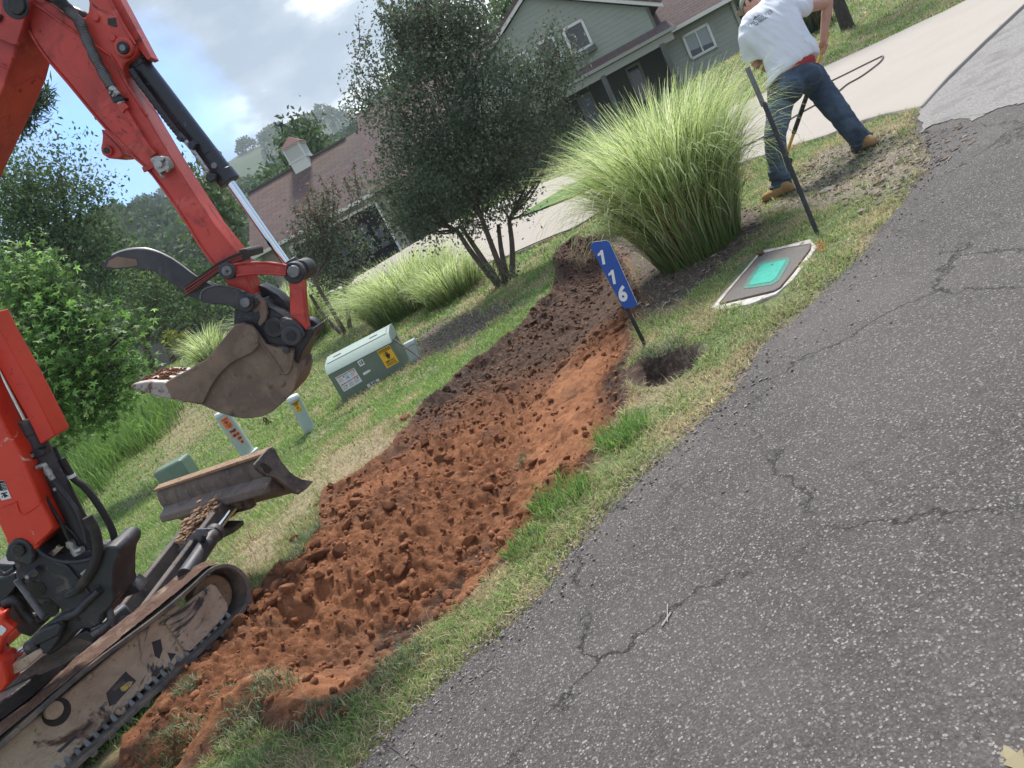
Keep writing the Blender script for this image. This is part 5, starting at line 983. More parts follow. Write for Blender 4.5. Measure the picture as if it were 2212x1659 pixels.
for o_ in (-22, 8, 30): band([(810, 510 + o_), (900, 452 + o_), (1000, 380 + o_ * .8), (1100, 312 + o_ * .7), (1200, 258 + o_ * .6), (1300, 218 + o_ * .5)], 2.2, -.1305, M['inkred'], 'strap_stripe', st_)
mb = MB(); mb.prism(armP(ZK, [(1270, 160), (1320, 145), (1345, 165), (1350, 215), (1300, 235), (1275, 220)], -.12), AW * .22); mb.build('strap_buckle', M['grease'], EX, bevel=.004)
# link
lk = plate('curved_link', ZK, [(1165, 300), (1230, 280), (1320, 268), (1450, 264), (1560, 270), (1680, 292), (1672, 378), (1560, 366), (1450, 362), (1340, 368), (1250, 378), (1195, 380)], -.13, -.12, M['red'], bevel=.003)
mb = MB(); mb.tube(curve_pts(armP(ZK, [(1225, 284), (1320, 272), (1450, 266), (1560, 272), (1675, 292)], -.133), 20), .006, 6); mb.tube(curve_pts(armP(ZK, [(1250, 376), (1340, 366), (1450, 359), (1560, 363), (1665, 374)], -.133), 20), .006, 6); mb.tube(armP(ZK, [(1230, 285), (1262, 372)], -.133), .005, 6); mb.tube(armP(ZK, [(1672, 294), (1664, 374)], -.133), .005, 6)
mb.build('link_rim', M['red'], lk, smooth=60)
plate('curved_link', ZK, [(1165, 300), (1230, 280), (1320, 268), (1450, 264), (1560, 270), (1680, 292), (1672, 378), (1560, 366), (1450, 362), (1340, 368), (1250, 378), (1195, 380)], .11, .125, M['red'], bevel=.003)
lk2 = plate('bucket_link', ZK, [(1690, 380), (1800, 380), (1815, 440), (1825, 600), (1838, 720), (1862, 820), (1840, 850), (1800, 800), (1705, 720), (1702, 600), (1698, 480)], -.11, -.06, M['red'], bevel=.006)
plate('bucket_link', ZK, [(1690, 380), (1800, 380), (1815, 440), (1825, 600), (1838, 720), (1862, 820), (1840, 850), (1800, 800), (1705, 720), (1702, 600), (1698, 480)], .02, .09, M['red'], bevel=.006)
mb = MB(); pin(mb, ZK, 1168, 340, .036, -.15, .14); pin(mb, ZK, 1735, 355, .046, -.12, .12); mb.build('link_knuckle', M['blackr'], EX, bevel=.005)
mb = MB(); pin(mb, ZK, 1168, 340, .022, -.158, -.14); pin(mb, ZK, 1730, 345, .026, -.15, -.12, 10); pin(mb, ZK, 1320, 608, .022, -.17, -.12, 8); mb.build('pin_head', M['coil'], EX, bevel=.003)
mb = MB(); pin(mb, ZK, 1168, 340, .008, -.162, -.15, 6); pin(mb, ZK, 1320, 612, .040, -.15, .15); mb.cyl(arm(ZK, 1700, 250, -.02), arm(ZK, 1760, 330, -.02), .034); pin(mb, ZK, 1790, 320, .038, -.07, .03); mb.build('rod_eye', M['blackr'], EX, bevel=.004)
# quick coupler and ears
cp = plate('coupler', ZK, [(1232, 660), (1330, 640), (1420, 590), (1480, 570), (1530, 640), (1620, 690), (1760, 780), (1850, 850), (1895, 830), (1900, 870), (1870, 930), (1820, 1010), (1800, 1060), (1775, 1125), (1755, 1130), (1700, 1000), (1560, 960), (1480, 960), (1420, 900), (1380, 800), (1280, 790), (1225, 800)], -.10, .12, M['black'], bevel=.006)
plate('thumb_mount', ZK, [(943, 560), (955, 520), (985, 490), (1060, 465), (1150, 463), (1250, 485), (1340, 522), (1400, 560), (1440, 610), (1400, 660), (1350, 690), (1290, 680), (1250, 655), (1150, 622), (1060, 620), (990, 612), (955, 590)], -.14, -.12, M['blackr'], cp, .004)
mb = MB(); mb.tube(curve_pts(armP(ZK, [(945, 575), (955, 520), (990, 488), (1060, 466), (1150, 464), (1250, 486), (1320, 515)], -.141), 20), .004, 6); mb.build('mount_edge', M['coil'], cp, smooth=60)
plate('wear_hook', ZK, [(1400, 560), (1440, 545), (1490, 600), (1515, 690), (1500, 760), (1450, 810), (1430, 790), (1450, 730), (1440, 680), (1405, 700), (1380, 660)], -.125, -.10, M['bucket'], cp, .005)
plate('rear_arm', ZK, [(1440, 455), (1500, 480), (1600, 540), (1720, 660), (1760, 760), (1640, 700), (1530, 640), (1470, 580)], .0, .11, M['black'], cp, .005)
mb = MB(); pin(mb, ZK, 1565, 820, .046, -.115, -.09); pin(mb, ZK, 1712, 890, .044, -.15, .15); pin(mb, ZK, 1660, 783, .026, -.12, -.09); pin(mb, ZK, 1865, 830, .045, .02, .10); mb.build('coupler_boss', M['blackr'], cp, bevel=.006)
mb = MB(); pin(mb, ZK, 1565, 820, .024, -.118, -.114); pin(mb, ZK, 1660, 783, .012, -.123, -.119); pin(mb, ZK, 1712, 890, .022, -.156, -.149, 10); mb.build('bore', M['grease'], cp)
plate('ear_plate', ZK, [(1650, 830), (1640, 900), (1700, 950), (1790, 930), (1830, 880), (1800, 820), (1730, 750), (1670, 740), (1630, 770)], -.135, -.115, M['blackr'], cp, .005)
mb = MB(); mb.tube(curve_pts(armP(ZK, [(1530, 645), (1620, 700), (1740, 780), (1820, 830)], -.102), 14), .004, 6); mb.build('coupler_edge', M['blackr'], cp, smooth=60)
# bucket : two cheeks, curved shell, cutting edge, teeth
BW0, BW1 = -.135, .140
CH = [(640, 1290), (720, 1240), (830, 1183), (900, 1150), (1000, 1082), (1100, 962), (1180, 862), (1240, 792), (1300, 778), (1380, 800), (1430, 860), (1500, 960), (1580, 990), (1700, 985), (1730, 1015), (1722, 1100), (1768, 1160), (1772, 1225), (1745, 1330),
      (1700, 1400), (1640, 1460), (1560, 1530), (1470, 1572), (1390, 1588), (1300, 1590), (1220, 1576), (1100, 1540), (960, 1476), (830, 1450), (700, 1418)]
bk = plate('bucket', ZK, CH, BW0, BW0 + .02, M['bucket'], bevel=.003)
plate('far_cheek', ZK, [(x * .9995, y) for x, y in CH], BW1 - .02, BW1, M['bucket'], bk, .003)
# re-project far cheek outline so that it is the true parallel copy of the near one
fo = bpy.data.objects['far_cheek']; bpy.data.objects.remove(fo)
near = armP(ZK, CH, BW0); MB().prism([p + AW * (BW1 - BW0 - .02) for p in near], AW * .02).build('cheek', M['bucket'], bk, bevel=.003)
i0 = CH.index((1768, 1160)); i0 = CH.index((1580, 990)); shell = near[i0:] 
rows = [[p + AW * .018, p + AW * (BW1 - BW0 - .018)] for p in shell]; inner = []
cen_ = np.mean(near, 0); 
mb = MB(); mb.sheet(rows); mb.sheet([[a + (cen_ - a) * .05 * np.array([1, 0, 1]), b + (cen_ - a) * .05 * np.array([1, 0, 1])] for a, b in rows]); mb.build('bucket_shell', M['bucket'], bk, smooth=60)
plate('side_cutter', ZK, [(640, 1292), (720, 1242), (830, 1185), (900, 1152), (1000, 1084), (1100, 964), (1180, 864), (1240, 795), (1310, 782), (1385, 812), (1435, 880), (1440, 975), (1380, 1035), (1290, 1075), (1195, 1130), (1100, 1225), (1030, 1330), (985, 1420), (965, 1470), (830, 1448), (700, 1418)], BW0 - .018, BW0, M['bucket'], bk, .005)
mb = MB(); mb.tube(curve_pts(armP(ZK, [(1400, 830), (1460, 960), (1530, 1040), (1600, 1140), (1640, 1200), (1690, 1200), (1720, 1120), (1725, 1030)], BW0 - .003), 24), .006, 6); mb.build('weld_bead', M['bucket'], bk, smooth=60)
mb = MB(); pin(mb, ZK, 1670, 1010, .016, BW0 - .016, BW0, 8); mb.build('wear_bolt', M['blackr'], bk, bevel=.002)
lip = armP(ZK, [(500, 1330), (640, 1288), (760, 1300), (900, 1440), (700, 1418), (500, 1370)], BW0); MB().prism(lip, AW * (BW1 - BW0)).build('cutting_edge', M['tooth'], bk, bevel=.004)
tth = [(360, 1312), (372, 1298), (420, 1285), (495, 1272), (640, 1275), (690, 1292), (835, 1400), (880, 1392), (890, 1420), (830, 1452), (700, 1420), (600, 1405), (500, 1368), (440, 1348), (380, 1330)]
t0 = armP(ZK, tth, BW0)
for k in range(4):
    wz = -.012 + k * ((BW1 - BW0 - .045 + .012) / 3)
    P_ = t0 if k == 0 else [t0[0], t0[1], t0[2], t0[3], t0[4], t0[5], t0[10], t0[11], t0[12], t0[13], t0[14]]
    MB().prism([p + AW * wz for p in P_], AW * .05).build('tooth', M['tooth'], bk, bevel=.007)
mb = MB(); mb.tube(curve_pts(armP(ZK, [(520, 1285), (505, 1320), (520, 1372)], BW0 - .014), 8), .004, 6); mb.build('tooth_band', M['bucket'], bk, smooth=60)
mb = MB()
for k in range(300):
    t, w_ = RNG.random(), RNG.uniform(.03, BW1 - BW0 - .02); p = arm(ZK, 400 + 230 * t, 1288 - 10 * t, BW0) + AW * w_ + np.array([0, 0, RNG.uniform(-.002, .008)])
    mb.ball(p, RNG.uniform(.003, .008), 1, (1.5, 1.3, .5))
mb.build('soil_on_teeth', M['clay'], bk, smooth=None)
mb = MB()
for k in range(14): 
    a = arm(ZK, 1470 + k * 3, 1582, -.1); mb.tube([a, a + np.array([RNG.normal() * .012, 0, -.02]), a + np.array([RNG.normal() * .02, 0, -.035])], .0012, 3)
mb.build('root_tuft', M['mudred'], bk)
# ---- tracks
TD, TN = np.array([.616, .788, 0]), np.array([.788, -.616, 0])         # travel direction, outward towards the road
def track(ox, name_root, thick_mud=True):
    """ox: outer lateral offset measured along TN"""
    o = TN * ox + np.array([0, 0, 0]); Lf = float(np.dot([-2.1, 4.2, 0], TD)); hgt, r = .36, .165; z0 = -.085
    def pt(s, z, w): return TD * s + TN * (ox - w) + np.array([0, 0, z0 + z])
    prof = []                                              # closed loop of the belt centre line in (s, z)
    for k in range(13): a = -math.pi / 2 + math.pi * k / 12; prof.append((Lf + r * math.cos(a), .17 + r * math.sin(a)))
    for k in range(1, 12): prof.append((Lf - 1.65 * k / 12, .335 - .012 * math.sin(math.pi * k / 12 * 3)))
    for k in range(13): a = math.pi / 2 + math.pi * k / 12; prof.append((Lf - 1.65 + r * math.cos(a), .17 + r * math.sin(a)))
    for k in range(1, 12): prof.append((Lf - 1.65 + 1.65 * k / 12, .005))
    n = len(prof); W_ = .30; mb = MB(); vs = []
    for i, (s, z) in enumerate(prof):
        a, b = prof[i - 1], prof[(i + 1) % n]; t = np.array([b[0] - a[0], b[1] - a[1]]); t /= np.linalg.norm(t); nn = np.array([t[1], -t[0]])
        q0, q1 = np.array([s, z]) + nn * .012, np.array([s, z]) - nn * .014
        vs.append([mb.bm.verts.new(tuple(pt(*q0, 0))), mb.bm.verts.new(tuple(pt(*q0, W_))), mb.bm.verts.new(tuple(pt(*q1, W_))), mb.bm.verts.new(tuple(pt(*q1, 0)))])
    for i in range(n):
        a, b = vs[i], vs[(i + 1) % n]
        for k in range(4): mb.bm.faces.new([a[k], a[(k + 1) % 4], b[(k + 1) % 4], b[k]])
    bmesh.ops.recalc_face_normals(mb.bm, faces=mb.bm.faces[:])
    # lugs outside, drive teeth inside
    tot = 0; step = .105; acc = 0
    for i in range(n):
        a, b = np.array(prof[i]), np.array(prof[(i + 1) % n]); l_ = np.linalg.norm(b - a); t = (b - a) / l_; nn = np.array([t[1], -t[0]])
        while acc < l_:
            c = a + t * acc
            for w0, w1 in (((.0, .13), (.17, .30)) if c[1] < .12 else ()):
                q0, q1, q2, q3 = c - t * .022 + nn * .010, c + t * .022 + nn * .010, c + t * .015 + nn * .030, c - t * .015 + nn * .030
                mb.prism([pt(*q0, w0), pt(*q1, w0), pt(*q2, w0), pt(*q3, w0)], -TN * (w1 - w0))
            acc += step
        acc -= l_
    belt = mb.build('rubber_track', M['rubber'], EX, bevel=.004, seg=1)
    mb = MB(); acc = 0
    for k in range(30):
        s = Lf - .02 - k * .052
        if s < Lf - 1.65: break
        for w_ in (.065,): mb.prism([pt(s - .016, .015, w_), pt(s + .016, .015, w_), pt(s + .008, .062, w_ + .01), pt(s - .008, .062, w_ + .01)], -TN * .04)
    mb.build('drive_lug', M['coil'], belt, bevel=.003, seg=1)
    mb = MB(); mb.cyl(pt(Lf - .005, .17, .115), pt(Lf - .005, .17, .22), .125, seg=36); mb.cyl(pt(Lf - .005, .17, .095), pt(Lf - .005, .17, .12), .05, seg=24); idl = mb.build('idler_wheel', M['mudtan'], EX, bevel=.01)
    mb = MB(); mb.cyl(pt(Lf - .005, .17, .088), pt(Lf - .005, .17, .095), .022, seg=20); mb.build('idler_cap', M['mud'], idl, bevel=.004)
    mb = MB(); mb.cyl(pt(Lf - 1.64, .17, .045), pt(Lf - 1.64, .17, .24), .14, seg=30); mb.build('drive_sprocket', M['mud'], EX, bevel=.01)
    # side frame (mud caked), stepped plate, rollers
    def sz(P, w0, w1): return [pt(s, z, w0) for s, z in P], -TN * (w1 - w0)
    near_ = abs(ox - OX) < .01
    def sp(P, w): return [atplane(*ZT(x, y), TN * (OX - w), TN) + TN * (ox - OX) for x, y in P]
    fr = MB().prism(sp([(-400, 1900), (-400, 1720), (0, 1470), (300, 1260), (800, 840), (1180, 520), (1380, 380), (1440, 420), (1300, 520), (1440, 735), (1452, 790), (1400, 862), (1290, 888), (1230, 955), (1120, 1048), (1035, 1120), (1022, 1165), (1000, 1205), (940, 1250), (860, 1295), (700, 1440), (562, 1570), (540, 1660), (530, 1800), (300, 2000), (-100, 2300), (-400, 2500)], .075), -TN * .16).build('track_frame', M['mud'], EX, bevel=.012)
    MB().prism(sp([(1288, 530), (1345, 470), (1500, 340), (1640, 225), (1682, 242), (1772, 380), (1776, 425), (1740, 490), (1600, 640), (1480, 752), (1438, 738)], .055), -TN * .03).build('tensioner_cover', M['mud'], fr, bevel=.006)
    mb = MB()
    for x_, y_, r_ in ((930, 1195, .058), (1350, 840, .045), (560, 1640, .06)): p_ = sp([(x_, y_)], .09)[0]; mb.cyl(p_, p_ - TN * .14, r_, seg=28)
    mb.build('track_roller', M['mud'], fr, bevel=.004)
    p_ = sp([(425, 1210)], .045)[0]; MB().cyl(p_, p_ - TN * .1, .043, seg=30).build('carrier_roller', M['mud'], fr, bevel=.006)
    p_ = sp([(440, 1222)], .072)[0]; MB().cyl(p_, p_ - TN * .004, .066, seg=30).build('roller_recess_shade', M['grease'], fr)  # dark disc on the frame paints the shade around the roller
    p_ = sp([(945, 1212)], .055)[0]; MB().cyl(p_, p_ - TN * .03, .024, seg=18).build('roller_bolt', M['mud'], fr, bevel=.008)
    MB().prism(sp([(935, 1035), (1000, 985), (1032, 985), (1022, 1015), (975, 1060), (945, 1062)], .0735), -TN * .002).build('yellow_sticker', M['oldsticker'], fr)
    for P_ in ([(825, 1075), (980, 905), (1000, 930), (1060, 980), (900, 1160), (850, 1180)], [(1180, 680), (1250, 655), (1265, 740), (1240, 810), (1205, 790)], [(1300, 760), (1370, 770), (1330, 830)], [(440, 1530), (700, 1300), (715, 1310), (470, 1540)]):
        MB().prism(sp(P_, .0742), -TN * .002).build('bare_steel_patch', M['blackr'], fr)
    # dirt on the top of the belt
    k = 90; ss = np.linspace(Lf - 1.62, Lf + .12, k); ww = np.linspace(.012, .285, 16); S_, W2 = np.meshgrid(ss, ww)
    zz = np.where(S_ < Lf, .352, .17 + np.sqrt(np.clip((.181) ** 2 - (S_ - Lf) ** 2, 0, 1)))
    hz_ = .004 + .055 * np.clip(fbm(S_ * 7, W2 * 9, 5) - .38, 0, 1) * sst(0, .05, W2 - .012) * sst(.30, .24, W2) + .012 * fbm(S_ * 40, W2 * 40, 6)
    PT = TD * S_[..., None] + TN * (ox - W2)[..., None] + np.array([0, 0, 1.]) * (z0 + zz + hz_)[..., None]
    kk = np.arange(S_.size).reshape(S_.shape); Q = np.stack([kk[:-1, :-1], kk[:-1, 1:], kk[1:, 1:], kk[1:, :-1]], -1).reshape(-1, 4)
    link('soil_on_track', npmesh('soil_on_track', PT.reshape(-1, 3), Q, smooth=True), M['mudred'], belt)
    return pt, Lf
OX = -4.22
pt, Lf = track(OX, 'near')
track(OX - 1.0, 'far')
mb = MB(); mb.box(TD * (Lf - .75) + TN * (OX - .65) + np.array([0, 0, .12]), (.75, .95, .22), TN, TD); mb.box(TD * (Lf - .75) + TN * (OX - .65) + np.array([0, 0, .26]), (.45, .9, .10), TN, TD); mb.build('undercarriage', M['blackr'], EX, bevel=.02)
mb = MB(); c = TD * (Lf - 1.0) + TN * (OX - .6); mb.cyl(c + np.array([0, 0, .28]), c + np.array([0, 0, .36]), .42, seg=40); mb.build('slew_ring', M['grease'], EX, bevel=.01)
mb = MB(); mb.box(c + np.array([-.75, .35, .62]) , (1.0, 1.1, .50), AU, AW); mb.build('house_body', M['red_lit'], EX, bevel=.06)
mb = MB(); mb.prism([p for p in armP(ZN, [(980, 690), (1190, 770), (1060, 880), (980, 960), (760, 1080), (500, 1200), (300, 1330), (0, 1500), (0, 1300), (300, 1150), (540, 960), (760, 850)], .0)], AW * .02); mb.build('floor_plate', M['blade'], EX)
# ---- dozer blade
BN = np.array([-1.54, 4.67, 0.]); BD = np.array([-.788, .616, 0]); BT = np.array([.616, .788, 0])
def bl(f, x, y, s=0.0):                      # point on a vertical plane across the machine, s forward
    u, v = f(x, y); return atplane(u, v, BN + BT * s, BT)
bcam = lambda L_, z, s: BN + BD * L_ + BT * s + np.array([0, 0, z])
BL = 1.55
prof = [(-.02, .64), (-.05, .56), (-.055, .46), (-.03, .38), (.03, .30), (.035, .33), (-.005, .40), (-.025, .47), (-.02, .56), (.01, .65)]
ry = MB(); ry.prism([bcam(0, z, s) for s, z in prof], BD * BL); ry = ry.build('dozer_blade', M['blade'], EX, bevel=.003)
mb = MB(); mb.prism([bcam(.02, z, s) for s, z in ((-.05, .645), (.02, .655), (.02, .635), (-.05, .625))], BD * (BL - .04)); mb.build('top_rail', M['mudtan'], ry, bevel=.004)
mb = MB(); mb.prism([bcam(.05, z, s) for s, z in ((-.055, .50), (-.14, .46), (-.15, .41), (-.055, .37))], BD * (BL - .1)); mb.build('rear_beam', M['blade'], ry, bevel=.008)
EP = [(1255, 420), (1262, 395), (1290, 368), (1340, 305), (1400, 240), (1440, 224), (1475, 240), (1495, 280), (1515, 325), (1555, 392), (1640, 497), (1700, 545), (1770, 580), (1905, 605), (1830, 690), (1750, 745), (1700, 733), (1630, 680), (1560, 620), (1500, 575), (1450, 552), (1395, 550), (1330, 510), (1272, 460)]
epn = np.array([.93, -.37, 0]); ep = [atplane(*ZG(x, y), BN, epn) for x, y in EP]
MB().prism(ep, -epn * .022).build('end_plate', M['blade'], ry, bevel=.004)
mb = MB(); mb.prism([atplane(*ZG(x, y), BN + epn * .002, epn) for x, y in ((1308, 420), (1330, 398), (1372, 410), (1440, 460), (1438, 490), (1405, 520), (1370, 505), (1325, 450))], -epn * .001); mb.build('end_plate_slot_shade', M['grease'], ry)  # dark sheet on the uncut plate stands for the shade in its slot
mb = MB(); mb.prism([atplane(*ZG(x, y), BN + BD * BL, BT * .5 + BD) for x, y in ((195, 810), (240, 740), (300, 655), (350, 643), (352, 660), (315, 690), (330, 700), (250, 750), (235, 790), (265, 860), (300, 885), (330, 840), (345, 860), (330, 900), (275, 908), (215, 860))], BD * .02); mb.build('end_plate', M['blade'], ry, bevel=.003)
# push arms, cylinder, caked soil between
P0, P1 = TD * (Lf - .35) + TN * (OX - .55) + np.array([0, 0, .16]), bcam(.80, .40, -.06)
mb = MB()
for dx in (-.16, .16):
    a, b = P0 + TN * dx, P1 - BD * dx * .9; ax = (b - a) / np.linalg.norm(b - a); mb.box((a + b) / 2, (np.linalg.norm(b - a), .06, .12), ax, np.cross([0, 0, 1.], ax))
mb.box(P1 + BT * .02, (.06, .62, .20), BT, BD); mb.build('push_arms', M['blade'], ry, bevel=.01)
cyl_a, cyl_b = atplane(*ZG(600, 1480), BN + BT * -.62, BT), atplane(*ZG(820, 1160), BN + BT * -.33, BT)
pr = atplane(*ZG(1060, 850), BN + BT * -.08, BT)
mb = MB(); mb.cyl(cyl_a - (cyl_b - cyl_a) * .5, cyl_b, .050); mb.cyl(cyl_b - (cyl_b - cyl_a) * .14, cyl_b, .060); bcy = mb.build('blade_cylinder', M['blackr'], EX, bevel=.004)
mb = MB(); mb.cyl(cyl_b, pr, .020); mb.build('piston_rod', M['chrome'], bcy, smooth=40)
mb = MB(); mb.ball(pr, .045, 2); mb.build('rod_end', M['blade'], bcy, smooth=60)
def bp_(pts, s): return [atplane(*ZG(x, y), BN + BT * s, BT) for x, y in pts]
MB().prism(bp_([(60, 1570), (150, 1480), (330, 1420), (480, 1290), (600, 1140), (800, 1130), (690, 1200), (560, 1330), (440, 1400), (380, 1440), (370, 1500), (300, 1610), (120, 1690), (0, 1720)], -.46), BT * .012).build('shield_plate', M['scuff'], ry, bevel=.003)
MB().prism(bp_([(740, 980), (800, 985), (860, 1040), (820, 1120), (720, 1180), (640, 1240), (600, 1200), (700, 1110)], -.24), BT * .05).build('gusset', M['blade'], ry, bevel=.006)
MB().prism(bp_([(860, 900), (1040, 800), (1300, 600), (1380, 640), (1200, 880), (1100, 900), (980, 1020), (870, 1010)], -.02), BT * .06).build('gusset', M['blade'], ry, bevel=.008)
MB().prism(bp_([(560, 1160), (720, 1130), (1010, 1130), (1020, 1180), (880, 1250), (800, 1300), (640, 1240)], -.18), BT * .10).build('gusset', M['blade'], ry, bevel=.01)
mb = MB(); mb.tube(curve_pts(bp_([(700, 1190), (640, 1310), (560, 1410), (450, 1500), (370, 1540)], -.50), 20), .018, 8); mb.build('blade_hose', M['sleeve'], bcy, smooth=60)
mb = MB()
for k in range(950):
    t = RNG.random(); a = np.array([420, 1290]) * (1 - t) + np.array([860, 790]) * t; wdd = 45 + 75 * math.sin(t * 3.1); p = atplane(*ZG(a[0] + RNG.normal() * wdd * .5, a[1] + RNG.normal() * wdd * .35), BN + BT * (-.42 + .34 * t), BT)
    mb.ball(p, .006 + .020 * RNG.random() ** 3, 1, (1.4, 1.2, .6))
mb.build('caked_soil', M['mudtan'], ry)
plate('track_guard', ZT, [(888, 270), (1010, 215), (1060, 250), (1090, 290), (930, 350)], .10, .20, M['blackr'], bevel=.004)
# ================================================================== house
HA = D2R(10.6); HU, HW = np.array([math.cos(HA), -math.sin(HA), 0]), np.array([math.sin(HA), math.cos(HA), 0]); HO = np.array([0, 33., 0])
def hp(s, z, off=0): return HO + HU * s + HW * off + np.array([0, 0, z])
def sidingmat(name, col):
    m = mat(name, col, .75, layers=[(1.5, 6, .5, .8, tuple(c * .8 for c in col), .8, .3)]); n, l = m.node_tree.nodes, m.node_tree.links.new
    b = [k for k in n if k.type == 'BSDF_PRINCIPLED'][0]; tcn = n.new('ShaderNodeTexCoord'); sx = n.new('ShaderNodeSeparateXYZ'); l(tcn.outputs['Object'], sx.inputs[0])
    mu = n.new('ShaderNodeMath'); mu.operation = 'MULTIPLY'; mu.inputs[1].default_value = 5.6; l(sx.outputs[2], mu.inputs[0]); fr = n.new('ShaderNodeMath'); fr.operation = 'FRACT'; l(mu.outputs[0], fr.inputs[0])
    bp = n.new('ShaderNodeBump'); bp.inputs['Strength'].default_value = 1; bp.inputs['Distance'].default_value = .06; bp.invert = True; l(fr.outputs[0], bp.inputs['Height']); l(bp.outputs[0], b.inputs['Normal']); return m
def shinglemat():
    m = mat('red_asphalt_shingle', (.155, .078, .080), .92); n, l = m.node_tree.nodes, m.node_tree.links.new
    b = [k for k in n if k.type == 'BSDF_PRINCIPLED'][0]; at = n.new('ShaderNodeUVMap'); br = n.new('ShaderNodeTexBrick'); br.inputs['Scale'].default_value = 1
    br.inputs['Brick Width'].default_value = .5; br.inputs['Row Height'].default_value = .17; br.inputs['Mortar Size'].default_value = .022; br.inputs['Bias'].default_value = 0
    br.inputs['Color1'].default_value = (.13, .080, .076, 1); br.inputs['Color2'].default_value = (.175, .115, .108, 1); br.inputs['Mortar'].default_value = (.11, .06, .062, 1); l(at.outputs[0], br.inputs['Vector'])
    z = n.new('ShaderNodeTexNoise'); z.inputs['Scale'].default_value = 1.3; z.inputs['Detail'].default_value = 6; mm = n.new('ShaderNodeMix'); mm.data_type = 'RGBA'; mm.blend_type = 'MULTIPLY'; mm.inputs[0].default_value = .5
    l(br.outputs[0], mm.inputs[6]); l(z.outputs['Color'], mm.inputs[7]); g = n.new('ShaderNodeHueSaturation'); g.inputs['Value'].default_value = 1.15; g.inputs['Saturation'].default_value = .9; l(mm.outputs[2], g.inputs['Color']); l(g.outputs[0], b.inputs['Base Color']); return m
M['siding'] = sidingmat('sage_green_siding', (.28, .305, .255)); M['tansiding'] = sidingmat('tan_siding', (.28, .26, .20)); M['shingle'] = shinglemat()
M['trim'] = mat('grey_green_trim', (.30, .31, .27), .7); M['wtrim'] = mat('white_trim', (.66, .66, .63), .6); M['porch'] = mat('dark_porch_paint', (.10, .11, .10), .8)
M['glass'] = mat('window_glass', (.03, .035, .038), .08, spec=.9); M['blind'] = mat('window_blind', (.30, .34, .36), .6); M['dark'] = mat('interior_shade_black', (.012, .012, .013), .8)
HS = empty('house', tuple(hp(3, 1.0)), 'grey-green sided house with red shingle roofs and attached garage', 'house')
def wall(name, pts, off, m, th=.12, parent=None): return MB().prism([hp(s, z, off) for s, z in pts], HW * th).build(name, m, HS if parent is None else parent)
def roof(name, corners, parent=None):
    """corners (s, z, off) eave-left, eave-right, ridge-right, ridge-left"""
    P = [hp(*c) for c in corners]; n_ = np.cross(P[1] - P[0], P[-1] - P[0]); n_ /= np.linalg.norm(n_); mb = MB(); mb.prism(P, -n_ * .14)
    o = mb.build(name, M['shingle'], HS if parent is None else parent); me = o.data; uv = me.uv_layers.new(name='UVMap'); ax = (P[1] - P[0]) / np.linalg.norm(P[1] - P[0]); ay = np.cross(n_, ax); o0 = P[0] - np.array(wloc(o))
    for lp_ in me.loops:
        q_ = np.array(me.vertices[lp_.vertex_index].co) - o0; uv.data[lp_.index].uv = (float(q_ @ ax), float(q_ @ ay))
    return o
# roof eaves drop slightly to the right in front view; numbers are metres on the facade
wall('garage_wall', [(-7.3, .6), (-5.95, .6), (-5.95, 3.55), (-1.62, 3.55), (-1.62, .6), (-1.17, .6), (-1.17, 4.0), (-7.3, 4.0)], 0, M['tansiding'])
dr_ = MB(); dr_.prism([hp(-5.95, .6, .25), hp(-1.62, .6, .25), hp(-1.62, 3.5, .25), hp(-5.95, 3.5, .25)], HW * .05); dr_ = dr_.build('garage_shade_panel', M['dark'], HS)  # near-black panel stands for the shade inside the open garage
mb = MB()
for a in ((-6.03, .6, -5.93, 3.58), (-1.64, .6, -1.54, 3.58), (-6.03, 3.5, -1.54, 3.6)): mb.prism([hp(a[0], a[1], -.03), hp(a[2], a[1], -.03), hp(a[2], a[3], -.03), hp(a[0], a[3], -.03)], HW * .06)
mb.build('garage_door_frame', M['wtrim'], HS)
clm = mat('garage_clutter', (.07, .075, .085), .8, layers=[(2, 4, .5, .52, (.10, .105, .11), .8, 0)])
for k in range(14): MB().box(hp(-4.5 + (k % 5) * .6, 1.8 + (k // 5) * .5, .12 + .05 * (k % 3)), (RNG.uniform(.25, .45), .1, RNG.uniform(.2, .42)), HU, HW).build('stored_box', clm, HS)
MB().box(hp(-1.38, 3.2, -.06), (.14, .10, .34), HU, HW).build('wall_lantern', M['blackf'], HS)
roof('garage_roof', [(-7.7, 3.98, -.35), (-1.1, 3.92, -.35), (-1.1, 6.92, 3.5), (-7.7, 6.92, 3.5)])
mb = MB(); mb.prism([hp(-7.7, 3.98, -.37), hp(-1.0, 3.92, -.37), hp(-1.0, 3.78, -.37), hp(-7.7, 3.84, -.37)], HW * .1); mb.build('gutter', M['wtrim'], HS)
mb = MB(); mb.prism([hp(-7.72, 6.98, 3.42), hp(-2.2, 6.98, 3.42), hp(-2.2, 6.90, 3.42), hp(-7.72, 6.90, 3.42)], HW * .16); mb.build('ridge_cap', M['porch'], HS)
wall('garage_gable', [(-7.35, .5), (-7.35, 4.0), (-7.35, 6.8), (-7.30, 6.8), (-7.30, .5)], 3.4, M['tansiding'], .2)
MB().prism([hp(-7.35, .5, 0), hp(-7.35, 4.0, 0), hp(-7.35, 6.8, 3.5), hp(-7.35, 4.0, 7), hp(-7.35, .5, 7)], HU * .12).build('garage_side_wall', M['tansiding'], HS)
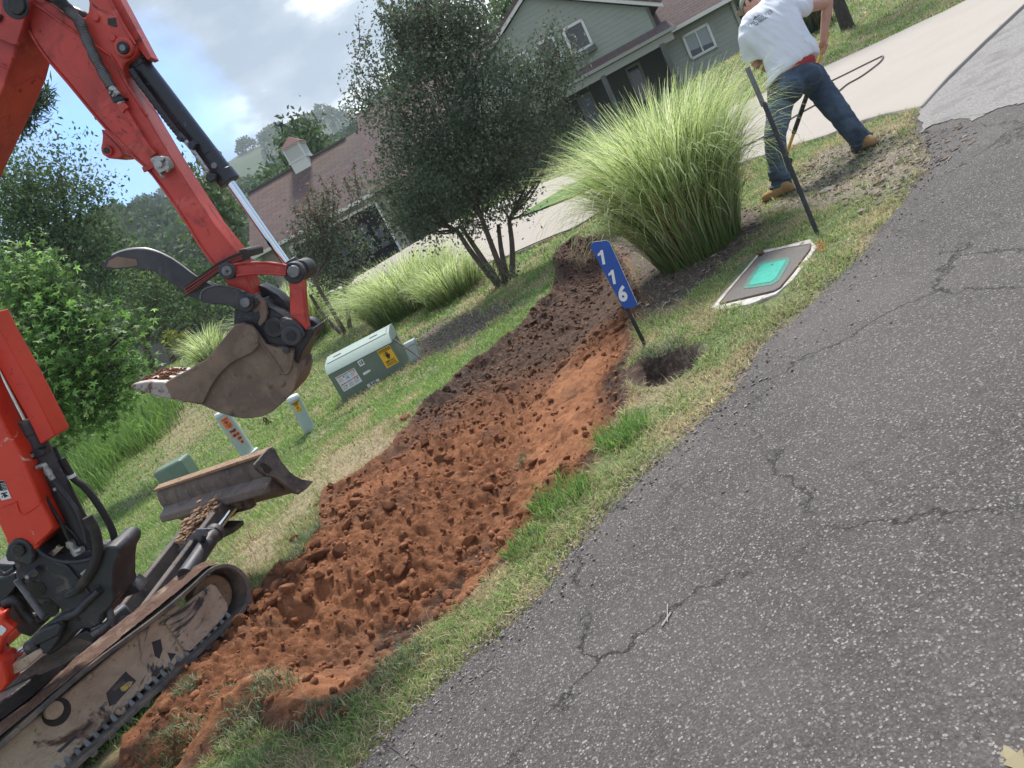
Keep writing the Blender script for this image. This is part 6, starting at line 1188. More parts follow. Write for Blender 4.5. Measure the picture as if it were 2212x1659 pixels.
# cupola on the garage ridge
cu = MB(); cu.prism([hp(-5.02, 6.3, 3.0), hp(-4.16, 6.3, 3.0), hp(-4.16, 7.02, 3.0), hp(-5.02, 7.02, 3.0)], HW * .95); cu = cu.build('cupola', M['wtrim'], HS)
MB().prism([hp(-4.98, 7.0, 3.04), hp(-4.2, 7.0, 3.04), hp(-4.2, 7.72, 3.04), hp(-4.98, 7.72, 3.04)], HW * .84).build('louver_box', M['inkgrey'], cu)
mb = MB()
for k in range(9):
    z = 7.10 + k * .066; mb.box(hp(-4.59, z, 3.02), (.72, .03, .045), HU, HW); mb.box(hp(-4.18, z, 3.46), (.03, .74, .045), HU, HW)
for s, o_ in ((-5.0, 3.02), (-4.18, 3.02), (-4.18, 3.9)): mb.box(hp(s, 7.36, o_), (.08, .08, .72), HU, HW)
mb.box(hp(-4.59, 7.05, 3.46), (.98, .98, .07), HU, HW); mb.box(hp(-4.59, 7.72, 3.46), (1.0, 1.0, .07), HU, HW); mb.build('louvers', M['wtrim'], cu)
mb = MB(); b4 = [hp(-5.14, 7.74, 2.9), hp(-4.02, 7.74, 2.9), hp(-4.02, 7.74, 4.02), hp(-5.14, 7.74, 4.02)]; ap = hp(-4.58, 8.22, 3.46)
for k in range(4): mb.poly([b4[k], b4[(k + 1) % 4], ap])
mb.poly(b4[::-1]); mb.build('cupola_roof', mat('red_cupola_roof', (.17, .085, .08), .9, bump=[(8, .6, .03)]), cu)
# centre block
roof('main_roof', [(-1.45, 3.85, -.5), (12.2, 3.85, -.5), (12.2, 7.75, 4.4), (-1.45, 7.75, 4.4)])
wall('main_wall', [(-1.17, .5), (12.0, .5), (12.0, 3.9), (-1.17, 3.9)], 1.0, M['porch'])
MB().prism([hp(-1.2, .5, -.02), hp(-1.2, 3.9, -.02), hp(-1.2, 3.9, 1.0), hp(-1.2, .5, 1.0)], HU * .10).build('return_wall', M['tansiding'], HS)
wall('gable_wall', [(3.4, 4.15), (11.68, 4.15), (11.68, 4.92), (7.72, 7.40), (3.4, 5.0)], -1.2, M['siding'], .14)
MB().prism([hp(11.68, 4.15, -1.2), hp(11.68, 4.92, -1.2), hp(11.68, 7, 2.6), hp(11.68, 4.15, 2.6)], -HU * .12).build('dormer_side', M['siding'], HS)
def rake(a, b, w_, off, m, nm): MB().prism([hp(*a, off), hp(*b, off), hp(b[0], b[1] - w_, off), hp(a[0], a[1] - w_, off)], HW * .10).build(nm, m, HS)
rake((7.7, 7.62), (12.15, 4.86), .20, -1.42, M['wtrim'], 'rake_board'); rake((7.7, 7.62), (3.2, 5.2), .20, -1.42, M['wtrim'], 'rake_board')
roof('gable_roof_slope', [(12.2, 4.95, -1.45), (12.2, 4.95, 3.5), (7.7, 7.72, 3.5), (7.7, 7.72, -1.45)]); roof('gable_roof_slope', [(3.1, 5.25, 3.5), (3.1, 5.25, -1.45), (7.7, 7.72, -1.45), (7.7, 7.72, 3.5)])
roof('porch_roof', [(2.0, 3.86, -1.85), (12.15, 3.86, -1.85), (12.15, 4.24, -1.05), (2.0, 4.24, -1.05)])
mb = MB(); mb.prism([hp(2.0, 3.86, -1.90), hp(12.2, 3.86, -1.90), hp(12.2, 3.74, -1.90), hp(2.0, 3.74, -1.90)], HW * .10); mb.build('gutter', M['trim'], HS)
mb = MB(); mb.box(hp(7.0, 3.58, -1.7), (10, .16, .28), HU, HW); mb.build('porch_beam', M['trim'], HS)
MB().box(hp(7.0, 3.80, -.4), (10.2, 2.6, .06), HU, HW).build('porch_ceiling', M['porch'], HS)
for s in (3.0, 5.2, 9.05, 11.5): MB().box(hp(s, 2.0, -1.7), (.20, .20, 3.0), HU, HW).build('porch_post', M['porch'], HS)
def window(s0, s1, z0, z1, off, fm, box=False, sash=False, blind=False, wdt=.10):
    w = MB()
    for a in ((s0, z0, s0 + wdt, z1), (s1 - wdt, z0, s1, z1), (s0, z0, s1, z0 + wdt), (s0, z1 - wdt, s1, z1)): w.prism([hp(a[0], a[1], off - .06), hp(a[2], a[1], off - .06), hp(a[2], a[3], off - .06), hp(a[0], a[3], off - .06)], HW * .08)
    if sash: sm = (s0 + s1) / 2; w.prism([hp(sm - .03, z0, off - .05), hp(sm + .03, z0, off - .05), hp(sm + .03, z1, off - .05), hp(sm - .03, z1, off - .05)], HW * .05)
    w = w.build('window', fm, HS, bevel=.008); MB().prism([hp(s0 + .05, z0 + .05, off - .012), hp(s1 - .05, z0 + .05, off - .012), hp(s1 - .05, z1 - .05, off - .012), hp(s0 + .05, z1 - .05, off - .012)], HW * .01).build('pane', M['glass'], w)
    if box: MB().box(hp((s0 + s1) / 2 + .02, z0 - .10, off - .14), (s1 - s0 + .05, .22, .20), HU, HW).build('window_box', M['porch'], w)
    if blind: MB().prism([hp(s0 + .1, z0 + .35, off - .018), hp(s1 - .1, z0 + .25, off - .018), hp(s1 - .1, z1 - .1, off - .018), hp(s0 + .1, z1 - .1, off - .018)], HW * .004).build('blind', M['blind'], w)
window(8.38, 9.28, 4.70, 5.76, -1.2, M['wtrim'], True); window(7.2, 8.04, 4.72, 5.76, -1.2, M['wtrim'], True); window(6.0, 6.88, 4.72, 5.76, -1.2, M['wtrim'], True)
wall('wing_wall', [(11.75, .5), (14.8, .5), (14.8, 3.95), (11.75, 3.95)], -.05, M['siding']); window(12.58, 13.70, 2.5, 3.5, -.06, M['wtrim'], sash=True, blind=True)
MB().prism([hp(14.8, .5, -.05), hp(14.8, 3.9, -.05), hp(14.8, 6.2, 2.6), hp(14.8, 3.9, 5.2), hp(14.8, .5, 5.2)], -HU * .12).build('wing_side_wall', M['siding'], HS)
MB().box(hp(14.8, 2.2, -.08), (.12, .08, 3.4), HU, HW).build('corner_board', M['trim'], HS)
roof('wing_roof', [(11.6, 3.86, -.45), (15.1, 3.86, -.45), (15.1, 6.9, 3.2), (11.6, 6.9, 3.2)])
mb = MB(); mb.prism([hp(12.15, 3.90, -.52), hp(15.15, 3.90, -.52), hp(15.15, 3.76, -.52), hp(12.15, 3.76, -.52)], HW * .10); mb.build('gutter', M['wtrim'], HS)
window(10.22, 10.88, 2.0, 3.52, 1.0, M['trim']); 
dd_ = MB(); dd_.box(hp(8.28, 2.2, .95), (.66, .08, 2.4), HU, HW); dd_ = dd_.build('front_door', M['trim'], HS); MB().box(hp(8.28, 2.4, .90), (.42, .03, 1.7), HU, HW).build('door_glass', M['glass'], dd_)

# ================================================================== fence
FA, FB = aty(300, 757, 38), aty(520, 690, 34); FA[2] = FB[2] = 0; fz = 1.05
FE = empty('wooden_fence', tuple((FA + FB) / 2 + np.array([0, 0, fz])), 'weathered grey board fence between the woods and the grass clumps', 'fence')
fm = mat('weathered_grey_boards', (.16, .145, .135), .9, layers=[(3, 8, .45, .65, (.20, .185, .17), .9, .4, (4, 4, .2)), (9, 8, .58, .7, (.055, .05, .046), .9, .3, (3, 3, .3))], bump=[(30, .6, .01)])
fd = (FB - FA); fl = np.linalg.norm(fd); fd /= fl; mb = MB(); k = 0
while k * .15 < fl:
    p = FA + fd * (k * .15 + .07); t_ = aty(*(project([p + np.array([0, 0, 1.5])])[0][0], 0), 30)[2] if False else 0
    top = 2.95 - 1.25 * k * .15 / fl + .02 * math.sin(k * 1.7); mb.box(p + np.array([0, 0, (top + .3) / 2]), (.138, .02, top - .3), fd, np.array([-fd[1], fd[0], 0])); k += 1
mb.build('fence_boards', fm, FE)
for s in np.arange(.2, fl, 2.4):
    MB().box(FA + fd * s + np.array([0, 0, 1.6]) + np.array([-fd[1], fd[0], 0]) * .07, (.1, .1, 2.0), fd, np.array([-fd[1], fd[0], 0])).build('fence_post', fm, FE)

# ================================================================== number post 116
bp0 = hit(1393, 744); st0 = aty(1352, 668, bp0[1] - .02); tp0 = aty(1284, 527, bp0[1] - .05)
SG = empty('address_sign', tuple(bp0), 'blue reflective number sign 116 on a leaning black post', 'sign')
mb = MB(); ax = unit(tp0 - bp0); nrm_ = unit(np.array([.35, -1, 0])); sx_ = unit(np.cross(ax, nrm_)); nrm_ = np.cross(sx_, ax)
mb.box(bp0 + (tp0 - bp0) * .47 - ax * .05, (.026, .012, np.linalg.norm(tp0 - bp0) * 1.0), sx_, nrm_, ax); mb.build('sign_post', M['black'], SG, bevel=.002)
c4_ = [(1275, 532), (1281, 523), (1310, 519), (1317, 524), (1376, 655), (1373, 663), (1350, 667), (1344, 661)]
oS = (st0 + tp0) / 2 - np.array([0, .045, 0]); pn = unit(np.array([.30, -1, .05])); P4 = [atplane(u, v, oS, pn) for u, v in c4_]
MB().prism(P4, -pn * .003).build('sign_panel', mat('blue_reflective_sheet', (.022, .085, .36), .35, layers=[(20, 5, .55, .8, (.035, .11, .42), .4, 0)]), SG, bevel=.001)
mb = MB(); sc = atplane(1296, 545, oS, pn); tl_, tr_, bl_, br_ = [atplane(u, v, oS + pn * .003, pn) for u, v in ((1278, 527), (1312, 520), (1347, 664), (1374, 660))]
axx = unit((tr_ - tl_ + br_ - bl_)); ayy = unit(np.cross(pn, axx)); ayy = -ayy if ayy[2] < 0 else ayy
for ch, u, v in (('1', 1300.5, 556), ('1', 1323.5, 598.5), ('6', 1345, 636)):
    oc = atplane(u, v, oS + pn * .0025, pn)
    if ch == '1': mb.bm.faces.new([mb.bm.verts.new(tuple(oc + axx * a * .094 + ayy * b * .094)) for a, b in ((-.06, -.5), (.16, -.5), (.16, .5), (-.02, .5), (-.14, .36), (-.30, .28), (-.30, .12), (-.06, .20))])
    else: text_on(mb, ch, oc, axx, ayy, .136, .006, sx=.95)
mb.build('sign_numbers', M['white'], SG)
mb = MB(); mb.tube([P4[1] + pn * .002, P4[2] + pn * .002, P4[3] + pn * .002, P4[4] + pn * .002], .0014, 5); mb.build('white_edge', M['white'], SG)

# ================================================================== meter box with green paint
MBX = empty('meter_box', tuple(hit(1650, 590)), 'in-ground utility box with turquoise painted square and white concrete collar', 'utility box')
def gp(u, v, dz): return hit(u, v, dz)
outer = [ZS(*q_) for q_ in ((1105, 680), (1180, 590), (1370, 375), (1450, 280), (1520, 228), (1700, 190), (1875, 142), (1928, 205), (1830, 345), (1740, 460), (1610, 570), (1400, 650), (1190, 692))]
inner_ = [ZS(*q_) for q_ in ((1172, 642), (1330, 450), (1455, 305), (1490, 262), (1700, 212), (1880, 182), (1872, 225), (1740, 400), (1640, 520), (1590, 548), (1390, 595), (1180, 645))]
P_ = [gp(u, v, .016) for u, v in outer]; MB().prism(P_, np.array([0, 0, -.10])).build('concrete_collar', mat('chalky_concrete_collar', (.50, .48, .44), .9, layers=[(14, 8, .45, .62, (.34, .31, .27), .95, .3), (9, 8, .62, .68, (.12, .09, .06), .95, .6)], bump=[(60, .5, .005)]), MBX, bevel=.004)
lidm = mat('grating_plastic_lid', (.095, .085, .08), .75, layers=[(5, 6, .5, .7, (.14, .12, .105), .8, .3)]); n, l = lidm.node_tree.nodes, lidm.node_tree.links.new; b_ = [k for k in n if k.type == 'BSDF_PRINCIPLED'][0]
tcn = n.new('ShaderNodeTexCoord'); mpn = n.new('ShaderNodeMapping'); mpn.inputs['Rotation'].default_value = (0, 0, D2R(-25)); l(tcn.outputs['Object'], mpn.inputs[0]); br = n.new('ShaderNodeTexBrick'); br.inputs['Scale'].default_value = 18; br.inputs['Mortar Size'].default_value = .03; l(mpn.outputs[0], br.inputs['Vector'])
br.inputs['Brick Width'].default_value = .9; br.inputs['Row Height'].default_value = .35; bp = n.new('ShaderNodeBump'); bp.inputs['Strength'].default_value = 1; bp.inputs['Distance'].default_value = .006; bp.invert = True; l(br.outputs['Fac'], bp.inputs['Height']); l(bp.outputs[0], b_.inputs['Normal'])
P_ = [gp(u, v, .026) for u, v in inner_]; lid = MB().prism(P_, np.array([0, 0, -.03])).build('grate_lid', lidm, MBX, bevel=.003)
P_ = [gp(u, v, .024) for u, v in inner_]; mb = MB(); mb.tube(P_ + [P_[0]], .0045, 6); mb.build('rusty_rim', mat('rusty_rim', (.16, .08, .045), .9), MBX, smooth=60)
aq = mat('turquoise_spray_paint', (.015, .33, .25), .8, layers=[(25, 8, .48, .7, (.02, .22, .17), .8, 0)], bump=[(80, .5, .003)])
P_ = [gp(u, v, .031) for u, v in [ZS(*q_) for q_ in ((1395, 500), (1490, 350), (1515, 335), (1688, 303), (1680, 325), (1605, 450), (1570, 475), (1405, 502))]]; MB().prism(P_, np.array([0, 0, -.004])).build('painted_reader_lid', aq, lid, bevel=.002)
P_ = [gp(u, v, .0285) for u, v in [ZS(*q_) for q_ in ((1355, 530), (1400, 440), (1475, 335), (1530, 312), (1700, 285), (1722, 300), (1710, 335), (1635, 465), (1580, 500), (1450, 520))]]
MB().prism(P_, np.array([0, 0, -.003])).build('overspray', mat('turquoise_overspray', (.035, .20, .155), .8, layers=[(70, 8, .45, .62, (.09, .085, .08), .8, 0)]), lid)
mb = MB(); p = gp(*ZS(1582, 345), .0315); mb.cyl(p, p + np.array([0, 0, .002]), .008, seg=12); mb.build('pick_hole', M['blackf'], lid)
p = gp(1643, 547, .04); mb = MB(); mb.ball(p, .026, 2, (1, .8, .7)); o = mb.build('dark_stone', M['mudred'], None, smooth=60, origin=tuple(p - np.array([0, 0, .02]))); tag(o, 'small dark clod sitting on the corner of the utility box collar', 'clod')
op = mat('orange_survey_paint', (.70, .20, .05), .8)
mb = MB()
for k in range(55):
    p = hit(1766 + RNG.normal() * 7 + 6, 536 + RNG.normal() * 6 - 3, .02 + .02 * RNG.random()); dv = unit(RNG.normal(size=3) * np.array([1, 1, .3])) * .018; mb.tube([p, p + dv], .0016, 3)
o = mb.build('paint_mark', op, None, origin=tuple(hit(1772, 533))); tag(o, 'orange survey paint sprayed on grass beside the utility box', 'paint mark')

# ================================================================== pad transformer
fbl, fbr = hit(*ZP(575, 1525)), hit(*ZP(1695, 880)); Yt = (fbl[1] + fbr[1]) / 2; fu = unit(np.array([fbr[0] - fbl[0], fbr[1] - fbl[1], 0])); fn = np.array([fu[1], -fu[0], 0])
ZPP = Z(675.9, 691.3, 8.473)
def tz(x, y, off=0.0): return atplane(*Z(675.9, 691.3, 8.473)(x, y), fbl + fn * off, fn)
TX_ = empty('pad_transformer', tuple((fbl + fbr) / 2), 'sage green pad-mounted transformer cabinet with yellow warning sticker', 'transformer')
TM = mat('sage_green_enamel', (.125, .170, .130), .45, layers=[(6, 6, .5, .8, (.145, .19, .15), .5, .4)]); TM2 = mat('sunlit_green_lid', (.27, .345, .30), .5, layers=[(30, 8, .55, .75, (.22, .28, .24), .6, .2)])  # lid paler than the cabinet: light on the top put into its colour
Wt = float(np.dot(tz(1695, 880) - tz(575, 1525), fu)); o0 = fbl.copy(); zf = float(tz(260, 1030)[2] - o0[2]); zt_ = float(tz(1400, 385)[2] - o0[2]); hF = (zf + zt_) / 2
def tb(s, z, d): return o0 + fu * s + np.array([0, 0, z]) - fn * d
Dp = .62
bx_ = MB(); bx_.prism([tb(0, -.05, 0), tb(0, hF, 0), tb(0, hF + .02, Dp), tb(0, -.05, Dp)], fu * Wt); body = bx_.build('cabinet', TM, TX_, bevel=.006)
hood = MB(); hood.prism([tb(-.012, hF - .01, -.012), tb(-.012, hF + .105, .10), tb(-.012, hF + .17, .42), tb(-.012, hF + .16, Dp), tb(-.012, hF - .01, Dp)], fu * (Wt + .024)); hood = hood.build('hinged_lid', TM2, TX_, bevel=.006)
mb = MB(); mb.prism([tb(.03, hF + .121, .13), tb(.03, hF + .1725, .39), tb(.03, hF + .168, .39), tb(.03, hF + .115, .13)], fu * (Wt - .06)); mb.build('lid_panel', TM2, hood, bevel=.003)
mb = MB()
for s in (.13, Wt - .28): mb.box(tb(s + .05, hF + .150, .255), (.12, .02, .012), fu, fn)
mb.build('hinge', M['inkgrey'], hood)
def lab(pts, m, nm, off=.003, par=None): return MB().prism([tz(x, y, off) for x, y in pts], -fn * .0015).build(nm, m, body if par is None else par)
lab([(408, 1058), (750, 873), (905, 1120), (570, 1315)], M['label'], 'safety_sheet'); ll = np.array
def q4(P, a, b, c, d): # sub-rectangle of a quad, P: tl tr br bl
    tl, tr, br, bl = [ll(p, float) for p in P]; f = lambda s, t: tuple((tl * (1 - s) + tr * s) * (1 - t) + (bl * (1 - s) + br * s) * t); return [f(a, b), f(c, b), f(c, d), f(a, d)]
SH = [(408, 1058), (750, 873), (905, 1120), (570, 1315)]; mr, mbl, mgy, mbk = MB(), MB(), MB(), MB()
for (a, b, c, d, kind) in ((.03, .04, .36, .10, 0), (.38, .04, .64, .12, 1), (.67, .03, .97, .09, 0), (.03, .55, .36, .61, 0), (.38, .53, .64, .60, 1), (.67, .52, .97, .58, 0)):
    (mr if kind == 0 else mbl).prism([tz(x, y, .0045) for x, y in q4(SH, a, b, c, d)], -fn * .0005)
for a, b in ((.04, .15), (.38, .16), (.68, .14), (.04, .66), (.38, .65), (.68, .63)):
    for k in range(6): mgy.prism([tz(x, y, .0042) for x, y in q4(SH, a, b + k * .05, a + (.26 if k % 2 else .20), b + k * .05 + .022)], -fn * .0004)
for a, b in ((.33, .14), (.90, .14), (.25, .70), (.88, .62), (.50, .30)): mbk.prism([tz(x, y, .0046) for x, y in q4(SH, a, b, a + .05, b + .08)], -fn * .0004)
mr.build('red_heading', M['inkred'], body); mbl.build('blue_heading', M['inkblue'], body); mgy.build('fine_print', M['inkgrey'], body); mbk.build('small_symbol', M['blackf'], body)
YS = [(1172, 578), (1395, 457), (1577, 762), (1355, 890)]; ys = lab(YS, M['yellow'], 'warning_sticker'); mb = MB(); mb.prism([tz(x, y, .0048) for x, y in q4(YS, .05, .04, .95, .20)], -fn * .0004); mb.build('warning_band', M['blackf'], body)
eup = unit(tz(408, 1058) - tz(570, 1315)); eup = np.array([0, 0, 1.])
def ty(P, s, t, off=.0055): x, y = q4(P, s, t, s, t)[0]; return tz(x, y, off)
mb = MB(); mb.prism([tz(x, y, .0052) for x, y in q4(YS, .08, .065, .92, .175)], -fn * .0003); mb.build('warning_panel', M['yellow'], body)
mb = MB(); text_on(mb, 'WARNING', ty(YS, .5, .12, .0058), fu, eup, .034, .0012); text_on(mb, 'KEEP OUT', ty(YS, .5, .72), fu, eup, .030, .0012); text_on(mb, 'HIGH VOLTAGE', ty(YS, .5, .82), fu, eup, .019, .0008); text_on(mb, 'EQUIPMENT INSIDE', ty(YS, .5, .91), fu, eup, .018, .0007)
hc = ty(YS, .52, .42); 
def h2(a, b): return hc + fu * a + eup * b
mb.prism([h2(-.022, -.03), h2(.022, -.03), h2(.026, .01), h2(-.022, .012)], -fn * .0004)
for k, (a, tl2) in enumerate(((-.02, .045), (-.009, .055), (.003, .053), (.014, .046))): mb.prism([h2(a - .0035, .008), h2(a + .0045, .008), h2(a + .0045, tl2), h2(a - .0035, tl2)], -fn * .0004)
mb.prism([h2(.022, -.01), h2(.036, .012), h2(.040, .006), h2(.024, -.024)], -fn * .0004); mb.prism([h2(-.016, -.05), h2(.016, -.05), h2(.02, -.034), h2(-.02, -.034)], -fn * .0004)
mb.tube([h2(-.05, .045), h2(-.038, .04), h2(-.046, .015), h2(-.034, .005), h2(-.03, -.01)], .0022, 4); mb.build('warning_print', M['blackf'], body)
N1 = [(808, 762), (900, 712), (955, 808), (865, 855)]; lab(N1, M['label'], 'number_plate'); N2 = [(985, 1185), (1205, 1068), (1225, 1130), (1012, 1245)]; lab(N2, M['label'], 'date_plate')
mb = MB(); text_on(mb, '15', ty(N1, .5, .5), fu, eup, .062, .003); text_on(mb, '9-02', ty(N2, .5, .5), fu, eup, .048, .002, sx=1.15); mb.build('plate_digits', M['blackf'], body)
lab([(915, 975), (930, 958), (1030, 908), (1052, 912), (1055, 935), (960, 1000), (925, 1010)], M['label'], 'white_tag')
MB().box(tb(Wt / 2, -.04, .30), (Wt + .10, .80, .10), fu, fn).build('concrete_pad', mat('weathered_pad_concrete', (.34, .29, .24), .95, layers=[(20, 8, .5, .7, (.22, .17, .13), .95, 0)]), TX_, bevel=.01)
mb = MB(); mb.box(tb(.55 * Wt, -.02, -.01), (.10, .03, .03), fu, fn); mb.build('padlock_hasp', M['inkgrey'], TX_)
# stick leaning on the cabinet
a, b = aty(*ZP(1370, 290), Yt + .2), hit(*ZP(2045, 765)); mb = MB(); mb.tube(curve_pts([a, a * .4 + b * .6 + np.array([0, 0, .03]), b], 14), .014, 7)
o = mb.build('wooden_stake', ML['bark'], None, smooth=60, origin=tuple(b)); tag(o, 'thin wooden pole leaning on the right end of the transformer', 'pole')
# small pedestal right of it, standing behind the pole
def pedestal(name, label, base, top, wpx, m, capm, cat, dome=True, seg=28, flat=.8, ylab=None):
    base, top = np.asarray(base), np.asarray(top); R = empty(name, tuple(base), label, cat, 'green utility pedestals'); r = wpx / 2 / FPX * base[1] / .96
    ax = unit(top - base); h = np.linalg.norm(top - base)
    mb = MB(); mb.tube([base - ax * .05, base + ax * (h - .05)], r, seg, flat=flat); mb.build('housing', m, R, smooth=40)
    mb = MB(); mb.tube([base + ax * (h - .055), base + ax * (h - .02), base + ax * (h - .004), base + ax * h], [r * 1.06, r * 1.06, r * .9, r * .55], seg, flat=flat); mb.build('cap', capm, R, smooth=50)
    return R, r, ax, h
PM = mat('pale_sage_plastic', (.36, .44, .41), .5, layers=[(4, 6, .5, .75, (.31, .39, .36), .55, .3), (30, 6, .66, .74, (.22, .24, .2), .7, 0)]); PM2 = mat('pale_cap_plastic', (.52, .58, .57), .5)
b1 = hit(*ZQ(1935, 710)); t1 = aty(*ZQ(1600, 75), b1[1]); Rr, r, ax, h = pedestal('utility_pedestal', 'short pale green pedestal with yellow sticker right of the bucket', b1, t1, 32, PM, PM2, 'pedestal')
def curved(mbx, c, wrad, r, h0, h1, a0, a1, ax):
    f0 = unit(-np.array([c[0], c[1], 0])); sd_ = unit(np.cross(np.array([0, 0, 1.]), f0)); rows = []
    for k in range(7):
        an = a0 + (a1 - a0) * k / 6; d = (f0 * math.cos(an) + sd_ * math.sin(an)) * (r + wrad); rows.append([c + d + ax * h0, c + d + ax * h1])
    mbx.sheet(rows); return f0, sd_
def wraptext(mbx, s, c, r, hh, an0, size, ax, bold=.002):
    f0 = unit(-np.array([c[0], c[1], 0])); sd_ = unit(np.cross(np.array([0, 0, 1.]), f0))
    def wf(x, y): an = an0 + x / r; return c + (f0 * math.cos(an) + sd_ * math.sin(an)) * (r + .0045) + ax * (hh + y)
    text_on(mbx, s, None if False else c, fu, eup, size, bold, wrap=wf)
mb = MB(); curved(mb, b1, .003, r, h * .60, h * .86, -.45, .35, ax); mb.build('yellow_sticker', M['yellow'], Rr)
mb = MB()
for k, (hh, s_) in enumerate(((.83, .022), (.795, .017), (.76, .015), (.71, .013), (.68, .013))): wraptext(mb, ('WARNING', 'BURIED', 'CABLE', 'CALL', 'FIRST')[k], b1, r, h * hh, -.05, s_, ax, .0012)
wraptext(mb, 'BEFORE DIGGING', b1, r, h * .635, -.05, .008, ax, .0006); mb.build('sticker_print', M['blackf'], Rr)
b2 = hit(*ZQ(885, 1130)); t2 = aty(*ZQ(365, 345), b2[1]); Rr, r, ax, h = pedestal('utility_pedestal', 'tall pale green pedestal with orange number labels below the bucket', b2, t2, 37, PM, PM2, 'pedestal')
mb = MB(); mb.tube([b2 - ax * .06, b2 + ax * .06], r * 1.28, 8); mb.build('base_collar', PM2, Rr, bevel=.004)
mb = MB(); curved(mb, b2, .003, r, h * .66, h * .87, -.55, .30, ax); txt = MB()
for hh, hl, a0, a1, s in ((.585, .03, -.45, .35, 'TGF'), (.50, .03, -.50, .50, '45 S'), (.415, .03, -.15, .40, '10'), (.335, .03, 0, .32, '6')):
    curved(mb, b2, .003, r, h * hh - .022, h * hh + .022, a0, a1, ax); wraptext(txt, s, b2, r, h * hh, (a0 + a1) / 2, .044, ax, .003)
mb.build('orange_label', M['orange'], Rr); wraptext(txt, 'WARNING', b2, r, h * .84, -.12, .016, ax, .001)
for k in range(4): wraptext(txt, ('OPTIC CABLE', 'CALL BEFORE', 'YOU DIG', 'LOCATE')[k], b2, r, h * (.73 - k * .018), -.05, .010, ax, .0006)
f0 = unit(-np.array([b2[0], b2[1], 0])); sd_ = unit(np.cross(np.array([0, 0, 1.]), f0)); cc0 = b2 + ax * h * .785 + (f0 * math.cos(-.12) + sd_ * math.sin(-.12)) * (r + .005)
txt.tube([cc0 + sd_ * .02 * math.cos(k * .524) + ax * .02 * math.sin(k * .524) for k in range(13)], .003, 4); txt.tube([cc0 - sd_ * .014 + ax * .014, cc0 + sd_ * .014 - ax * .014], .0025, 4); txt.tube([cc0 - ax * .015, cc0 + ax * .012], .003, 4)
txt.build('label_print', M['blackf'], Rr)
b3 = hit(*ZP(1890, 740)); t3 = aty(*ZP(1755, 400), b3[1]); R3 = empty('utility_pedestal', tuple(b3), 'small square grey-green pedestal right of the transformer', 'pedestal', 'green utility pedestals')
a3 = unit(t3 - b3); h3 = np.linalg.norm(t3 - b3); mb = MB(); mb.box(b3 + a3 * (h3 * .5 - .05), (.155, .13, h3), fu, -fn, a3); mb.build('housing', PM, R3, bevel=.012); mb = MB(); mb.box(b3 + a3 * (h3 - .02), (.17, .145, .06), fu, -fn, a3); mb.build('cap', PM2, R3, bevel=.012)
# domed green vault lid behind the blade
b4_ = hit(*ZG(400, 650)); R4 = empty('utility_vault', tuple(b4_), 'rounded dark green plastic utility box behind the excavator blade', 'utility box')
c_ = aty(*ZG(400, 530), b4_[1]); wv_ = 440 / 5.143 / FPX * b4_[1] / .96 * .78; hv = 200 / 5.143 / FPX * b4_[1] / .96
mb = MB(); mb.box(c_, (wv_, wv_ * .75, hv * 1.5), fu, -fn); mb.build('vault_cover', mat('green_vault_plastic', (.13, .19, .145), .5, layers=[(4, 6, .5, .75, (.17, .23, .18), .5, .4)]), R4, bevel=.045, seg=5)
mb = MB(); mb.box(c_ - np.array([0, 0, hv * .62]), (wv_ * 1.1, wv_ * .85, .05), fu, -fn); mb.build('vault_rim', PM2, R4, bevel=.01)

# ================================================================== tools, hose, small things
d0 = hit(1766, 505); d1 = aty(1614, 153, d0[1] + .10); dm_ = aty(1650, 222, d0[1] + .08)
DB = empty('digging_bar', tuple(d0), 'dark steel digging bar stuck in the verge beside the worker', 'digging bar'); au = unit(d1 - d0)
mb = MB(); mb.tube([d0 - au * .08, d0 + au * .02, dm_], [.008, .0165, .0165], 12); mb.build('bar_shaft', M['blackr'], DB, smooth=50)
bx1 = unit(np.cross(au, np.array([.3, -1, 0]))); by1 = np.cross(bx1, au); mb = MB(); mb.box((dm_ + d1) / 2, (.036, .014, np.linalg.norm(d1 - dm_) + .04), bx1, by1, au); mb.build('chisel_blade', mat('grey_scuffed_steel', (.20, .20, .19), .5, .5, layers=[(30, 8, .5, .7, (.10, .10, .10), .6, .3)]), DB, bevel=.003)
for nm, pts_, ds in (('air_hose', [(1795, 175), (1830, 158), (1870, 138), (1895, 126), (1907, 121), (1904, 130), (1890, 143), (1860, 165), (1830, 182), (1800, 205), (1740, 238), (1700, 262), (1660, 290), (1500, 365), (1330, 442), (1290, 462), (1240, 492), (1205, 505), (1150, 528), (1105, 548)], 'black and brown hose looping across the concrete driveway'),):
    P = curve_pts([hit(u, v, .062) for u, v in pts_], 160); mb = MB(); mb.tube(P, .013, 8); o = mb.build(nm, mat('brown_rubber_hose', (.10, .07, .06), .6), None, smooth=60, origin=tuple(P[0])); tag(o, ds, 'hose')
for u, v, r, lab_ in ((1788, 410, .085, 'flat grey rock in the gravel right of the digging bar'), (1860, 455, .05, 'pale stone on the verge below the worker'), (1700, 470, .04, 'small stone by the foot of the digging bar'), (2095, 215, .035, 'tan leaf-sized stone chip on the asphalt apron')):
    p = hit(u, v, .012); o = bpy.data.objects.new('stone', clod_mesh(1, int(u))); o.data.materials.append(mat('grey_fieldstone', (.22, .19, .175), .9, bump=[(30, .6, .01)])); o.scale = (r, r, r * .35); o.location = p; SC.collection.objects.link(o); tag(o, lab_, 'stone')
mb = MB()                                               # stones, twigs and chips scattered on the gravelly ground
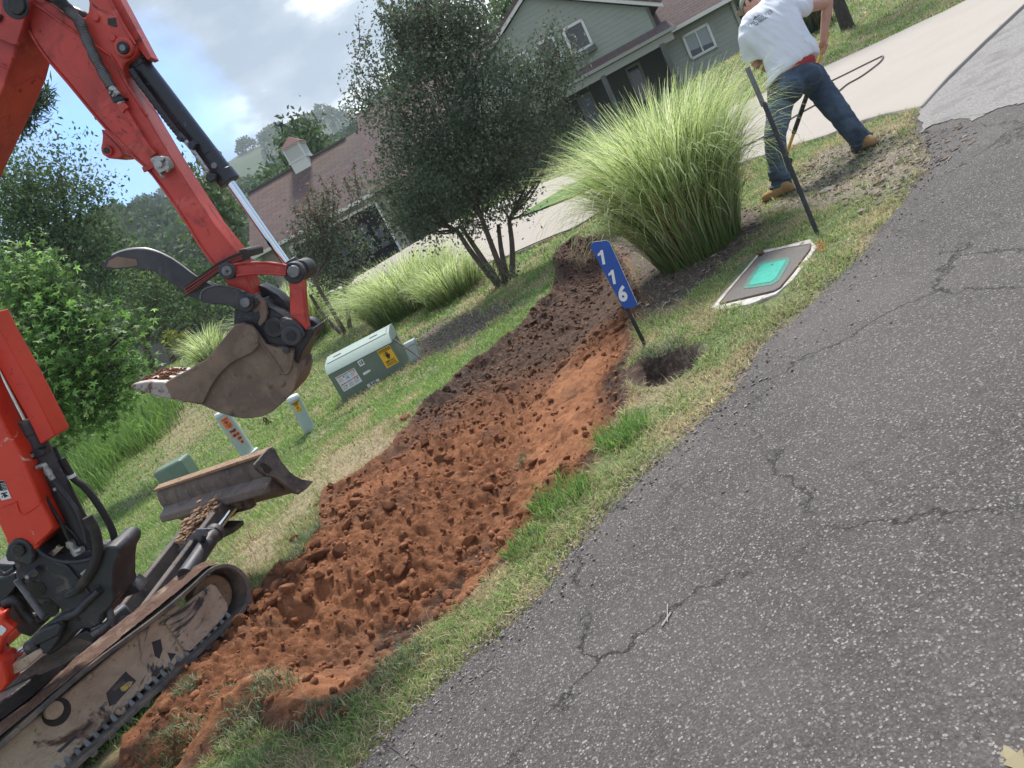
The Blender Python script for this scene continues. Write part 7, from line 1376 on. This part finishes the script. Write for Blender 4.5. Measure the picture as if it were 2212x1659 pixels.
def on_ground(P, n_):
    lo, hi = P.min(0), P.max(0); out = []
    while len(out) < n_:
        x, y = RNG.uniform(lo[0], hi[0]), RNG.uniform(lo[1], hi[1])
        if poly_sd(x, y, P) > -.1 and poly_sd(x, y, ROADP) < .3 and poly_sd(x, y, DRV) < 0: out.append((x, y, float(zb(x, y)) + .012))
    return out
Vs, Qs, o_ = [], [], 0
for P_, n_ in ((GRAV, 1500), (MULCH, 900), (BED, 900)):
    for p in on_ground(P_, n_):
        i = RNG.integers(0, 7); r = .005 + .016 * RNG.random() ** 3; R_ = np.array(Matrix.Rotation(RNG.random() * 6.28, 3, 'Z')); Vs.append((bv[i] @ R_.T) * np.array([r * 1.5, r, r * .6]) + np.array(p)); Qs.append(bf[i] + o_); o_ += len(bv[i])
link('gravel_and_bark', npmesh('gravel_and_bark', np.concatenate(Vs), np.concatenate(Qs), np.repeat(palette(len(Vs), [(.15, .12, .10), (.28, .25, .22), (.08, .06, .05), (.20, .14, .10)], .2), len(bv[0]), 0)), mat('chips', (1, 1, 1), .9, attr='col'), kind='stuff', label='gravel and bark chips around the clump and driveway corner', cat='gravel')
sp = []                                                 # grit on the road edge
Vs, Qs, o_ = [], [], 0
idx = RNG.integers(0, len(ROADC), 2600); off = RNG.exponential(.10, 2600) - .06
for i_, of in zip(idx, off):
    p = ROADC[i_] + nr[i_] * of + tn[i_] * RNG.uniform(-.05, .05)
    if p[1] > 9 or p[1] < 1.2: continue
    i = RNG.integers(0, 7); r = .0025 + .006 * RNG.random() ** 3; Vs.append(bv[i] * np.array([r * 1.4, r, r * .7]) + np.array([p[0], p[1], float(zb(p[0], p[1])) + .014])); Qs.append(bf[i] + o_); o_ += len(bv[i])
link('road_grit', npmesh('road_grit', np.concatenate(Vs), np.concatenate(Qs), np.repeat(palette(len(Vs), [(.20, .17, .15), (.10, .075, .06), (.30, .27, .25)], .2), len(bv[0]), 0)), bpy.data.materials['chips'], kind='stuff', label='loose grit along the asphalt edge', cat='grit')
# dry leaf at the road corner, twig pieces
lf = hit(2200, 1652, .02); axl, ayl = unit(np.array([1, -.2, .0])), unit(np.array([.2, 1, 0.]))
P2 = [(0, -.9), (.12, -.5), (.5, -.55), (.35, -.2), (.7, -.05), (.42, .12), (.62, .45), (.28, .42), (.15, .8), (-.02, .95), (-.2, .7), (-.5, .55), (-.35, .25), (-.68, .05), (-.36, -.12), (-.52, -.5), (-.1, -.45)]
mb = MB(); mb.prism([lf + axl * a * .036 + ayl * b * .050 + np.array([0, 0, .012 * abs(a)]) for a, b in P2], np.array([0, 0, .001])); o = mb.build('oak_leaf', mat('dry_leaf', (.24, .205, .12), .8, layers=[(40, 6, .5, .7, (.26, .21, .12), .9, .3)]), None, origin=tuple(lf)); tag(o, 'pale dry lobed leaf lying on the asphalt corner', 'leaf')
tw = hit(1430, 1352, .016); mb = MB(); mb.tube([tw, tw + np.array([.045, .035, .004])], .0028, 5); mb.tube([tw + np.array([.02, .0, .004]), tw + np.array([.05, .085, .003])], .0014, 4); o = mb.build('twig', mat('pale_twig', (.42, .38, .33), .8), None, origin=tuple(tw)); tag(o, 'small pale broken twig on the open asphalt', 'twig')
# bird
bd = aty(603, 271, 40); B_b = MB(); wing = lambda a, b, c: B_b.prism([bd + np.array(a), bd + np.array(b), bd + np.array(c)], np.array([.01, .02, .01]))
bt = MB(); k = 40 / FPX
def bq(du, dv, dy=0): return aty(603 + du, 271 + dv, 40 + dy)
bt.tube([bq(6, 8), bq(4, 2), bq(2, -3), bq(4, -6)], [.03, .07, .06, .02], 8); P_ = [bq(3, -1), bq(-4, -2), bq(-14, -7, .3), (bq(-8, -1, .2)), bq(-2, 3)]; bt.prism(P_, np.array([0, .03, 0])); bt.prism([bq(4, -2), bq(6, -8), bq(8, -17, -.3), bq(7, -4), bq(6, 1)], np.array([0, .03, 0])); bt.prism([bq(5, 5), bq(4, 13), bq(8, 12), bq(7, 5)], np.array([0, .03, 0]))
o = bt.build('bird', mat('black_feathers', (.02, .02, .022), .7), None, smooth=50, origin=tuple(bd)); tag(o, 'dark bird flying with raised wings left of the cupola tree', 'bird')
# ================================================================== worker bent over a shovel
def union(prims, voxel, smooth=6, name='m'):
    bm = bmesh.new()
    for p in prims:
        if p[0] == 'b':
            tmp = bpy.data.meshes.new('tmp'); p[1].to_mesh(tmp); bm.from_mesh(tmp); continue
        if p[0] == 'c':
            _, a, ra, b, rb = p; mb = MB(); mb.bm.free(); mb.bm = bm; mb.tube([a, b], [ra, rb], 20)
            for c, r in ((a, ra), (b, rb)): bmesh.ops.create_icosphere(bm, subdivisions=3, radius=1, matrix=Matrix.Translation(Vector(c)) @ Matrix.Scale(r, 4))
        else:
            _, c, ax, rad = p; X_ = unit(np.array(ax[0], float)); Z_ = unit(np.array(ax[1], float)); Y_ = unit(np.cross(Z_, X_)); Z_ = np.cross(X_, Y_)
            m = Matrix([[*(X_ * rad[0])], [*(Y_ * rad[1])], [*(Z_ * rad[2])]]).transposed().to_4x4(); m.translation = Vector(c)
            bmesh.ops.create_icosphere(bm, subdivisions=4, radius=1, matrix=m)
    me = bpy.data.meshes.new(name); bm.to_mesh(me); bm.free(); o = bpy.data.objects.new(name, me); SC.collection.objects.link(o)
    r = o.modifiers.new('r', 'REMESH'); r.mode = 'VOXEL'; r.voxel_size = voxel; s = o.modifiers.new('s', 'SMOOTH'); s.factor = .6; s.iterations = smooth
    dg = bpy.context.evaluated_depsgraph_get(); me2 = bpy.data.meshes.new_from_object(o.evaluated_get(dg)); bpy.data.objects.remove(o); me2.name = name
    for p in me2.polygons: p.use_smooth = True
    return me2
def w6(x, y, Yd): u, v = Z6(x, y); return aty(u, v, Yd)
def w5(x, y, Yd): u, v = Z5(x, y); return aty(u, v, Yd)
FL, FR = hit(1688, 428), hit(1857, 330); YL, YR = FL[1] + .05, FR[1] + .05
HPc = w6(850, 800, 6.98); hipL, hipR = w6(730, 960, 7.0), w6(1040, 800, 7.04); knL, anL = w5(630, 880, YL + .0), w5(668, 1175, YL + .03); knR, anR = w5(1095, 795, YR - .05), w5(1210, 925, YR)
side = unit(w6(1140, 600, 7) - w6(560, 930, 7)); shL, shR = w6(370, 350, 7.16), w6(850, 95, 7.18); neck = w6(520, 120, 7.28); headc = w6(420, 36, 7.37); waist = w6(850, 740, 6.99); chest = w6(640, 330, 7.16); mid = w6(745, 540, 7.06)
sside = unit(shR - shL); elL, elR = w6(468, 650, 7.22), w6(1212, 28, 7.30); wrR = w6(1160, 430, 7.33); wrL = w6(900, 850, 7.40); handR = w6(1178, 500, 7.34)
HB0, HB1 = w6(1172, 470, 7.36), hit(1677, 396); hax = unit(HB0 - HB1)
spine = unit(neck - waist); fwd = unit(np.cross(spine, side)); fwd = fwd if fwd[1] > 0 else -fwd
skin = mat('sun_reddened_skin', (.50, .27, .19), .55, layers=[(9, 6, .5, .7, (.44, .20, .14), .55, .3), (60, 5, .6, .75, (.36, .20, .14), .6, 0)], bump=[(120, .3, .002)])
prims = [('e', HPc, (side, spine), (.175, .125, .13)), ('e', mid, (side, spine), (.17, .12, .20)), ('e', chest, (sside, spine), (.20, .13, .21)), ('c', shL, .065, shR, .065), ('c', chest, .09, neck, .062), ('c', neck, .058, headc - (headc - neck) * .2, .055),
         ('c', shL, .062, elL, .048), ('c', elL, .046, wrL, .030), ('c', shR, .062, elR, .048), ('c', elR + (wrR - elR) * .1, .050, elR + (wrR - elR) * .35, .048), ('c', elR + (wrR - elR) * .3, .048, wrR, .031),
         ('c', hipL, .095, knL, .062), ('c', knL, .060, anL, .042), ('c', hipR, .095, knR, .062), ('c', knR, .060, anR, .042)]
hd = unit(headc - neck); hf = unit(np.array([-.55, .75, -.35])); prims += [('e', headc, (hf, hd), (.098, .078, .112)), ('c', headc + hf * .05 - hd * .05, .045, headc + hf * .062 - hd * .075, .032), ('c', headc + hf * .09 - hd * .01, .014, headc + hf * .112 - hd * .03, .013)]
hs_ = unit(np.cross(hf, hd))
for s_ in (-1, 1): prims.append(('e', headc + hs_ * s_ * .082 - hd * .012 - hf * .008, (hf, hd), (.022, .012, .034)))
prims += [('e', headc + hf * .088 - hd * .062, (hs_, hd), (.026, .012, .008))]
hx = unit(np.cross(hax, np.array([0, 1, 0.])))                       # fist round the handle: palm and five fingers
for hc, wr, sg in ((handR, wrR, 1), (w6(1010, 880, 7.45), wrL, -1)):
    axp = HB1 + hax * float(np.dot(hc - HB1, hax)); side_h = unit(np.cross(hax, axp - wr)); back = unit(np.cross(side_h, hax)) 
    palm = axp - hax * 0 + side_h * .030 * sg; prims += [('c', wr, .030, palm + hax * .01, .028), ('c', palm + hax * .030, .020, palm - hax * .032, .019)]
    for k, (o_, ln, rr) in enumerate(((.036, 1.0, .0105), (.012, 1.08, .011), (-.012, 1.02, .0105), (-.035, .85, .0092))):
        b0 = palm + hax * o_ + back * .012
        p1 = axp + hax * o_ + side_h * sg * .026 + back * .026 * ln; p2 = axp + hax * (o_ - .002) - side_h * sg * .016 + back * .030 * ln; p3 = axp + hax * (o_ - .004) - side_h * sg * .030 + back * .004; p4 = axp + hax * (o_ - .004) - side_h * sg * .018 - back * .018
        for a, b in ((b0, p1), (p1, p2), (p2, p3), (p3, p4)): prims.append(('c', a, rr, b, rr * .95))
    t0_ = palm + hax * .045 - back * .012; t1_ = axp + hax * .060 - back * .028 + side_h * sg * .008; t2_ = axp + hax * .062 - back * .022 - side_h * sg * .022
    prims += [('c', t0_, .013, t1_, .0125), ('c', t1_, .0125, t2_, .010)]
base_w = (FL + FR) / 2
WK = link('person', union(prims, .0052, 3, 'person'), skin, None, label='worker in white shirt, jeans and tan boots bending over a shovel', cat='person', origin=tuple(base_w))
WO = np.array(base_w)
# jeans
def leg(h, k, a, toe, g):
    d1 = k - h; d2 = a - k; return [('c', h, .128, h + d1 * .55, .112), ('c', h + d1 * .5, .114, k, .098), ('c', k, .100, k + d2 * .5, .092), ('c', k + d2 * .45, .092, a + d2 * .02, .094),
        ('c', k + d2 * .62, .096, k + d2 * .66, .096), ('c', k + d2 * .82, .100, k + d2 * .86, .098), ('c', a - d2 * .02, .101, a + d2 * .03, .100)]
jp = [('e', HPc + spine * -.02, (side, spine), (.222, .158, .15)), ('e', HPc - spine * .10 - side * .095 - fwd * .02, (side, spine), (.125, .15, .13)), ('e', HPc - spine * .10 + side * .10 - fwd * .02, (side, spine), (.125, .15, .13))]
jp += leg(hipL, knL, anL, None, 0) + leg(hipR, knR, anR, None, 0)
jme = union(jp, .009, 4, 'jeans'); rngj = np.random.default_rng(4)
n_ = len(jme.vertices); co = np.zeros(n_ * 3); jme.vertices.foreach_get('co', co); co = co.reshape(-1, 3); no = np.zeros(n_ * 3); jme.vertices.foreach_get('normal', no); no = no.reshape(-1, 3)
def along(p, a, b): d = b - a; return ((p - a) @ d) / (d @ d)
tt = np.minimum(np.abs(along(co, knL, anL) - .9), np.abs(along(co, knR, anR) - .9)); amp = .006 + .020 * np.clip(1 - tt / .5, 0, 1)
wr_ = fbm(co[:, 0] * 9 + co[:, 2] * 6, co[:, 2] * 26 + co[:, 0] * 6, 41, 3) - .5; co = co + no * (wr_ * 2.4 * amp + (fbm(co[:, 0] * 7, co[:, 2] * 9, 42, 2) - .5) * .012)[:, None]
jme.vertices.foreach_set('co', co.ravel()); denim = mat('faded_denim', (.038, .058, .092), .85, layers=[(3.2, 6, .45, .66, (.10, .145, .20), .9, .3), (2, 5, .58, .72, (.025, .035, .05), .9, .4), (90, 5, .55, .75, (.06, .09, .14), .9, 0, (1, 1, 3))], bump=[(16, .45, .012), (300, .4, .001)])
link('jeans', jme, denim, WK)
bvj = BVHTree.FromPolygons([tuple(c) for c in co], [tuple(p.vertices) for p in jme.polygons])
def snap(bv_, p, off, dr=None):
    r = bv_.find_nearest(Vector(p)); return np.array(r[0]) + np.array(r[1]) * off
mb = MB()
for P_ in ([(600, 930), (680, 960), (780, 960), (870, 945)], [(1010, 880), (1080, 860), (1140, 820)], [(920, 800), (945, 900), (960, 1060)], [(600, 1010), (640, 1060), (720, 1080), (800, 1050), (870, 1000)]):
    mb.tube([snap(bvj, p, .002) for p in curve_pts([w6(x, y, 6.80) for x, y in P_], 14)], .0022, 4)
mb.build('jeans_seam', mat('denim_stitching', (.11, .13, .15), .9), WK)
# red waistband of the shorts and shirt
MB().tube([waist - side * .0 + spine * -.02, waist + spine * .075], [.2, .2], 28, flat=.0001) if False else None
rw = union([('e', waist + spine * .0 + side * .012, (side, spine), (.215, .156, .10))], .010, 2, 'w'); link('red_waistband', rw, mat('brick_red_cloth', (.33, .035, .03), .85, bump=[(50, .5, .004)]), WK)
SECT = [((566, 930), (1120, 566), .150, 6.98), ((575, 850), (1112, 530), .158, 6.99), ((580, 770), (1080, 455), .162, 7.01), ((545, 665), (1030, 370), .165, 7.04), ((470, 570), (975, 285), .165, 7.07), ((380, 480), (935, 205), .160, 7.10),
        ((300, 400), (915, 130), .155, 7.13), ((275, 320), (900, 60), .145, 7.16), ((305, 240), (850, 0), .125, 7.20), ((370, 160), (720, -40), .10, 7.24), ((430, 100), (580, 0), .075, 7.28)]
bmL = bmesh.new(); rings = []
for (lx, ly), (rx, ry_), th, Yd in SECT:
    a, b = w6(lx, ly, Yd), w6(rx, ry_, Yd); c, hx_ = (a + b) / 2, (b - a) / 2; fx = unit(np.cross(spine, hx_)); rings.append([bmL.verts.new(tuple(c + hx_ * math.cos(k * .2618) + fx * th * math.sin(k * .2618))) for k in range(24)])
for r0_, r1_ in zip(rings[:-1], rings[1:]):
    for k in range(24): bmL.faces.new([r0_[k], r0_[(k + 1) % 24], r1_[(k + 1) % 24], r1_[k]])
bmL.faces.new(rings[0]); bmL.faces.new(rings[-1]); bmesh.ops.recalc_face_normals(bmL, faces=bmL.faces[:])
sp_ = [('b', bmL), ('c', shL + np.array([0, 0, -.02]), .100, shL + (elL - shL) * .55, .098), ('c', shL + (elL - shL) * .4, .098, shL + (elL - shL) * .86, .104), ('c', shR - sside * .04, .092, shR + (elR - shR) * .35, .088), ('c', shR + (elR - shR) * .25, .088, shR + (elR - shR) * .42, .086)]
sme = union(sp_, .0085, 14, 'shirt'); n_ = len(sme.vertices); co = np.zeros(n_ * 3); sme.vertices.foreach_get('co', co); co = co.reshape(-1, 3); no = np.zeros(n_ * 3); sme.vertices.foreach_get('normal', no); no = no.reshape(-1, 3)
a1 = (co @ side) * 11 + (co @ spine) * 3; a2_ = (co @ spine) * 9; co = co + no * ((fbm(a1 * .55, a2_ * .8, 51, 2) - .5) * .030 + (np.abs(fbm(a1 * 1.1 + 5, a2_ * .5, 53, 2) - .5) * -.05))[:, None]
# open hem: cut the shirt along a slanting plane so that the red band shows at the right
hem = np.array([w6(575, 925, 6.85), w6(850, 770, 6.85), w6(1135, 580, 6.85)]); hn = unit(np.cross(hem[2] - hem[0], np.array([0, 1, -.12]))); hn = hn if hn @ spine > 0 else -hn
sme.vertices.foreach_set('co', co.ravel()); bm = bmesh.new(); bm.from_mesh(sme)
for pc, pn_ in ((hem[1] + np.array([0, 0, -.01]), hn), (shL + (elL - shL) * .84, -unit(elL - shL)), (shR + (elR - shR) * .42, -unit(elR - shR))):
    if pn_ is not hn:
        c_ = pc; geom = [f for f in bm.faces if (np.array(f.calc_center_median()) - c_) @ pn_ < 0 and np.linalg.norm(np.array(f.calc_center_median()) - c_) < .19]; bmesh.ops.delete(bm, geom=geom, context='FACES')
    else: bmesh.ops.bisect_plane(bm, geom=bm.verts[:] + bm.edges[:] + bm.faces[:], plane_co=Vector(pc), plane_no=Vector(pn_), clear_inner=True)
for v in bm.verts: pass
bm.to_mesh(sme); bm.free(); shirt_m = mat('white_cotton_tee', (.72, .74, .78), .85, layers=[(5, 5, .5, .75, (.62, .64, .69), .9, .3), (7, 8, .64, .74, (.45, .38, .32), .9, .4)], bump=[(13, .35, .012), (260, .3, .001)])
so_ = link('shirt', sme, shirt_m, WK); sdm = so_.modifiers.new('s', 'SOLIDIFY'); sdm.thickness = .006; sdm.offset = 1
V_ = [tuple(np.array(v.co) + WO) for v in sme.vertices]; bvs = BVHTree.FromPolygons(V_, [tuple(p.vertices) for p in sme.polygons])
def on_shirt(p): 
    d = Vector(np.array(p) - EYE).normalized(); r = bvs.ray_cast(Vector(EYE), d)
    return (np.array(r[0]) - np.array(d) * .009) if r[0] is not None else np.array(p)
mb = MB()
def stext(s, x, y, ang, size, bold=.0):
    c = w6(x, y, 6.9); e1 = unit(w6(x + 100 * math.cos(ang), y - 100 * math.sin(ang), 6.9) - c); e2 = unit(w6(x - 100 * math.sin(ang), y - 100 * math.cos(ang), 6.9) - c)
    V, Fc = text_geo(s, size, bold); vs = [mb.bm.verts.new(tuple(on_shirt(c + e1 * v[0] + e2 * v[1]))) for v in V]
    for f in Fc:
        try: mb.bm.faces.new([vs[i] for i in f])
        except ValueError: pass
stext('479-280-1230', 520, 190, .60, .050, .0004); stext('Free Estimates', 520, 218, .60, .030, .0006)
for P_ in ([(432, 215), (452, 160), (470, 175), (492, 110), (520, 135), (545, 130), (480, 180)], [(438, 160), (455, 150), (470, 170), (450, 185)]):
    mb.bm.faces.new([mb.bm.verts.new(tuple(on_shirt(w6(x, y, 6.9)))) for x, y in P_])
mb.build('back_print', mat('grey_green_print', (.16, .20, .21), .9), so_)
cap = union([('e', headc + hd * .022, (hf, hd), (.108, .088, .100))], .006, 2, 'cap'); bm = bmesh.new(); bm.from_mesh(cap)
bmesh.ops.bisect_plane(bm, geom=bm.verts[:] + bm.edges[:] + bm.faces[:], plane_co=Vector(headc + hd * .022), plane_no=Vector(unit(hd + hf * .12)), clear_inner=True); bm.to_mesh(cap); bm.free()
khaki = mat('khaki_twill', (.30, .27, .23), .9, bump=[(90, .4, .002)]); cp_ = link('cap', cap, khaki, WK); cm2 = cp_.modifiers.new('s', 'SOLIDIFY'); cm2.thickness = .004
mb = MB(); mb.prism([headc + hd * .03 + hf * a + hs_ * b for a, b in ((.095, -.07), (.15, -.055), (.175, 0), (.15, .055), (.095, .07))], -hd * .006); mb.build('cap_peak', khaki, cp_, bevel=.002)
hair = union([('e', headc - hf * .012 + hd * .005, (hf, hd), (.099, .083, .085))], .006, 2, 'hair'); bm = bmesh.new(); bm.from_mesh(hair); bmesh.ops.bisect_plane(bm, geom=bm.verts[:] + bm.edges[:] + bm.faces[:], plane_co=Vector(headc - hd * .035), plane_no=Vector(hd), clear_inner=True)
bmesh.ops.bisect_plane(bm, geom=bm.verts[:] + bm.edges[:] + bm.faces[:], plane_co=Vector(headc + hf * .03), plane_no=Vector(-hf), clear_inner=True); bm.to_mesh(hair); bm.free(); link('hair', hair, mat('short_brown_hair', (.06, .04, .03), .9, bump=[(200, .8, .003)]), WK)
mb = MB()
for s_ in (-1, 1): mb.ball(headc + hf * .084 + hs_ * s_ * .03 + hd * .008, .012, 2)
mb.build('eyes', mat('eye_white', (.6, .6, .58), .3), WK, smooth=60)
suede = mat('tan_suede', (.36, .215, .095), .9, layers=[(12, 6, .5, .7, (.26, .15, .07), .95, .3)], bump=[(60, .4, .003)]); sole = mat('dark_rubber_sole', (.06, .045, .035), .8)
for an, heel, toe in ((anL, hit(1712, 420), hit(1645, 447)), (anR, hit(1893, 320), hit(1836, 334))):
    dr_ = unit((toe - heel) * np.array([1, 1, 0])); up_ = np.array([0, 0, 1.]); L_ = .30; h0 = an.copy(); h0[2] = heel[2]; hh = np.array([heel[0], heel[1], heel[2]]) * .5 + np.array([an[0], an[1], heel[2]]) * .5 - dr_ * .03
    sd2 = np.cross(up_, dr_); bt_ = union([('c', hh + up_ * .07 + dr_ * .02, .052, an + up_ * -.01, .055), ('c', hh + up_ * .055, .048, hh + dr_ * .10 + up_ * .06, .052), ('c', hh + dr_ * .10 + up_ * .055, .052, hh + dr_ * .21 + up_ * .048, .046), ('e', hh + dr_ * .225 + up_ * .048, (dr_, up_), (.055, .050, .044))], .006, 3, 'boot')
    b_o = link('boot', bt_, suede, WK); mb = MB(); out = [(-.05, 0), (-.035, .038), (.05, .042), (.16, .052), (.24, .046), (.285, .018), (.285, -.018), (.24, -.046), (.16, -.05), (.05, -.04), (-.035, -.036)]
    mb.prism([hh + dr_ * a + sd2 * b + up_ * .004 for a, b in out], up_ * .026); mb.build('sole', sole, b_o, bevel=.004)
SV = empty('shovel', tuple(HB1), 'yellow handled shovel with black grip held between the worker legs', 'shovel')
mb = MB(); mb.tube([HB0 + hax * .12, HB1 + hax * .30], .0165, 14); mb.build('handle', mat('yellow_fibreglass', (.62, .36, .055), .45, layers=[(20, 6, .5, .7, (.50, .28, .05), .5, 0)]), SV, smooth=50)
g0, g1 = w6(965, 1080, 7.5), w6(848, 1385, 7.6); pa = lambda p: HB1 + hax * float(np.dot(p - HB1, hax)); mb = MB(); mb.tube([pa(g0) + hax * .1, pa(g1)], .023, 14); mb.build('foam_grip', M['sleeve'], SV, smooth=50)
mb = MB(); mb.tube([HB1 + hax * .32, HB1 + hax * .24], [.021, .026], 12); s1 = unit(np.cross(hax, [0, 1, 0.])); s2_ = np.cross(s1, hax)
mb.prism([HB1 + hax * a + s1 * b + s2_ * (abs(b) * .25) for a, b in ((.27, -.10), (.27, .10), (.10, .10), (.0, .05), (-.05, 0), (.0, -.05), (.10, -.10))], s2_ * .004); mb.build('blade', M['blackr'], SV, bevel=.002)
# ================================================================== thin summer haze round the whole place
hzm = bpy.data.materials.new('summer_haze'); hzm.use_nodes = True; n = hzm.node_tree.nodes; n.clear()
ho = n.new('ShaderNodeOutputMaterial'); hv = n.new('ShaderNodeVolumePrincipled'); hv.inputs['Color'].default_value = (.80, .90, .97, 1); hv.inputs['Density'].default_value = .00042; hv.inputs['Anisotropy'].default_value = .35
hzm.node_tree.links.new(hv.outputs[0], ho.inputs['Volume'])
mb = MB(); mb.prism([(-900, -120, -24), (900, -120, -24), (900, 960, -24), (-900, 960, -24)], (0, 0, 250)); mb.build('haze', hzm, None, kind='stuff', label='thin pale summer haze in the air', cat='haze')
SC.cycles.volume_bounces = 0
